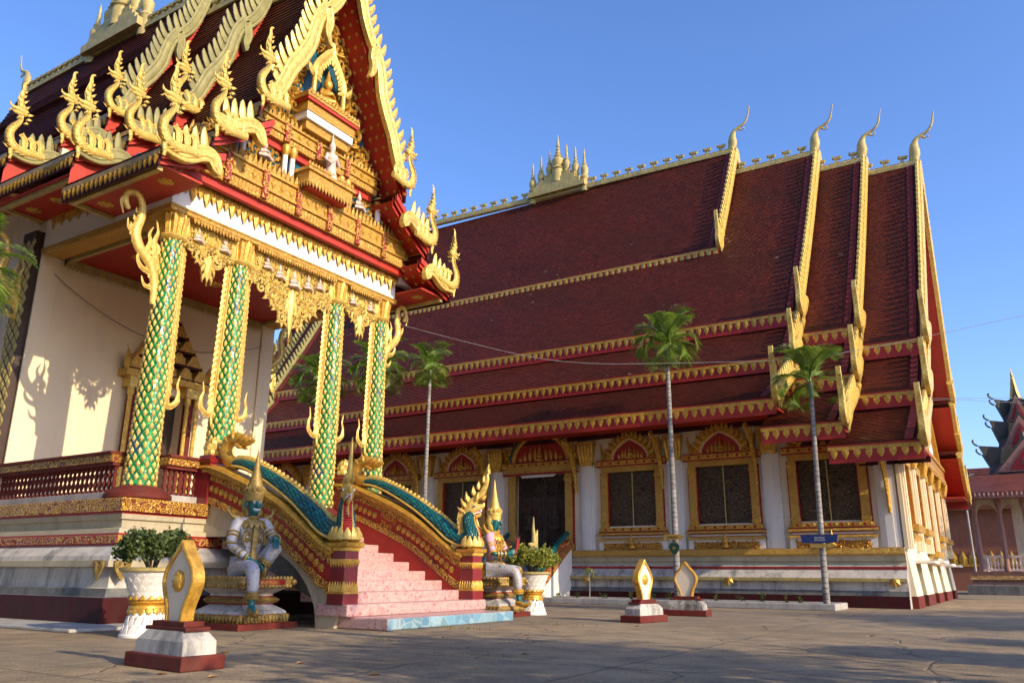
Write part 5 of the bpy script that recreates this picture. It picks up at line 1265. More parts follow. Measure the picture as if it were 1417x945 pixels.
mk('door_arch', p, [red, gold, gold, paint('green_arch_edge', (.02,.09,.05), .4)], dof, 45)
tl = MB(); tl.tube([(DX-.62,WY-.26,4.02),(DX+.62,WY-.26,4.02)], .03, 8); tl.box(DX-.66,DX+.66,WY-.25,WY-.2,4.03,4.08)
mk('tube_light', tl, white_clean, at=(DX,WY-.26,4.02), label='thin white fluorescent tube fixed under the lintel of the round-arched door', cat='lamp')
# small handwritten inscription on the wall beside the door
me = thai_text('wall_inscription', 'สร้างโดย ท่าน\nพร้อมด้วย ลูกหลาน\nพ.ศ. ๒๕๔๐', .17, 0, 0, black_paint, None, .002)
o = inst(me, 'wall_inscription', vih, (-12.95, WY-.006, 5.35)); o.rotation_euler = (PI/2, 0, 0)
# ------------- the roof
O1, O2, O3 = 5.15, 6.45, 8.9
def prof1(zr): return concave(0, zr, O1, zr-8.15, .055, 22)
def vtiers(zr): return [prof1(zr), concave(4.85, zr-8.35, O2, zr-9.95, .08, 6), concave(6.05, zr-10.25, O3, zr-11.75, .05, 6)]
SEC = [(-5.25,17.3),(-3.55,16.5),(-1.75,15.85)]
def lean_f(x, zr, sg=1):                                # the gables lean outwards towards the top
    return lambda y, z: x + sg*.42*max(0, (z-(zr-11.75))/11.75)
MIR = lambda x: -34.8 - x                               # mirror about the middle, X = -17.4
def eave(part, y, z, x0, x1, s, H=.46):
    fb = MB(); n = max(3, int((x1-x0)/.27))
    fb.box(x0, x1, y-.03, y+.03, z-H-.02, z-.05, 1); fb.box(x0-.004, x1+.004, y-.045, y+.045, z-.15, z-.06, 0)
    teeth(fb, (x0,y+s*.034,z-.14), (x1,y+s*.034,z-.14), (0,0,-1), (0,s,0), H*.52, n, .092, .35, 0)
    mk('eave_fascia', fb, [gold, red], part, 40)
verge_red = paint('faded_verge_paint', (.17,.022,.022), .7, 0, .3, 4, (.1,.04,.035), 26, .2, .01, .2)
def side_board(part, prof, fx, s, sgn, first, olive=True):
    """gilded capping and flames that run down the open end of a slope, ending in a naga head"""
    g = MB(); P = [(fx(y,z)-sgn*.06, y, z) for y, z in prof]
    Q = [V(p)+V((0,0,.06)) for p in P]
    n_ = V((sgn,0,0))
    g.strip([V(p)+V((sgn*.08,0,-.03)) for p in P], .15, n_, [(-1,-.12),(1,-.12),(1,.1),(.5,.35),(-.5,.35),(-1,.1)], 0)
    g.strip([V(p)+V((0,0,.0)) for p in P], .085, V((0,-s*-.3,1)).normalized(), [(-1,-.05),(1,-.05),(1,.6),(-1,.6)], 0)
    flames(g, [q+V((sgn*.03,0,.06)) for q in Q][1:-1], n_, -1 if s*sgn > 0 else 1, .3, .085, .27, .8, 0, lean=(0,0,.35), th=.07)
    g2 = MB(); g2.strip([V(p)+V((-sgn*.28,0,.05)) for p in P], .1, V((0,0,1)), [(-1,-.02),(1,-.02),(1,.3),(-1,.3)], 0)
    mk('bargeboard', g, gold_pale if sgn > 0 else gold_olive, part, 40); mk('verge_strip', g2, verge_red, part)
    y, z = prof[-1]; x = fx(y, z)+sgn*.02
    inst(VN[s], 'naga_finial', part, (x, y, z))
def vnaga(s):
    mb = MB(); fr = Fr((0,0,0),(0,s,0),(0,0,1))
    pth = cr([(-.75,.55),(-.45,.2),(-.15,-.02),(.08,.02),(.2,.25),(.16,.55),(.2,.85),(.26,1.15),(.25,1.4)], 5)
    for q in (.055,-.055):
        f2 = Fr((q,0,0),(0,s,0),(0,0,1)); f2.n = V((1 if q > 0 else -1,0,0)); n = len(pth)
        mb.strip([f2(u,v) for u,v in pth], [lerp(.20,.03,(i/(n-1))**1.0) for i in range(n)], f2.n, [(-1,-.06),(1,-.06),(1,.1),(.4,.35),(-.4,.35),(-1,.1)], 0)
        for u, v, a, L in ((-.5,.45,1.9,.4),(-.32,.32,1.8,.4),(-.15,.2,1.7,.38),(.0,.25,1.7,.34),(.05,.5,1.9,.3),(.1,.75,1.9,.24),(-.3,.0,-1.2,.3),(-.05,-.08,-1.3,.3)): leafm(mb, f2, u, v, a, L, .09, -.4, .4)
    return tmp_mesh('naga_finial', mb, gold_pale, 45)
VN = {s: vnaga(s) for s in (-1,1)}
prev_r, prev_l = None, None
vparts = []
for k, (x, zr) in enumerate(SEC):
    lo = SEC[k-1][0]-.5 if k else -29.6
    for mirror in (0,1):
        if k == 0:
            if mirror: continue
            fa, fb_ = lean_f(MIR(x), zr, -1), lean_f(x, zr)
        elif not mirror: fa, fb_ = (lambda y,z,l=lo: l), lean_f(x, zr)
        else: fa, fb_ = lean_f(MIR(x), zr, -1), (lambda y,z,l=MIR(lo): l)
        mb = MB()
        for s in (-1,1):
            for pr in vtiers(zr): tile_slope(mb, fa, fb_, [(YR+s*o,z) for o,z in pr], .125, .13, .017, .16)
        part = mk('stepped_roof' if k else 'lower_main_roof', mb, [roof_tile, red_orange], vih, 25); vparts.append(part)
        for s in (-1,1):
            for i, pr in enumerate(vtiers(zr)):
                o, z = pr[-1]; y = YR+s*(o+.02); eave(part, y, z, fa(y,z)+.02, fb_(y,z)-.02, s, .46 if i else .5)
                pts = [(YR+s*a, b) for a, b in pr]
                if k == 0: 
                    side_board(part, pts, fb_, s, 1, i); side_board(part, pts, fa, s, -1, i)
                else: side_board(part, pts, fa if mirror else fb_, s, -1 if mirror else 1, i)
        xr0 = fa(YR,zr)+.1; xr1 = fb_(YR,zr)-.1; ridge(part, xr0, xr1, zr-.02, YR, .62, .95)
        if k == 0: chofa(part, xr1, YR, zr+.1, .82); chofa(part, xr0, YR, zr+.1, .82, -1)
        elif mirror: chofa(part, xr0, YR, zr+.1, .82, -1)
        else: chofa(part, xr1, YR, zr+.1, .82)
# the uppermost central roof
zr = 18.35; xa, xb = MIR(-8.35), -8.35
mb = MB(); fa, fb_ = (lambda y,z: xa - .25*max(0,(z-12.6)/5.8)), (lambda y,z: xb + .25*max(0,(z-12.6)/5.8))
pr = concave(0, zr, 2.75, 12.95, .05, 14)
for s in (-1,1): tile_slope(mb, fa, fb_, [(YR+s*o,z) for o,z in pr], .125, .13, .017, .2)
top = mk('upper_main_roof', mb, [roof_tile, red_orange], vih, 25)
for s in (-1,1):
    o, z = pr[-1]; eave(top, YR+s*(o+.02), z, xa, xb, s, .6); pts = [(YR+s*a,b) for a,b in pr]
    side_board(top, pts, fb_, s, 1, 0); side_board(top, pts, fa, s, -1, 0)
rz = lambda x: 18.33 + .022*max(0, -8.3-x)
ridge(top, xa+.1, xb, 18.33, YR, .62, 1.0, rz); chofa(top, xb+.1, YR, 18.4, .82); chofa(top, xa-.1, YR, 18.7, .82, -1)
spire_cluster(top, -18.35, -15.25, YR, 18.62, 1.2, 7)
# soffits and boxed ends under the roofs
for (x0, x1, z) in ((-29.6,-5.35,5.05),(-5.3,-3.65,4.3),(-3.6,-1.8,3.66)):
    for s in (-1,1):
        sf = MB(); a, b = sorted((YR+s*6.6, YR+s*8.85)); sf.box(x0, x1, a, b, z+.25, z+.3, 0); mk('eave_soffit', sf, red_orange, vih)
    sf = MB(); y = WY-.08; sf.box(x0, x1, y-.03, y+.03, z+.1, z+.25); mk('eave_moulding', sf, maroon, vih)
# ------------- gable end on the right
ge = MB(); xw = FX
gy = []; y = WY
wins = [(26.1,27.3),(35.1,36.3)]; doors = [(27.6,29.3)]
wall_x(ge, xw, WY+.002, YF, 1.56, 4.75, [(25.3,26.5,2.2,4.0),(28.0,29.2,2.2,4.0),(30.5,31.9,1.6,4.05),(33.2,34.4,2.2,4.0),(35.9,37.1,2.2,4.0)], .3)
lowd = [(25.8,26.9,.0,1.15),(29.0,30.2,.0,1.2),(32.0,33.2,0,1.15),(35.6,36.8,0,1.15)]
wall_x(ge, xw-.002, WY+.06, YF, .31, 1.555, [(a,b,.31,d) for a,b,_,d in lowd], .3)
mk('gable_wall', ge, white_lit, vih)
ys_ = [WY]+[v for a,b,_,_ in lowd for v in (a,b)]+[YF]
for a, b in zip(ys_[0::2], ys_[1::2]):                    # battered white buttresses of the basement
    gm = MB(); gm.box(xw-.3, xw+.16, a, b, 0, .31); mk('gable_plinth', gm, brick_red, vih); bp = MB()
    bp.add([(xw,a,.31),(xw+.14,a,.31),(xw+.02,a,1.5),(xw,a,1.5),(xw,b,.31),(xw+.14,b,.31),(xw+.02,b,1.5),(xw,b,1.5)], [(0,1,2,3),(7,6,5,4),(1,5,6,2),(2,6,7,3)]); mk('buttress', bp, white_lit, vih)
BD = paint('grey_green_door_paint', (.17,.21,.17), .6, 0, .3, 4, (.08,.1,.08))
for a, b, c, d in lowd:
    cn = MB(); cn.box(xw, xw+.55, a-.15, b+.15, d+.02, d+.09); mk('door_canopy', cn, white_clean, vih); gd = MB(); gd.box(xw-.2, xw-.16, a, b, 0, d); mk('basement_door', gd, BD, vih)
for yy in (24.45,27.25,30.05,32.35,35.15,37.95):
    q = MB()
    for w_, d_ in ((.26,.1),(.19,.16),(.1,.2)): q.box(xw, xw+d_, yy-w_, yy+w_, 1.52, 3.95)
    o = mk('gable_pilaster', q, white_lit, vih); c = MB(); c.box(xw, xw+.24, yy-.3, yy+.3, 3.95, 4.03)
    for i in range(5): c.blade([V((xw+.2,yy+(i-2)*.12,4.0)), V((xw+.26,yy+(i-2)*.13,4.25)), V((xw+.31,yy+(i-2)*.14,4.47))], [.06,.07,.03], V((1,0,0)), .6, .05)
    c.box(xw, xw+.22, yy-.28, yy+.28, 4.03, 4.47); mk('capital', c, gold, o, 40)
for (a,b,c,d) in [(25.3,26.5,2.2,4.0),(28.0,29.2,2.2,4.0),(30.5,31.9,1.6,4.05),(33.2,34.4,2.2,4.0),(35.9,37.1,2.2,4.0)]:
    q = MB(); q.box(xw-.2, xw-.15, a, b, c, d, 1); 
    for yy in (a,b): q.box(xw-.15, xw+.12, yy-.13, yy+.13, c, d, 0)
    q.box(xw, xw+.14, a-.2, b+.2, d-.1, d+.15, 0); q.box(xw, xw+.32, a-.3, b+.3, c-.18, c, 0); q.box(xw, xw+.2, a-.22, b+.22, c-.4, c-.26, 0); q.box(xw, xw+.12, a-.25, b+.25, c-.26, c-.18, 2)
    mk('gable_window', q, [gold, red, white_lit], vih)
fz = MB(); fz.box(xw, xw+.3, WY+.4, YF-.4, 4.55, 4.93, 0); fz.box(xw, xw+.36, WY+.45, YF-.45, 4.93, 5.04, 1); fz.box(xw, xw+.34, WY+.35, YF-.35, 4.48, 4.56, 1)
teeth(fz, (xw+.31,WY+.4,4.52), (xw+.31,YF-.4,4.52), (0,0,-1), (1,0,0), .16, 80)
mk('gable_frieze', fz, [gold_rel, gold], vih, 40)
pdm = MB(); pr3 = [(0,14.6),(2.2,10.3),(4.1,7.6),(5.0,6.7),(6.0,5.6),(6.5,5.05)]
pdm.add([(xw+.02,YR-o,z) for o,z in pr3[::-1]]+[(xw+.02,YR+o,z) for o,z in pr3[1:]], [tuple(range(11))])
go = mk('gable_pediment', pdm, pink_white, vih)
gp = MB(); fp = Fr((xw+.05,YR,0),(0,1,0),(0,0,1)); panel(gp, fp, lambda u,v: abs(u) < (14.0-v)*.6-.5 and v < 13, -6.6, 6.6, 5.5, 13, .42, 5, 1.0)
mk('pediment_carving', gp, statue_white, go, 45)
ee = MB()
for s in (-1,1): 
    P = [V((xw+.2,YR+s*(o-.25),z-.1)) for o,z in pr3]; ee.strip(P, .16, V((1,0,0)), [(-1,-.2),(1,-.2),(1,.3),(-1,.3)]); pass
mk('pediment_edge', ee, gold, go, 40)
# planted kerb in front of the wall
kb = MB(); x0, x1 = -18.0, -4.05
kb.box(x0,x1,21.3,21.45,0,.16); kb.box(x0,x1,22.75,22.9,0,.16); kb.box(x0,x0+.15,21.45,22.75,0,.16); kb.box(x1-.15,x1,21.45,22.75,0,.16)
soil = MB(); soil.box(x0+.15,x1-.15,21.45,22.75,0,.11)
t = thing('planter_kerb', (-11,22.1,0), 'long low concrete planter kerb along the foot of the white hall', 'planter')
mk('kerb', kb, stone_grey, t, bevel=.02); mk('soil', soil, paint('dry_soil', (.12,.085,.055), .95, 0, .4, 6, None, 12, .6, .03), t)
# small naga stair at the side door
ss = thing('side_staircase', (DX, 23, 0), 'small dark side staircase with naga railings and patterned tiles below the arched door', 'staircase')
for i in range(8):
    z0 = 1.5*i/8; q = MB(); q.box(DX-1.05, DX+1.05, 21.95+.24*i, 24.05, z0+.002, 1.5*(i+1)/8)
    q.uv = [[(0,0),(1,0),(1,1),(0,1)]]*6
    b = MB(); yy = 21.95+.24*i; 
    b.add([(DX-1.05,yy,z0),(DX+1.05,yy,z0),(DX+1.05,yy,z0+.1875),(DX-1.05,yy,z0+.1875)], [(0,1,2,3)], 0, [[(0,0),(10,0),(10,1),(0,1)]])
    b.add([(DX-1.05,yy,z0+.1875),(DX+1.05,yy,z0+.1875),(DX+1.05,24.05,z0+.1875),(DX-1.05,24.05,z0+.1875)], [(0,1,2,3)], 1)
    mk('step', b, [check, base_grey], ss)
for s in (-1,1):
    xs_ = DX+s*1.15; q = MB(); lo = cr([(21.8,.0+.62),(22.2,.72),(22.8,1.1),(23.4,1.52),(24.05,1.9)],5)
    q.prism([(24.05,0),(22.0,.0)]+[(y,z-.25) for y,z in lo], Fr((xs_-.13,0,0),(0,1,0),(0,0,1)), .26, 0)
    q.strip([V((xs_,y,z-.12)) for y,z in lo], .15, V((1,0,0)), [(-1,-.18),(1,-.18),(1,.9),(-1,.9)], 1)
    q.box(xs_-.17,xs_+.17,21.65,21.99,0,.8,2)
    o = mk('side_railing', q, [white_clean, gold_red, maroon_post], ss, 40); tb = MB()
    teeth(tb, (xs_-.17,21.645,.3), (xs_+.17,21.645,.3), (0,0,1), (0,-1,0), .14, 5); teeth(tb, (xs_+.175,21.65,.3), (xs_+.175,21.99,.3), (0,0,1), (1,0,0), .14, 5); tb.box(xs_-.2,xs_+.2,21.62,22.02,.8,.86); mk('petal_band', tb, gold, o, 40)
    nb_ = thing('naga_statue', (xs_,21.85,.86), 'small weathered dark teal naga on the %s railing of the side staircase' % ('left' if s < 0 else 'right'), 'naga statue')
    q = MB(); P = cr([(24.0,2.1),(23.3,1.72),(22.7,1.25),(22.2,.98),(21.9,.98),(21.8,1.15),(21.85,1.4),(21.8,1.58)],5); with_uv_tube(q, [(xs_,y,z) for y,z in P], [lerp(.08,.14,min(1,i/18)) if i < 24 else .12 for i in range(len(P))], 10, 0, 8, 6); mk('body', q, teal_scale, nb_, 60)
    q = MB(); q.tube([(xs_,21.9,1.52),(xs_,21.8,1.62),(xs_,21.65,1.64),(xs_,21.5,1.68)], [.1,.13,.09,.03], 8); q.tube([(xs_,21.85,1.55),(xs_,21.68,1.53),(xs_,21.56,1.54)], [.08,.06,.02], 8)
    q.tube([(xs_,21.85,1.65),(xs_,21.82,1.9),(xs_,21.78,2.15),(xs_,21.8,2.5)], [.1,.07,.045,.01], 8)
    for k in range(5): q.blade([V((xs_,21.9+.02*k,1.5+.1*k)), V((xs_,22.02,1.6+.1*k)), V((xs_,22.05,1.72+.1*k))], [.05,.05,.01], V((1,0,0)), .5, .03)
    mk('head', q, gold_aged, nb_, 50)
# ================================================================== STATUES
def skin(name, nodes, edges, mat, parent, sub=2, extra=None):
    names = list(nodes); me = bpy.data.meshes.new(name); me.from_pydata([nodes[k][0] for k in names], [(names.index(a), names.index(b)) for a, b in edges], [])
    o = bpy.data.objects.new(name, me); COL.objects.link(o); m = o.modifiers.new('s', 'SKIN'); m.use_smooth_shade = True
    for i, k in enumerate(names):
        r = nodes[k][1]; sv = me.skin_vertices[0].data[i]; sv.radius = (r, r) if not isinstance(r, tuple) else r; sv.use_root = (i == 0)
    d = o.modifiers.new('d', 'SUBSURF'); d.levels = sub; d.render_levels = sub
    bpy.context.view_layer.update(); r = bpy.data.meshes.new_from_object(o.evaluated_get(bpy.context.evaluated_depsgraph_get())); bpy.data.objects.remove(o)
    mb = MB(); mb.add([tuple(v.co) for v in r.vertices], [tuple(p.vertices) for p in r.polygons])
    if extra: extra(mb)
    return mk(name, mb, mat, parent, 80)
def ring(mb, c, axis, r, t, n=14, mi=0):
    ax = V(axis).normalized(); a = ax.orthogonal().normalized(); b = ax.cross(a); c = V(c); P = [c+a*(r*math.cos(2*PI*i/n))+b*(r*math.sin(2*PI*i/n)) for i in range(n+1)]
    mb.tube(P, t, 6, mi)
def hand(mb, w, d, palm_n, k=1.0):
    """palm plus five bent fingers; w wrist, d direction, palm_n the side the fingers close to"""
    w = V(w); d = V(d).normalized(); n = V(palm_n).normalized(); s = d.cross(n).normalized()
    mb.tube([w-d*.02, w+d*.05*k, w+d*.11*k], [.035*k,.048*k,.04*k], 8, 0, .55, up=tuple(n))
    for i, (L, o) in enumerate(((.085,-.036),(.1,-.012),(.095,.012),(.075,.034))):
        b = w+d*.1*k+s*o*k; mb.tube([b, b+d*L*.45*k+n*.012*k, b+d*L*.8*k+n*.04*k, b+d*L*.9*k+n*.075*k], [.0125*k,.012*k,.0105*k,.007*k], 6)
    b = w+d*.03*k-s*.045*k; mb.tube([b, b+d*.03*k-s*.03*k+n*.015*k, b+d*.07*k-s*.03*k+n*.045*k], [.016*k,.014*k,.009*k], 6)
def guardian(name_label, loc, rz, variant):
    t = thing('guardian_statue', loc, name_label, 'statue', 'seated guardian statues by the stairs', rz, local=True)
    v2 = variant == 2; fy = .0
    N = dict(hip=((-.02,0,.12),.13), waist=((0,0,.34),.12), chest=((.0,0,.62),.165), nb=((.0,0,.84),.07), nk=((.02,0,.92),.062), hd=((.05,0,1.06),.105), ht=((.04,0,1.17),.095),
             rs=((0,-.24,.78),.085), re=((.1,-.35,.44),.06), rw=((.36,-.14,.24),.042), ls=((0,.24,.78),.085), le=((.2,.34,.5),.06), lw=((.40,.22,.57),.042),
             rh=((.06,-.14,.12),.125), rk=((.60,-.2,.12),.085), ra=((.64,-.2,-.42),.05), rt=((.80,-.22,-.5),.035), lh=((.06,.14,.12),.125), lk=((.44,.24,.46),.085), la=((.36,.02,.1),.05), lt=((.6,-.04,.05),.035))
    if v2:
        N.update(re=((.14,-.33,.44),.06), rw=((.36,-.14,.44),.042), le=((.16,.33,.46),.06), lw=((.38,.1,.55),.042), lk=((.44,.36,.12),.085), la=((.5,-.02,.08),.05), lt=((.62,-.12,.08),.04))
    E_ = [('hip','waist'),('waist','chest'),('chest','nb'),('nb','nk'),('nk','hd'),('hd','ht'),('chest','rs'),('rs','re'),('re','rw'),('chest','ls'),('ls','le'),('le','lw'),('hip','rh'),('rh','rk'),('rk','ra'),('ra','rt'),('hip','lh'),('lh','lk'),('lk','la'),('la','lt')]
    def extra(mb):
        hand(mb, N['rw'][0], (.35,.75,-.3) if not v2 else (.5,.3,.2), (0,.2,-1) if not v2 else (0,1,.2)); hand(mb, N['lw'][0], (.7,-.25,-.5) if not v2 else (.5,-.3,.4), (0,-.1,-1) if not v2 else (0,-1,.2))
        mb.tube([(.14,0,1.1),(.17,0,1.06),(.175,0,1.03),(.15,0,1.01)], [.018,.024,.03,.012], 8)          # nose
        for s in (-1,1):
            mb.tube([(.03,s*.105,1.1),(.02,s*.125,1.06),(.025,s*.115,1.0)], [.02,.028,.012], 6); mb.tube([(.125,s*.015,1.125),(.125,s*.06,1.14),(.1,s*.09,1.125)], [.008,.014,.008], 6)
        mb.tube([(.12,-.05,.955),(.155,0,.95),(.12,.05,.955)], [.02,.03,.02], 7)
    bo = skin('body', N, E_, teal_skin, t, 2, extra)
    fc = MB()
    for s in (-1,1): knob(fc, (.133,s*.045,1.095), .024, 10, 0); knob(fc, (.15,s*.046,1.095), .012, 8, 1)
    if not v2:
        fc.tube([(.12,-.055,.995),(.15,-.03,.985),(.16,0,.983),(.15,.03,.985),(.12,.055,.995)], [.006,.014,.016,.014,.006], 8, 0)
        for s in (-1,1): fc.tube([(.14,s*.045,.985),(.15,s*.05,1.015)], [.009,.002], 6, 0)
    else: fc.tube([(.13,-.03,.99),(.155,0,.985),(.13,.03,.99)], [.004,.009,.004], 6, 2)
    mk('face_paint', fc, [white_clean, black_paint, red], bo, 60)
    g = 1.16
    def up(d, *ks): return {k: (d[k][0], d[k][1]*g+.008) for k in ks}
    def mid(a, b, f): return tuple(lerp(x, y, f) for x, y in zip(N[a][0], N[b][0]))
    T = up(N,'hip','waist','chest','nb','rs','re','ls','le'); T['nb'] = ((0,0,.86),.08)
    te = [('hip','waist'),('waist','chest'),('chest','nb'),('chest','rs'),('rs','re'),('chest','ls'),('ls','le')]
    if not v2:
        for a, w_ in (('re','rw'),('le','lw')): T[w_+'c'] = (mid(a,w_,.8), .058); te.append((a, w_+'c'))
    mk_t = skin('tunic', T, te, pink_cloth if v2 else white_cloth, t)
    L = {k: (N[k][0], N[k][1]*1.2+.012) for k in ('hip','rh','rk','lh','lk')}; L['rs_'] = (mid('rk','ra',.72), .085); L['ls_'] = (mid('lk','la',.72), .08)
    skin('trousers', L, [('hip','rh'),('rh','rk'),('rk','rs_'),('hip','lh'),('lh','lk'),('lk','ls_')], white_cloth, t)
    go = MB()
    for k in range(16):                                   # pectoral collar of pointed petals
        a = 2*PI*k/16; n_ = V((math.cos(a), math.sin(a)*1.2, 0)); c = V((0,0,.86))
        go.blade([c+n_*.08, c+n_*.15-V((0,0,.04)), c+n_*.2-V((0,0,.12)), c+n_*.21-V((0,0,.17))], [.03,.05,.04,.005], n_.normalized(), .5, .02)
    ring(go, (0,0,.87), (0,0,1), .09, .025)
    for a, b, fs, r in (('rs','re',(.45,.6,.95),.085),('ls','le',(.45,.6,.95),.085),('re','rw',(.35,.55,.85),.06),('le','lw',(.35,.55,.85),.06)):
        for f in fs: ring(go, mid(a,b,f), V(N[b][0])-V(N[a][0]), r, .018)
    for s in (-1,1):
        ring(go, (.13,s*.1,.58), (1,s*.5,.1), .07, .014); ring(go, (.14,s*.1,.58), (1,s*.5,.1), .035, .012)
        go.tube([(.15,s*.03,.8),(.17,s*.12,.7),(.12,s*.19,.55),(.13,s*.12,.42)], [.012,.016,.014,.01], 6)
    for s in (-1,1):                                      # shoulder flares
        pts = cr([(0,s*.2,.86),(-.02,s*.3,.88),(-.04,s*.36,.95),(-.05,s*.37,1.02)],4); go.tube(pts, [lerp(.05,.006,i/(len(pts)-1)) for i in range(len(pts))], 7)
    for z, r in ((.3,.155),(.26,.17),(.2,.19)): ring(go, (-.01,0,z), (0,0,1), r, .022, 18)
    go.strip([V((.17,0,.8)),V((.19,0,.6)),V((.16,0,.4)),V((.2,0,.25))], [.03,.045,.035,.05], V((1,0,0)), [(-1,-.03),(1,-.03),(1,.2),(0,.5),(-1,.2)])
    for s in (-1,1):
        go.blade([V((.15,s*.1,.26)), V((.24,s*.16,.14)), V((.22,s*.2,.0)), V((.18,s*.22,-.08))], [.08,.1,.07,.01], V((.5,s*.8,.2)).normalized(), .2, .02)
        go.blade([V((-.1,s*.14,.26)), V((-.16,s*.22,.1)), V((-.12,s*.24,-.02))], [.1,.12,.02], V((-.4,s*.9,0)).normalized(), .2, .02)
    go.blade([V((.2,0,.26)), V((.3,0,.14)), V((.34,0,.0)), V((.33,0,-.12))], [.07,.08,.06,.01], V((1,0,.3)).normalized(), .2, .02)
    for a, b in (('rk','ra'),('lk','la')):
        for f, r, th in ((.66,.088,.02),(.72,.092,.022),(.78,.085,.02)): ring(go, mid(a,b,f), V(N[b][0])-V(N[a][0]), r, th)
    for a, b in (('ra','rt'),('la','lt')):                 # upturned shoes
        A, B = V(N[a][0]), V(N[b][0]); d = (B-A); d.z = 0; d.normalize(); go.tube([A-d*.05-V((0,0,.05)), A+d*.05-V((0,0,.06)), B-V((0,0,.02)), B+d*.08+V((0,0,.02)), B+d*.1+V((0,0,.09))], [.055,.065,.05,.03,.006], 8)
    mk('gold_ornaments', go, old_gold if not v2 else gold, t, 50)
    c = MB(); c.lathe((.02,0,1.21), [(.135,-.1),(.14,.0),(.15,.03),(.135,.06),(.145,.08),(.12,.12),(.125,.14),(.095,.2),(.1,.22),(.072,.29),(.076,.31),(.05,.4),(.052,.42),(.03,.53),(.018,.62),(.004,.72)], 18)
    for k in range(11):
        a = 2*PI*k/11; n_ = V((math.cos(a),math.sin(a),0)); p = V((.02,0,1.25)); c.blade([p+n_*.14, p+n_*.15+V((0,0,.05)), p+n_*.13+V((0,0,.1))], [.035,.04,.004], n_, .5, .01)
    for s in (-1,1): c.blade([V((-.02,s*.13,1.2)), V((-.03,s*.15,1.08)), V((0,s*.13,.95)), V((.04,s*.11,.9))], [.03,.05,.04,.006], V((.2,s,0)).normalized(), .4, .03)
    c.tube([(-.06,0,1.18),(-.1,0,1.05),(-.08,0,.93)], [.09,.08,.05], 8)
    mk('crown', c, old_gold if not v2 else gold_pale, t, 45)
    if v2:
        lo = MB()
        for k in range(7): lo.blade([V((.48,.0,.42)), V((.52+.02*math.cos(k),.03*math.sin(k),.6)), V((.53+.06*math.cos(k),.06*math.sin(k),.78))], [.02,.028,.003], V((math.cos(k),math.sin(k),0)), .5, .01)
        mk('flower_bundle', lo, red, t, 40)
    return t
def pedestal(label, cx, cy, z0, plate):
    t = thing('statue_pedestal', (cx,cy,0), label, 'pedestal')
    p = MB(); p.stack(cx, cy, [(.004,.64,.56,0),(z0,.64,.56,0)]); mk('platform', p, brick_red, t, bevel=.01)
    q = MB(); q.stack(cx, cy, [(z0+.002,.53,.45,0),(z0+.11,.55,.47,0),(z0+.12,.52,.44,1),(z0+.16,.5,.42,1),(z0+.25,.36,.28,2),(z0+.27,.4,.32,3),(z0+.31,.44,.36,3),(z0+.35,.4,.32,2),(z0+.37,.36,.29,1),(z0+.40,.36,.29,1),(z0+.49,.5,.42,2),(z0+.50,.52,.44,0),(z0+.53,.56,.48,3),(z0+.61,.56,.48,0),(z0+.64,.52,.44,2),(z0+.65,.5,.42,1)])
    b_ = mk('base', q, [gold_rel, moss_white, red, old_gold], t)
    tr = MB()
    for dx, dy, hx_, hy_ in ((1,0,.56,.48),(-1,0,.56,.48),(0,1,.48,.56),(0,-1,.48,.56)):
        n_ = V((dx,dy,0)); s_ = V((-dy,dx,0)); c = V((cx,cy,0))+n_*hx_
        teeth(tr, c-s_*hy_+V((0,0,z0+.61)), c+s_*hy_+V((0,0,z0+.61)), (0,0,1), n_, .05, 14); teeth(tr, c-s_*hy_+V((0,0,z0+.53)), c+s_*hy_+V((0,0,z0+.53)), (0,0,-1), n_, .05, 14)
        teeth(tr, V((cx,cy,z0+.1))+n_*(hx_-.01)-s_*(hy_-.01), V((cx,cy,z0+.1))+n_*(hx_-.01)+s_*(hy_-.01), (0,0,-1), n_, .1, 14)
    for sx in (-1,1):
        for sy in (-1,1): knob(tr, (cx+sx*.57,cy+sy*.49,z0+.57), .05)
    mk('petal_band', tr, old_gold, b_, 40)
    if plate:
        pl_ = MB(); pl_.box(cx+.561, cx+.572, cy-.3, cy+.32, z0+.535, z0+.605); po = mk('name_plate', pl_, red, b_)
        me = thai_text('plate_lettering', plate, .085, 0, 0, gold_pale, None, .003); o = inst(me, 'plate_lettering', b_, (cx+.576, cy+.01, z0+.568)); o.rotation_euler = (PI/2, 0, PI/2)
    return t
pedestal('tiered white and gold pedestal with a lettered red plate under the near guardian statue', -10.18, 8.68, .09, 'พะยาภูวงะ:')
pedestal('tiered gold pedestal under the pink-clad guardian statue right of the stairs', -9.2, 14.0, .09, None)
guardian('grinning teal guardian statue in white and gold, seated left of the stairs', (-10.1, 8.66, .74), math.radians(-14), 1)
guardian('teal-faced guardian statue in a pink tunic holding red flowers, seated right of the stairs', (-9.13, 14.02, .74), math.radians(10), 2)

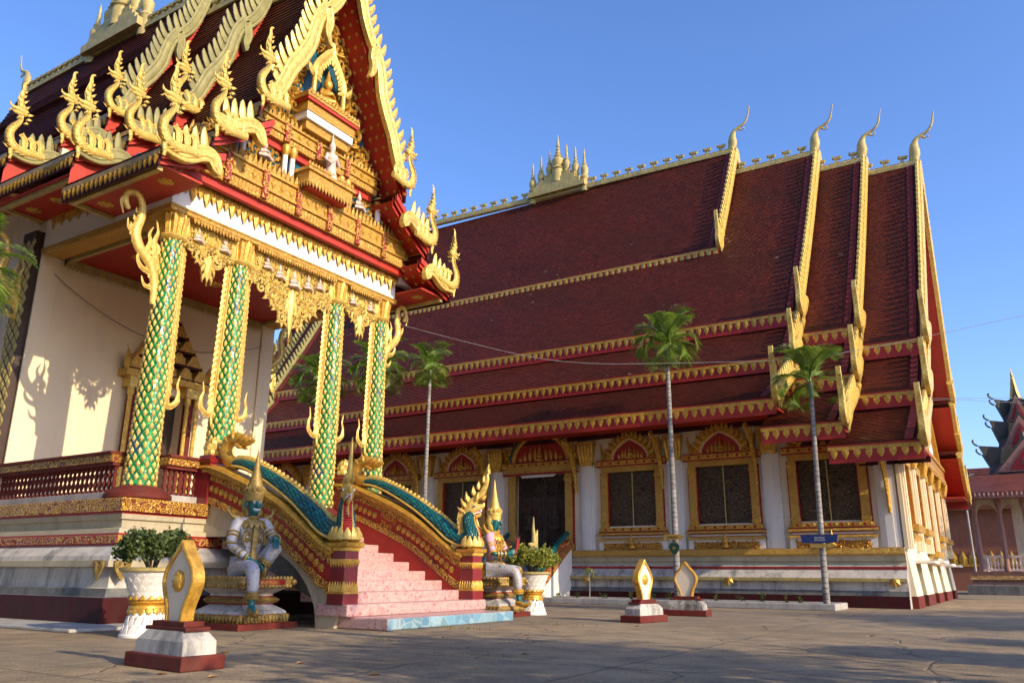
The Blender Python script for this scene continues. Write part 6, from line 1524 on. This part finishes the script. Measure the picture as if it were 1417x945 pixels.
# ================================================================== BOUNDARY STONES, POTS
def sema(label, x, y, rz):
    t = thing('boundary_stone', (x,y,0), label, 'boundary stone', 'leaf-shaped boundary stones on the paving', rz, local=True)
    b = MB(); b.box(-.45,.45,-.21,.21,.002,.12); mk('base', b, brick_red, t, bevel=.012)
    b = MB(); b.stack(0,0,[(.12,.38,.165,0),(.23,.37,.16,0),(.31,.28,.12,0)]); mk('pedestal', b, moss_white, t, bevel=.012)
    b = MB(); b.box(-.32,.32,-.12,.12,.308,.34); b.box(-.25,.25,-.1,.1,.34,.385); mk('collar', b, brick_red, t, bevel=.006)
    h = cr([(.12,.385),(.14,.5),(.215,.65),(.24,.74),(.21,.84),(.125,.94),(.05,1.02),(.0,1.09)], 6)
    out = h + [(-u,v) for u,v in reversed(h[:-1])]
    sc_ = lambda f: [(u*f,.385+(v-.385)*(f if v > .39 else 1)) for u,v in out]
    b = MB(); b.prism([(u*.9,.387+(v-.387)*.93) for u,v in out], Fr((0,.04,0),(1,0,0),(0,0,1)), .08); mk('stone_leaf', b, white, t)
    b = MB(); P = [V((u*.93,0,.385+(v-.385)*.955)) for u,v in out]
    b.strip(P, .02, V((0,-1,0)), [(-1,-.06),(1,-.06),(1,2.7),(.5,3.1),(-.5,3.1),(-1,2.7)]); mk('golden_rim', b, gold, t, 40)
    b = MB()
    for q in (-1,1): disc(b, Fr((0,q*.04,.72),(-q,0,0),(0,0,1)), 0, 0, .095, .03, 24, 0, 0); disc(b, Fr((0,q*.062,.72),(-q,0,0),(0,0,1)), 0, 0, .07, .02, 16, 0, 8)
    mk('medallion', b, gold, t, 50); return t
s1 = sema('nearest leaf-shaped boundary stone with golden rim and medallion, in front of the white planter', -6.47, 4.84, math.radians(-5))
dup(s1, (-5.92, 14.05, 0), math.radians(80), 'leaf-shaped boundary stone seen nearly edge-on, on the open paving right of the stairs')
s3 = dup(s1, (-6.1, 16.75, 0), math.radians(3), 'leaf-shaped boundary stone with a plain white face on a blackened base, before the middle palm')
stained = paint('black_streaked_plaster', (.50,.47,.42), .8, 0, .25, 3, (.05,.05,.05), 20, .3, .015, .3, 1.0, grime=(.09,.09,.085))
for ch in list(s3.children):
    if ch.name.startswith('medallion'): bpy.data.objects.remove(ch)
    elif ch.name.startswith('pedestal'): ch.data = ch.data.copy(); ch.data.materials[0] = stained
def planter_pot(label, x, y):
    t = thing('flower_pot', (x,y,0), label, 'flower pot', 'large white flower pots beside the stairs', 0, local=True)
    prof = [(.30,.002),(.30,.03),(.27,.06),(.215,.2),(.19,.32),(.185,.36)]
    def leafy(mb, z0, z1, r0, r1, n, rows):
        for r in range(rows):
            for k in range(n):
                a = 2*PI*(k+.5*(r%2))/n; n_ = V((math.cos(a),math.sin(a),0)); f0 = r/rows; f1 = (r+1.25)/rows
                za, zb = lerp(z0,z1,f0), lerp(z0,z1,min(1,f1)); ra, rb = lerp(r0,r1,f0), lerp(r0,r1,min(1,f1))
                mb.blade([n_*(ra-.01)+V((0,0,za)), n_*(lerp(ra,rb,.5)+.006)+V((0,0,lerp(za,zb,.5))), n_*(rb+.007)+V((0,0,zb))], [PI*ra/n*.9, PI*rb/n*.85, .012], n_, .1, .008)
    b = MB(); b.lathe((0,0,0), prof, 28); leafy(b, .02, .34, .29, .19, 16, 3)
    b.lathe((0,0,0), [(.19,.42),(.235,.52),(.29,.68),(.35,.8),(.355,.8),(.33,.78)], 28, 0, False); leafy(b, .42, .8, .19, .345, 16, 4)
    mk('pot_body', b, white_clean, t, 40)
    b = MB(); b.lathe((0,0,0), [(.19,.32),(.225,.35),(.22,.38),(.19,.39),(.23,.42),(.2,.45)], 24)
    for k in range(14):
        a = 2*PI*k/14; n_ = V((math.cos(a),math.sin(a),0)); b.blade([n_*.2+V((0,0,.42)), n_*.24+V((0,0,.46)), n_*.235+V((0,0,.51))], [.04,.045,.004], n_, .4, .02); b.blade([n_*.2+V((0,0,.36)), n_*.22+V((0,0,.31)), n_*.225+V((0,0,.27))], [.04,.045,.004], n_, .4, .02)
    mk('gold_waist', b, gold, t, 45)
    b = MB(); b.lathe((0,0,0), [(.35,.79),(.39,.805),(.395,.84),(.36,.85),(.33,.83),(.33,.77)], 28); mk('pot_rim', b, gold_aged, t, 45)
    b = MB(); b.lathe((0,0,0), [(.34,.0),(.34,.0),(.3,.0),(.0005,.0)][:2]+[(.33,.78),(.0005,.8)][:0] or [(.335,.775),(.2,.785),(.001,.79)], 20, 0, False); mk('soil', b, tree_bark, t)
    return t
p1 = planter_pot('large white leaf-patterned pot with gold bands, standing in shade left of the near guardian', -9.72, 6.78)
dup(p1, (-8.85, 15.1, 0), 0, 'large white leaf-patterned pot with gold bands, sunlit beside the pink-clad guardian')
def bush(name, label, x, y, z, rx, rz_, n, mat, seed, leaf=.035, stems=True, cat='shrub', group=None):
    t = thing(name, (x,y,z), label, cat, group, local=True); r = random.Random(seed)
    st = MB()
    for k in range(14):
        a = r.uniform(0,2*PI); e = r.uniform(.4,.9); st.tube([(0.03*math.cos(a),.03*math.sin(a),0), (rx*.4*math.cos(a)*e,rx*.4*math.sin(a)*e,rz_*.45), (rx*.8*math.cos(a)*e,rx*.8*math.sin(a)*e,rz_*.95)], [.013,.009,.004], 5)
    mk('stems', st, tree_bark, t)
    mb = MB(); cl = [(r.uniform(0,2*PI), r.uniform(-.1,1), r.uniform(.72,1.0)) for _ in range(150)]
    for k in range(n):
        a, b_, q = cl[r.randrange(150)]; c = V((math.cos(a)*math.cos(b_)*rx, math.sin(a)*math.cos(b_)*rx, rz_*.5+math.sin(b_)*rz_*.55))*q
        c += V((r.gauss(0,1),r.gauss(0,1),r.gauss(0,1)))*rx*.075; c.z = max(.02, c.z)
        d = V((r.uniform(-1,1),r.uniform(-1,1),r.uniform(-.2,1))).normalized(); s = d.orthogonal().normalized(); s = (Matrix.Rotation(r.uniform(0,6),3,d) @ s)*leaf*.45; L = leaf*r.uniform(.7,1.4)
        mb.add([c-s*.3, c+d*L*.5-s, c+d*L, c+d*L*.5+s], [(0,1,2,3)])
    mk('foliage', mb, mat, t); return t
bush('potted_shrub', 'dark green shrub growing in the shaded white pot behind the nearest boundary stone', -9.72, 6.78, .79, .47, .52, 4200, shrub_dark, 3, .05, group='shrubs in the white pots')
bush('potted_shrub', 'yellow-green rounded shrub growing in the sunlit white pot beside the pink-clad guardian', -8.85, 15.1, .79, .52, .56, 5200, shrub_lime, 5, .05, group='shrubs in the white pots')

# ================================================================== PALMS
def frond(L, seed, droop=1.2, mat=None, dry=False):
    r = random.Random(seed); mb = MB(); rach = []; n = 26; x = z = 0; a = .62
    for i in range(n+1):
        rach.append(V((x,0,z))); a -= droop*1.5/n*(.5+i/n); x += math.cos(a)*L/n; z += math.sin(a)*L/n
    mb.tube(rach, [lerp(.03,.006,i/n) for i in range(n+1)], 5)
    for i in range(3, n*2):
        f = i/(n*2); k = min(n-1, int(f*n)); p = rach[k].lerp(rach[k+1], f*n-k); t = (rach[min(n,k+1)]-rach[k]).normalized()
        for s in (-1,1):
            l = L*.40*(math.sin(PI*min(1,f*.86+.14))**.6)*r.uniform(.8,1.1); dr = r.uniform(.2,.75)
            d = (t*.75 + V((0,s,0)) + V((0,0,.25))).normalized(); w = .0165*L/1.6
            q0 = p; q1 = p+d*l*.5; q2 = p+d*l*.85+V((0,0,-l*.22*dr)); q3 = p+d*l+V((0,0,-l*.5*dr)); u = (t*.8+V((0,0,.5))).normalized()*w
            mb.add([q0-u*.5, q0+u*.5, q1-u, q1+u, q2-u*.7, q2+u*.7, q3], [(0,1,3,2),(2,3,5,4),(4,5,6)])
    o = mk('frond', mb, mat or palm_leaf); m = o.data; bpy.data.objects.remove(o); return m
FR = [frond(1.6, 1, 1.2), frond(1.65, 2, 2.0), frond(1.6, 3, 2.7), frond(1.6, 4, 3.1), frond(1.5, 5, 2.2, palm_dry)]
def palm(label, x, y, h, lean, seed, nf=11, k=1.0, group='palms along the white hall', old=True, tr=.085, ups=0):
    t = thing('palm_tree', (x,y,0), label, 'palm tree', group, local=True); r = random.Random(seed)
    P = [(lean[0]*(i/12)**1.4, lean[1]*(i/12)**1.4, h*i/12) for i in range(13)]; mb = MB(); mb.tube(P, [lerp(tr*1.15,tr*.7,i/12) for i in range(13)], 12); mk('trunk', mb, palm_bark, t, 60)
    c = V(P[-1]); mb = MB(); mb.tube([c-V((0,0,.05)), c+V((0,0,.25)), c+V((0,0,.6))], [tr*.72,tr*.95,tr*.4], 10); mk('crownshaft', mb, bud_green, t, 60)
    for i in range(nf):
        a = i*2.399+r.uniform(-.3,.3); f = i/nf; f = max(0, f-ups*(1-f)); m = FR[0] if f < .25 else FR[1] if f < .5 else FR[2] if f < .78 else (FR[4] if (old and r.random() < .45) else FR[3])
        o = inst(m, 'frond', t, c+V((0,0,.55-.25*f)), a, world=False); tilt = lerp(-.85,.3,f**.8)+r.uniform(-.15,.15); o.rotation_euler = (0, tilt, a); o.scale = (k*r.uniform(.85,1.1),)*3
    return t
palm('short palm with few bright fronds and a blue board, rightmost along the hall', -4.42, 22.2, 5.4, (.12,0), 3, 10, .84, old=False, tr=.075, ups=.7)
palm('tall palm with a full crown and small nailed boards, before the middle windows', -8.33, 22.2, 7.0, (.02,0), 7, 16, .88, tr=.085, ups=.15)
palm('slim tall palm with drooping yellowish fronds, right of the green columns', -17.3, 22.2, 7.4, (.05,0), 11, 13, .74, tr=.08, ups=.15)
palm('palm with its crown half hidden behind the farthest green column', -19.9, 22.3, 7.7, (.0,.1), 15, 14, 1.05, tr=.08)
palm('palm with its crown half hidden behind the second farthest green column', -22.9, 22.3, 7.6, (.0,.1), 21, 14, 1.05, tr=.08)
palm('palm at the left edge whose sunlit fronds hang before the near hall', -11.7, 4.7, 4.2, (.05,.05), 31, 13, .66, group='palms out in the yard', old=False)
# boards nailed to trunks
def board_sign(name, label, cat, mats, loc, build, rz=0):
    t = thing(name, loc, label, cat, local=True); build(t); t.rotation_euler = (0,0,rz); return t
gold_board = paint('ochre_board', (.46,.29,.06), .6, 0, .25, 8, (.2,.13,.04)); green_board = paint('dark_green_board', (.015,.06,.03), .5); blue_board = paint('dark_blue_board', (.012,.035,.16), .45)
def b1(t):
    b = MB(); b.prism([(-.28,-.075),(.2,-.075),(.3,.0),(.2,.075),(-.28,.075)], Fr((0,0,0),(1,0,0),(0,0,1)), .02); mk('board', b, gold_board, t, bevel=.004)
    me = thai_text('board_lettering', 'วัดสะอาด', .085, 0, 0, maroon, None, .002); o = inst(me, 'board_lettering', t, (-.02,-.025,0), world=False); o.rotation_euler = (PI/2,0,0)
board_sign('wooden_sign', 'small ochre board nailed across the middle palm trunk', 'sign', None, (-8.33,22.09,1.83), b1)
def b2(t):
    b = MB(); h = cr([(0,-.2),(.1,-.1),(.15,.0),(.13,.1),(.06,.15),(0,.12)],5); b.prism(h+[(-u,v) for u,v in reversed(h[1:-1])], Fr((0,0,0),(1,0,0),(0,0,1)), .02); mk('board', b, green_board, t)
    me = thai_text('board_lettering', 'รัก', .09, 0, 0, gold_pale, None, .002); o = inst(me, 'board_lettering', t, (0,-.025,0), world=False); o.rotation_euler = (PI/2,0,0)
board_sign('heart_sign', 'dark green heart-shaped board below the ochre board on the middle palm', 'sign', None, (-8.33,22.09,1.53), b2)
def b3(t):
    b = MB(); b.prism([(-.44,-.1),(.4,-.1),(.45,.1),(-.47,.1)], Fr((0,0,0),(1,0,0),(0,0,1)), .02); mk('board', b, blue_board, t, bevel=.004)
    me = thai_text('board_lettering', 'กรุณารักษา\nความสะอาด', .06, 0, 0, white_clean, None, .002); o = inst(me, 'board_lettering', t, (0,-.025,.0), world=False); o.rotation_euler = (PI/2,0,0)
board_sign('blue_sign', 'dark blue lettered board nailed to the rightmost palm trunk', 'sign', None, (-4.42,22.1,1.72), b3)
def b4(t):
    b = MB(); b.prism([(-.3,-.05),(.25,-.05),(.34,.0),(.25,.05),(-.3,.05)], Fr((0,0,0),(1,0,0),(0,0,1)), .02); mk('board', b, gold_board, t)
board_sign('wooden_sign', 'small ochre pointer board just below the blue board on the rightmost palm', 'sign', None, (-4.38,22.1,1.55), b4)
# young tree and seedlings in the planter
t = thing('young_tree', (-10.9,21.9,.1), 'thin young tree with a few drooping leaves in the planter by the side staircase', 'tree', local=True)
mb = MB(); mb.tube([(0,0,0),(.01,0,.4),(0,0,.72)], [.012,.01,.008], 6); mk('trunk', mb, stone_grey, t)
mb = MB(); r = random.Random(2)
for i in range(34):
    a = r.uniform(0,2*PI); L = r.uniform(.16,.3); d = V((math.cos(a),math.sin(a),.5)); p = V((0,0,.62+r.uniform(0,.22))); s = V((-math.sin(a),math.cos(a),0))*.018
    q1 = p+d*L*.5; q2 = p+d*L*.7+V((0,0,-L*.5)); mb.add([p, q1-s, q2, q1+s], [(0,1,2,3)])
mk('crown', mb, shrub_lime, t)
for i in range(22):
    x = -17.4+i*.6+r.uniform(-.2,.2)
    if -11.2 < x < -10.6: continue
    q = MB(); h = r.uniform(.12,.26)
    for k in range(26):
        a = r.uniform(0,6.28); z = r.uniform(.05,1)*h; d = V((math.cos(a),math.sin(a),.7)).normalized(); p = V((x+r.gauss(0,.03),21.8+r.gauss(0,.05),.1+z)); s = V((-math.sin(a),math.cos(a),0))*.022
        q.add([p, p+d*.05-s, p+d*.1, p+d*.05+s], [(0,1,2,3)])
    q.tube([(x,21.8,.1),(x,21.8,.1+h)], .005, 4)
    mk('seedling', q, shrub_dark, at=(x,21.8,.1), label='small green seedling in the soil strip of the planter kerb', cat='plant', group='seedlings in the planter kerb')
dry_leaf = paint('dry_brown_leaf', (.30,.17,.06), .7, 0, .3, 20, None, 30, .2)
# weeds in the paving joints
mb = MB()
for cx_, cy_, n in ((-9.3,11.1,60),(-7.6,10.6,90),(-6.7,12.4,40),(-8.3,12.7,30),(-4.9,7.2,30),(-6.9,8.2,25),(-5.3,9.0,20)):
    for k in range(n):
        x, y = cx_+r.gauss(0,.32), cy_+r.gauss(0,.06); a = r.uniform(0,6.28); h = r.uniform(.015,.05); mb.add([(x-.004,y,.001),(x+.004,y,.001),(x+.02*math.cos(a),y+.02*math.sin(a),h)], [(0,1,2)])
mk('grass_tufts', mb, shrub_lime, label='short grass tufts growing along joints in the paving', cat='grass', kind='stuff')
lf = MB()
for (x,y,a,c) in ((-6.1,4.35,.4,0),(-5.75,4.42,1.4,0),(-8.6,5.9,2,0),(-5.2,7.6,.3,0),(-4.0,6.0,1,0)):
    pass
for i,(x,y,a) in enumerate(((-6.12,4.42,.4),(-5.6,4.5,1.4),(-7.9,6.3,2.0),(-4.6,7.6,.3))):
    q = MB(); d = V((math.cos(a),math.sin(a),0)); s = V((-d.y,d.x,0)); p = V((x,y,.004)); q.add([p, p+d*.05-s*.022+V((0,0,.012)), p+d*.11+V((0,0,.004)), p+d*.05+s*.022+V((0,0,.02)), p+d*.055], [(0,1,4),(0,4,3),(1,2,4),(4,2,3)])
    mk('fallen_leaf', q, dry_leaf, at=(x,y,0), label=('dry yellow leaf lying by the base of the nearest boundary stone' if i < 2 else 'small dry leaf lying on the open paving'), cat='leaf', group='fallen leaves on the paving')

src_leaf = bpy.data.objects['fallen_leaf']; rl = random.Random(12)
for i in range(16):
    x, y = rl.uniform(-11,-3.5), rl.uniform(5.2,13)
    if x < -7.6 and y > 8.2: continue
    c = dup(src_leaf, (x, y, .001), rl.uniform(0,6.28), 'small dry leaf lying on the open paving'); c.scale = (rl.uniform(.6,1.1),)*3
# ================================================================== RIGHT BACKGROUND
PY_ = 46.0; PXc = .7
pag = thing('tiered_pavilion', (PXc,PY_+3,0), 'tiered pavilion with dark flared roofs and golden spire at the right edge', 'pavilion')
q = MB(); q.stack(PXc, PY_+3, [(.002,3.3,3.2,0),(.42,3.3,3.2,0),(.45,3.1,3.0,1),(.65,3.0,2.9,1),(.7,3.15,3.05,2),(.85,3.1,3.0,2),(.9,3.0,2.9,1),(1.08,3.05,2.95,1)])
mk('base', q, [base_grey, paint('faded_pink_plaster', (.30,.16,.12), .7, 0, .3, 4, (.14,.11,.09)), relief('faded_gold_relief', (.42,.28,.10), (.16,.05,.03), 12)], pag)
faded = relief('pink_scaled_plaster', (.40,.23,.18), (.22,.08,.06), 16, .6, 0, .6, .02)
cols_x = [-1.85,-.8,.25,1.3,2.35,3.25]
for x in cols_x:
    q = MB(); q.lathe((x,PY_+.15,1.08), [(.15,0),(.15,.12),(.12,.15),(.105,2.9),(.15,3.1),(.17,3.35)], 14); mk('pavilion_column', q, faded, pag, 45)
q = MB()
for a, b in zip(cols_x[:-1], cols_x[1:]):
    m_ = (a+b)/2; w_ = (b-a)/2-.1; arc = [(m_+w_*math.cos(PI*i/12), 3.75+.5*math.sin(PI*i/12)) for i in range(13)]
    q.prism([(b,3.6),(b,4.45),(a,4.45),(a,3.6),(a+.1,3.6)]+list(reversed(arc))+[(b-.1,3.6)], Fr((0,PY_+.2,0),(1,0,0),(0,0,1)), .1)
mk('arcade', q, cream, pag)
q = MB()
for a, b in zip(cols_x[:-1], cols_x[1:]):
    q.box(a+.1, b-.1, PY_+.08, PY_+.2, 1.72, 1.82); q.box(a+.1, b-.1, PY_+.08, PY_+.2, 1.1, 1.2)
    for i in range(5): q.lathe((lerp(a+.15,b-.15,(i+.5)/5), PY_+.14, 1.2), [(.05,0),(.03,.1),(.07,.25),(.03,.4),(.05,.52)], 8)
mk('pavilion_balustrade', q, pink_white, pag, 40)
q = MB(); q.box(-.3, 3.4, PY_+1.2, PY_+1.4, 1.08, 4.5); q.box(-1.9,-1.7,PY_+1.4,PY_+5,1.08,1.9); mk('inner_wall', q, white, pag)
q = MB(); q.box(.85, 1.0, PY_+1.1, PY_+1.2, 1.2, 3.2); q.box(.8, 1.9, PY_+1.05, PY_+1.2, 3.2, 3.5); q.box(1.0,1.8,PY_+1.15,PY_+1.19,1.2,3.2,1); mk('doorway', q, [faded, dark_in], pag)
q = MB(); q.box(PXc-4.45, PXc+4.4, PY_-1.0, PY_+6.8, 4.45, 4.72); teeth(q, (PXc-4.4,PY_-1.01,4.7), (PXc+4.4,PY_-1.01,4.7), (0,0,-1), (0,-1,0), .24, 46)
mk('pavilion_eave', q, paint('faded_pink_trim', (.32,.15,.12), .6, 0, .3, 6, (.2,.14,.12)), pag)
dark_roof = paint('dark_weathered_roof', (.05,.047,.042), .6, 0, .4, 3, (.12,.06,.05), 16, .4, .03); teal_trim = paint('dark_teal_roof_trim', (.038,.043,.040), .65, 0, .4, 4, (.06,.035,.03))
q = MB(); c = (PXc,PY_+3)
for (dx,dy) in ((0,-1),(0,1),(-1,0),(1,0)):
    sx, sy = 4.5, 4.05
    if dy: a = [(c[0]-sx,c[1]+dy*sy,4.72),(c[0]+sx,c[1]+dy*sy,4.72),(c[0]+2.4,c[1]+dy*1.9,5.75),(c[0]-2.4,c[1]+dy*1.9,5.75)]
    else: a = [(c[0]+dx*sx,c[1]-sy,4.72),(c[0]+dx*sx,c[1]+sy,4.72),(c[0]+dx*2.4,c[1]+1.9,5.75),(c[0]+dx*2.4,c[1]-1.9,5.75)]
    q.add(a, [(0,1,2,3)], 0, [[(0,0),(36,0),(28,9),(8,9)]])
q.box(c[0]-2.4,c[0]+2.4,c[1]-1.9,c[1]+1.9,5.7,5.78,1)
for sx in (-1,1):
    for sy in (-1,1):
        A, B = V((c[0]+sx*4.5,c[1]+sy*4.05,4.76)), V((c[0]+sx*2.4,c[1]+sy*1.9,5.8)); q.tube([A,B], .09, 6, 1)
        for i in range(7):
            p = A.lerp(B,(i+.5)/7); q.tube([p, p+V((0,0,.16)), p+V((sx*.1,0,.22))], [.05,.06,.02], 6, 1)
mk('lower_roof', q, [roof_tile_old, teal_trim], pag, 30)
for i, (z0, z1, r0, r1, tip) in enumerate(((5.7,7.0,1.75,1.25,2.0),(7.0,8.35,1.15,.8,1.35),(8.35,9.5,.75,.45,1.0))):
    q = MB(); q.stack(c[0], c[1], [(z0,r0,r0,0),(z0+(z1-z0)*.35,r0*.9,r0*.9,0),(z1-.05,r1*.8,r1*.8,0),(z1,r1,r1,0)]); o = mk('roof_tier', q, dark_roof, pag)
    g = MB()
    for sx in (-1,1):
        for sy in (-1,1):
            A = V((c[0]+sx*r1*.7,c[1]+sy*r1*.7,z1-.1)); B = V((c[0]+sx*tip,c[1]+sy*tip*.9,z1+.25)); Cc = V((c[0]+sx*r0*.85,c[1]+sy*r0*.85,z0+.3)); D = V((c[0]+sx*r0*.2,c[1]+sy*r0*.85,z0+.6))
            g.add([A,B,Cc], [(0,1,2)]); g.add([A,B,V((c[0],c[1]+sy*r1,z1+.05))], [(0,1,2)]); g.add([A,B,V((c[0]+sx*r1,c[1],z1+.05))], [(0,1,2)]); g.add([B,Cc,V((c[0],c[1]+sy*r1,z1+.05))], [(0,1,2)]); g.add([B,Cc,V((c[0]+sx*r1,c[1],z1+.05))], [(0,1,2)])
            P = cr([tuple(B), (B.x+sx*.1,B.y,B.z+.05), (B.x+sx*.2,B.y,B.z+.2), (B.x+sx*.16,B.y,B.z+.32)], 4); g.tube(P, [.05]*(len(P)-1)+[.01], 6)
    mk('flared_corner', g, teal_trim, o)
    g = MB(); hw = r0*.75; fr = Fr((c[0],c[1]-r0*1.02,z0+.15),(1,0,0),(0,0,1)); H_ = (z1-z0)*1.2
    g.prism([(-hw,0),(hw,0),(0,H_)], fr, .08, 0); g.strip([fr(-hw*1.1,-.05,.05),fr(-hw*.45,H_*.45,.05),fr(0,H_*1.1,.05),fr(0,H_*1.5,.05)], [.09,.09,.06,.01], fr.n, [(-1,-.2),(1,-.2),(1,.3),(-1,.3)], 1); g.strip([fr(hw*1.1,-.05,.05),fr(hw*.45,H_*.45,.05),fr(0,H_*1.1,.05)], [.09,.09,.06], fr.n, [(-1,-.2),(1,-.2),(1,.3),(-1,.3)], 1)
    g.prism([(-hw*.6,.1),(hw*.6,.1),(0,H_*.75)], Fr(fr(0,0,.08),(1,0,0),(0,0,1)), .03, 2); leafm(g, fr, 0, H_*.12, PI/2, H_*.5, hw*.2, 0, .8, .13, 7, 0)
    mk('dormer_gable', g, [faded, dark_roof, red, pink_white], o, 40)
q = MB(); q.lathe((c[0],c[1],9.5), [(.5,0),(.55,.08),(.35,.16),(.4,.24),(.25,.3)], 16, 1); q.lathe((c[0],c[1],9.8), [(.27,0),(.24,.2),(.16,.6),(.1,1.05),(.06,1.2),(.08,1.25),(.03,1.45),(.004,1.7)], 16, 0)
mk('golden_spire', q, [gold, dark_roof], pag, 45)
bk = thing('distant_hall', (-4,62,0), 'low distant hall with rust-brown walls and a red tiled roof, behind the tiered pavilion', 'building')
q = MB(); q.box(-9,6,60,66,0,5.0); mk('wall', q, paint('rust_brown_wall', (.28,.10,.05), .7, 0, .2, 2, (.15,.07,.04)), bk)
q = MB(); tile_slope(q, -9.5, 6.5, [(63,7.9),(59.4,5.1)], .25, .25, .03, .15); tile_slope(q, -9.5, 6.5, [(63,7.9),(66.6,5.1)], .25, .25, .03, .15); mk('roof', q, [roof_tile_old, dark_in], bk)
q = MB()
for i in range(28): q.blade([V((-8.7+i*.53,59.96,1.6)), V((-8.7+i*.53,59.92,1.95)), V((-8.7+i*.53,59.94,2.4))], [.22,.24,.01], V((0,-1,0)), .3, .03)
q.box(-9,6,59.9,60,1.45,1.6); mk('lotus_band', q, gold, bk)
lp = thing('street_lamp', (-2.62,56,0), 'slim grey lamp post with a white globe, rising between the red eave and the pavilion', 'street lamp', local=True)
q = MB(); q.tube([(0,0,0),(0,0,7.4),(-.02,0,7.8),(-.06,0,8.0)], [.07,.045,.04,.035], 8); mk('pole', q, stone_grey, lp, 50)
q = MB(); knob(q, (-.06,0,8.15), .22, 12); mk('globe', q, white_clean, lp, 60)
# cables
def cable(label, a, b, sag, r=.008):
    a = V(a); b = V(b); q = MB(); P = [a.lerp(b,i/24)-V((0,0,sag*4*(i/24)*(1-i/24))) for i in range(25)]; q.tube(P, r, 5)
    mk('cable', q, steel_wire, at=a.lerp(b,.5), label=label, cat='cable')
def cable_through(label, pts, r):
    q = MB(); P = cr(pts, 4); q.tube(P, r, 5); mk('cable', q, steel_wire, at=pts[len(pts)//2], label=label, cat='cable')
cable_through('long pale cable sagging from the farthest green column past the palms to the right edge', [(-12.45,14.75,6.75),(-11.3,15.8,6.42),(-9.94,17.09,6.1),(-8.83,18.15,6.04),(-7.68,19.24,6.13),(-6.19,20.67,6.3),(-4.64,22.15,6.51),(-2.98,23.73,6.96),(-1.23,25.4,7.56),(.95,27.48,8.33),(4,30.3,9.3)], .007)
cable_through('upper of two thin parallel cables in front of the tiered pavilion roofs', [(-3.74,25.26,5.88),(-1.4,27.6,6.08),(.64,29.64,6.27),(4,33,6.6)], .006)
cable_through('lower of two thin parallel cables in front of the tiered pavilion roofs', [(-3.76,25.24,5.66),(-1.4,27.6,6.04),(.62,29.62,6.1),(4,33,6.4)], .006)
cable('thin dark cable strung across the shaded porch wall', (-16.43,8.3,6.75), (-16.43,13.9,6.55), .75, .008)

# ================================================================== TREES AROUND THE YARD (some shade the paving, some added to block sky light)
def tree_meshes(seed, H, R, n):
    r = random.Random(seed); tk = MB(); tips = []
    P = [V((0,0,0)), V((r.uniform(-.1,.1),r.uniform(-.1,.1),H*.25)), V((r.uniform(-.2,.2),r.uniform(-.2,.2),H*.45))]; tk.tube(P, [.26,.2,.16], 10)
    for k in range(9):
        a = k*2.4+r.uniform(-.3,.3); e = r.uniform(.5,1); q = P[-1].lerp(P[1], r.uniform(0,.4)); m_ = q+V((math.cos(a)*R*.4*e,math.sin(a)*R*.4*e,H*.18)); t_ = q+V((math.cos(a)*R*.8*e,math.sin(a)*R*.8*e,H*r.uniform(.25,.5))); tk.tube([q,m_,t_], [.1,.06,.025], 6); tips += [m_.lerp(t_,.5), t_]
    tips += [V((r.uniform(-.3,.3)*R,r.uniform(-.3,.3)*R,H*r.uniform(.75,.95))) for _ in range(6)]
    lf = MB()
    for i in range(n):
        c = tips[r.randrange(len(tips))]+V((r.gauss(0,1),r.gauss(0,1),r.gauss(0,.75)))*R*.24; d = V((r.uniform(-1,1),r.uniform(-1,1),r.uniform(-.5,.6))).normalized(); s = d.orthogonal().normalized()*.07; L = r.uniform(.16,.3)
        lf.add([c, c+d*L*.5-s, c+d*L, c+d*L*.5+s], [(0,1,2,3)])
    return tmp_mesh('trunk', tk, tree_bark, 60), tmp_mesh('crown', lf, tree_leaf)
TM = tree_meshes(5, 6.5, 2.6, 5200); TD = tree_meshes(8, 6.5, 2.9, 15000)
def broad_tree(label, x, y, k, rz, m=TM, group='broad-leaved trees around the yard'):
    t = thing('broad_tree', (x,y,0), label, 'tree', group, rz, local=True); t.scale = (k,k,k); inst(m[0], 'trunk', t, (0,0,0), world=False); inst(m[1], 'crown', t, (0,0,0), world=False); return t
broad_tree('leafy tree just beyond the right edge whose lowest twigs show before the pavilion', 3.3, 36, .85, .4)
lab = 'unseen broad-leaved tree outside the picture, shading the yard'
for x, y, k, rz in ((-31,-4,2.2,.5),(-22,-6,2.3,1.7),(-13,-8,2.3,3.0),(-3,-9,2.2,5.0),(-40,2,2.2,2.0),(8,-7,2.0,1.0),(-27,-12,2.6,2.5),(-8,-15,2.6,.7)): broad_tree(lab, x, y, k, rz, TD)  # dense unseen trees added behind and beside the camera to block sky light
for x, y, k, rz in ((9.5,16.4,.95,1),(14,21,1.0,3),(5.4,6.1,.95,0.3)): broad_tree(lab, x, y, k, rz)
for x, y, k, rz in ((2.4,9.7,.30,1.1),(4.6,9.45,.33,2.0),(1.6,4.9,.34,2.2),(3.6,4.7,.36,.8),(3.0,12.2,.26,1)): broad_tree(lab, x, y, k, rz, TD)
for i, (x, y, h) in enumerate(((9.0,6.6,9.6),(10.5,17.2,9.0))):
    palm('tall palm standing outside the picture, throwing a long shadow over the paving', x, y, h, (.1,.05), 40+i, 13, 1.25, 'palms out in the yard', False, .13)
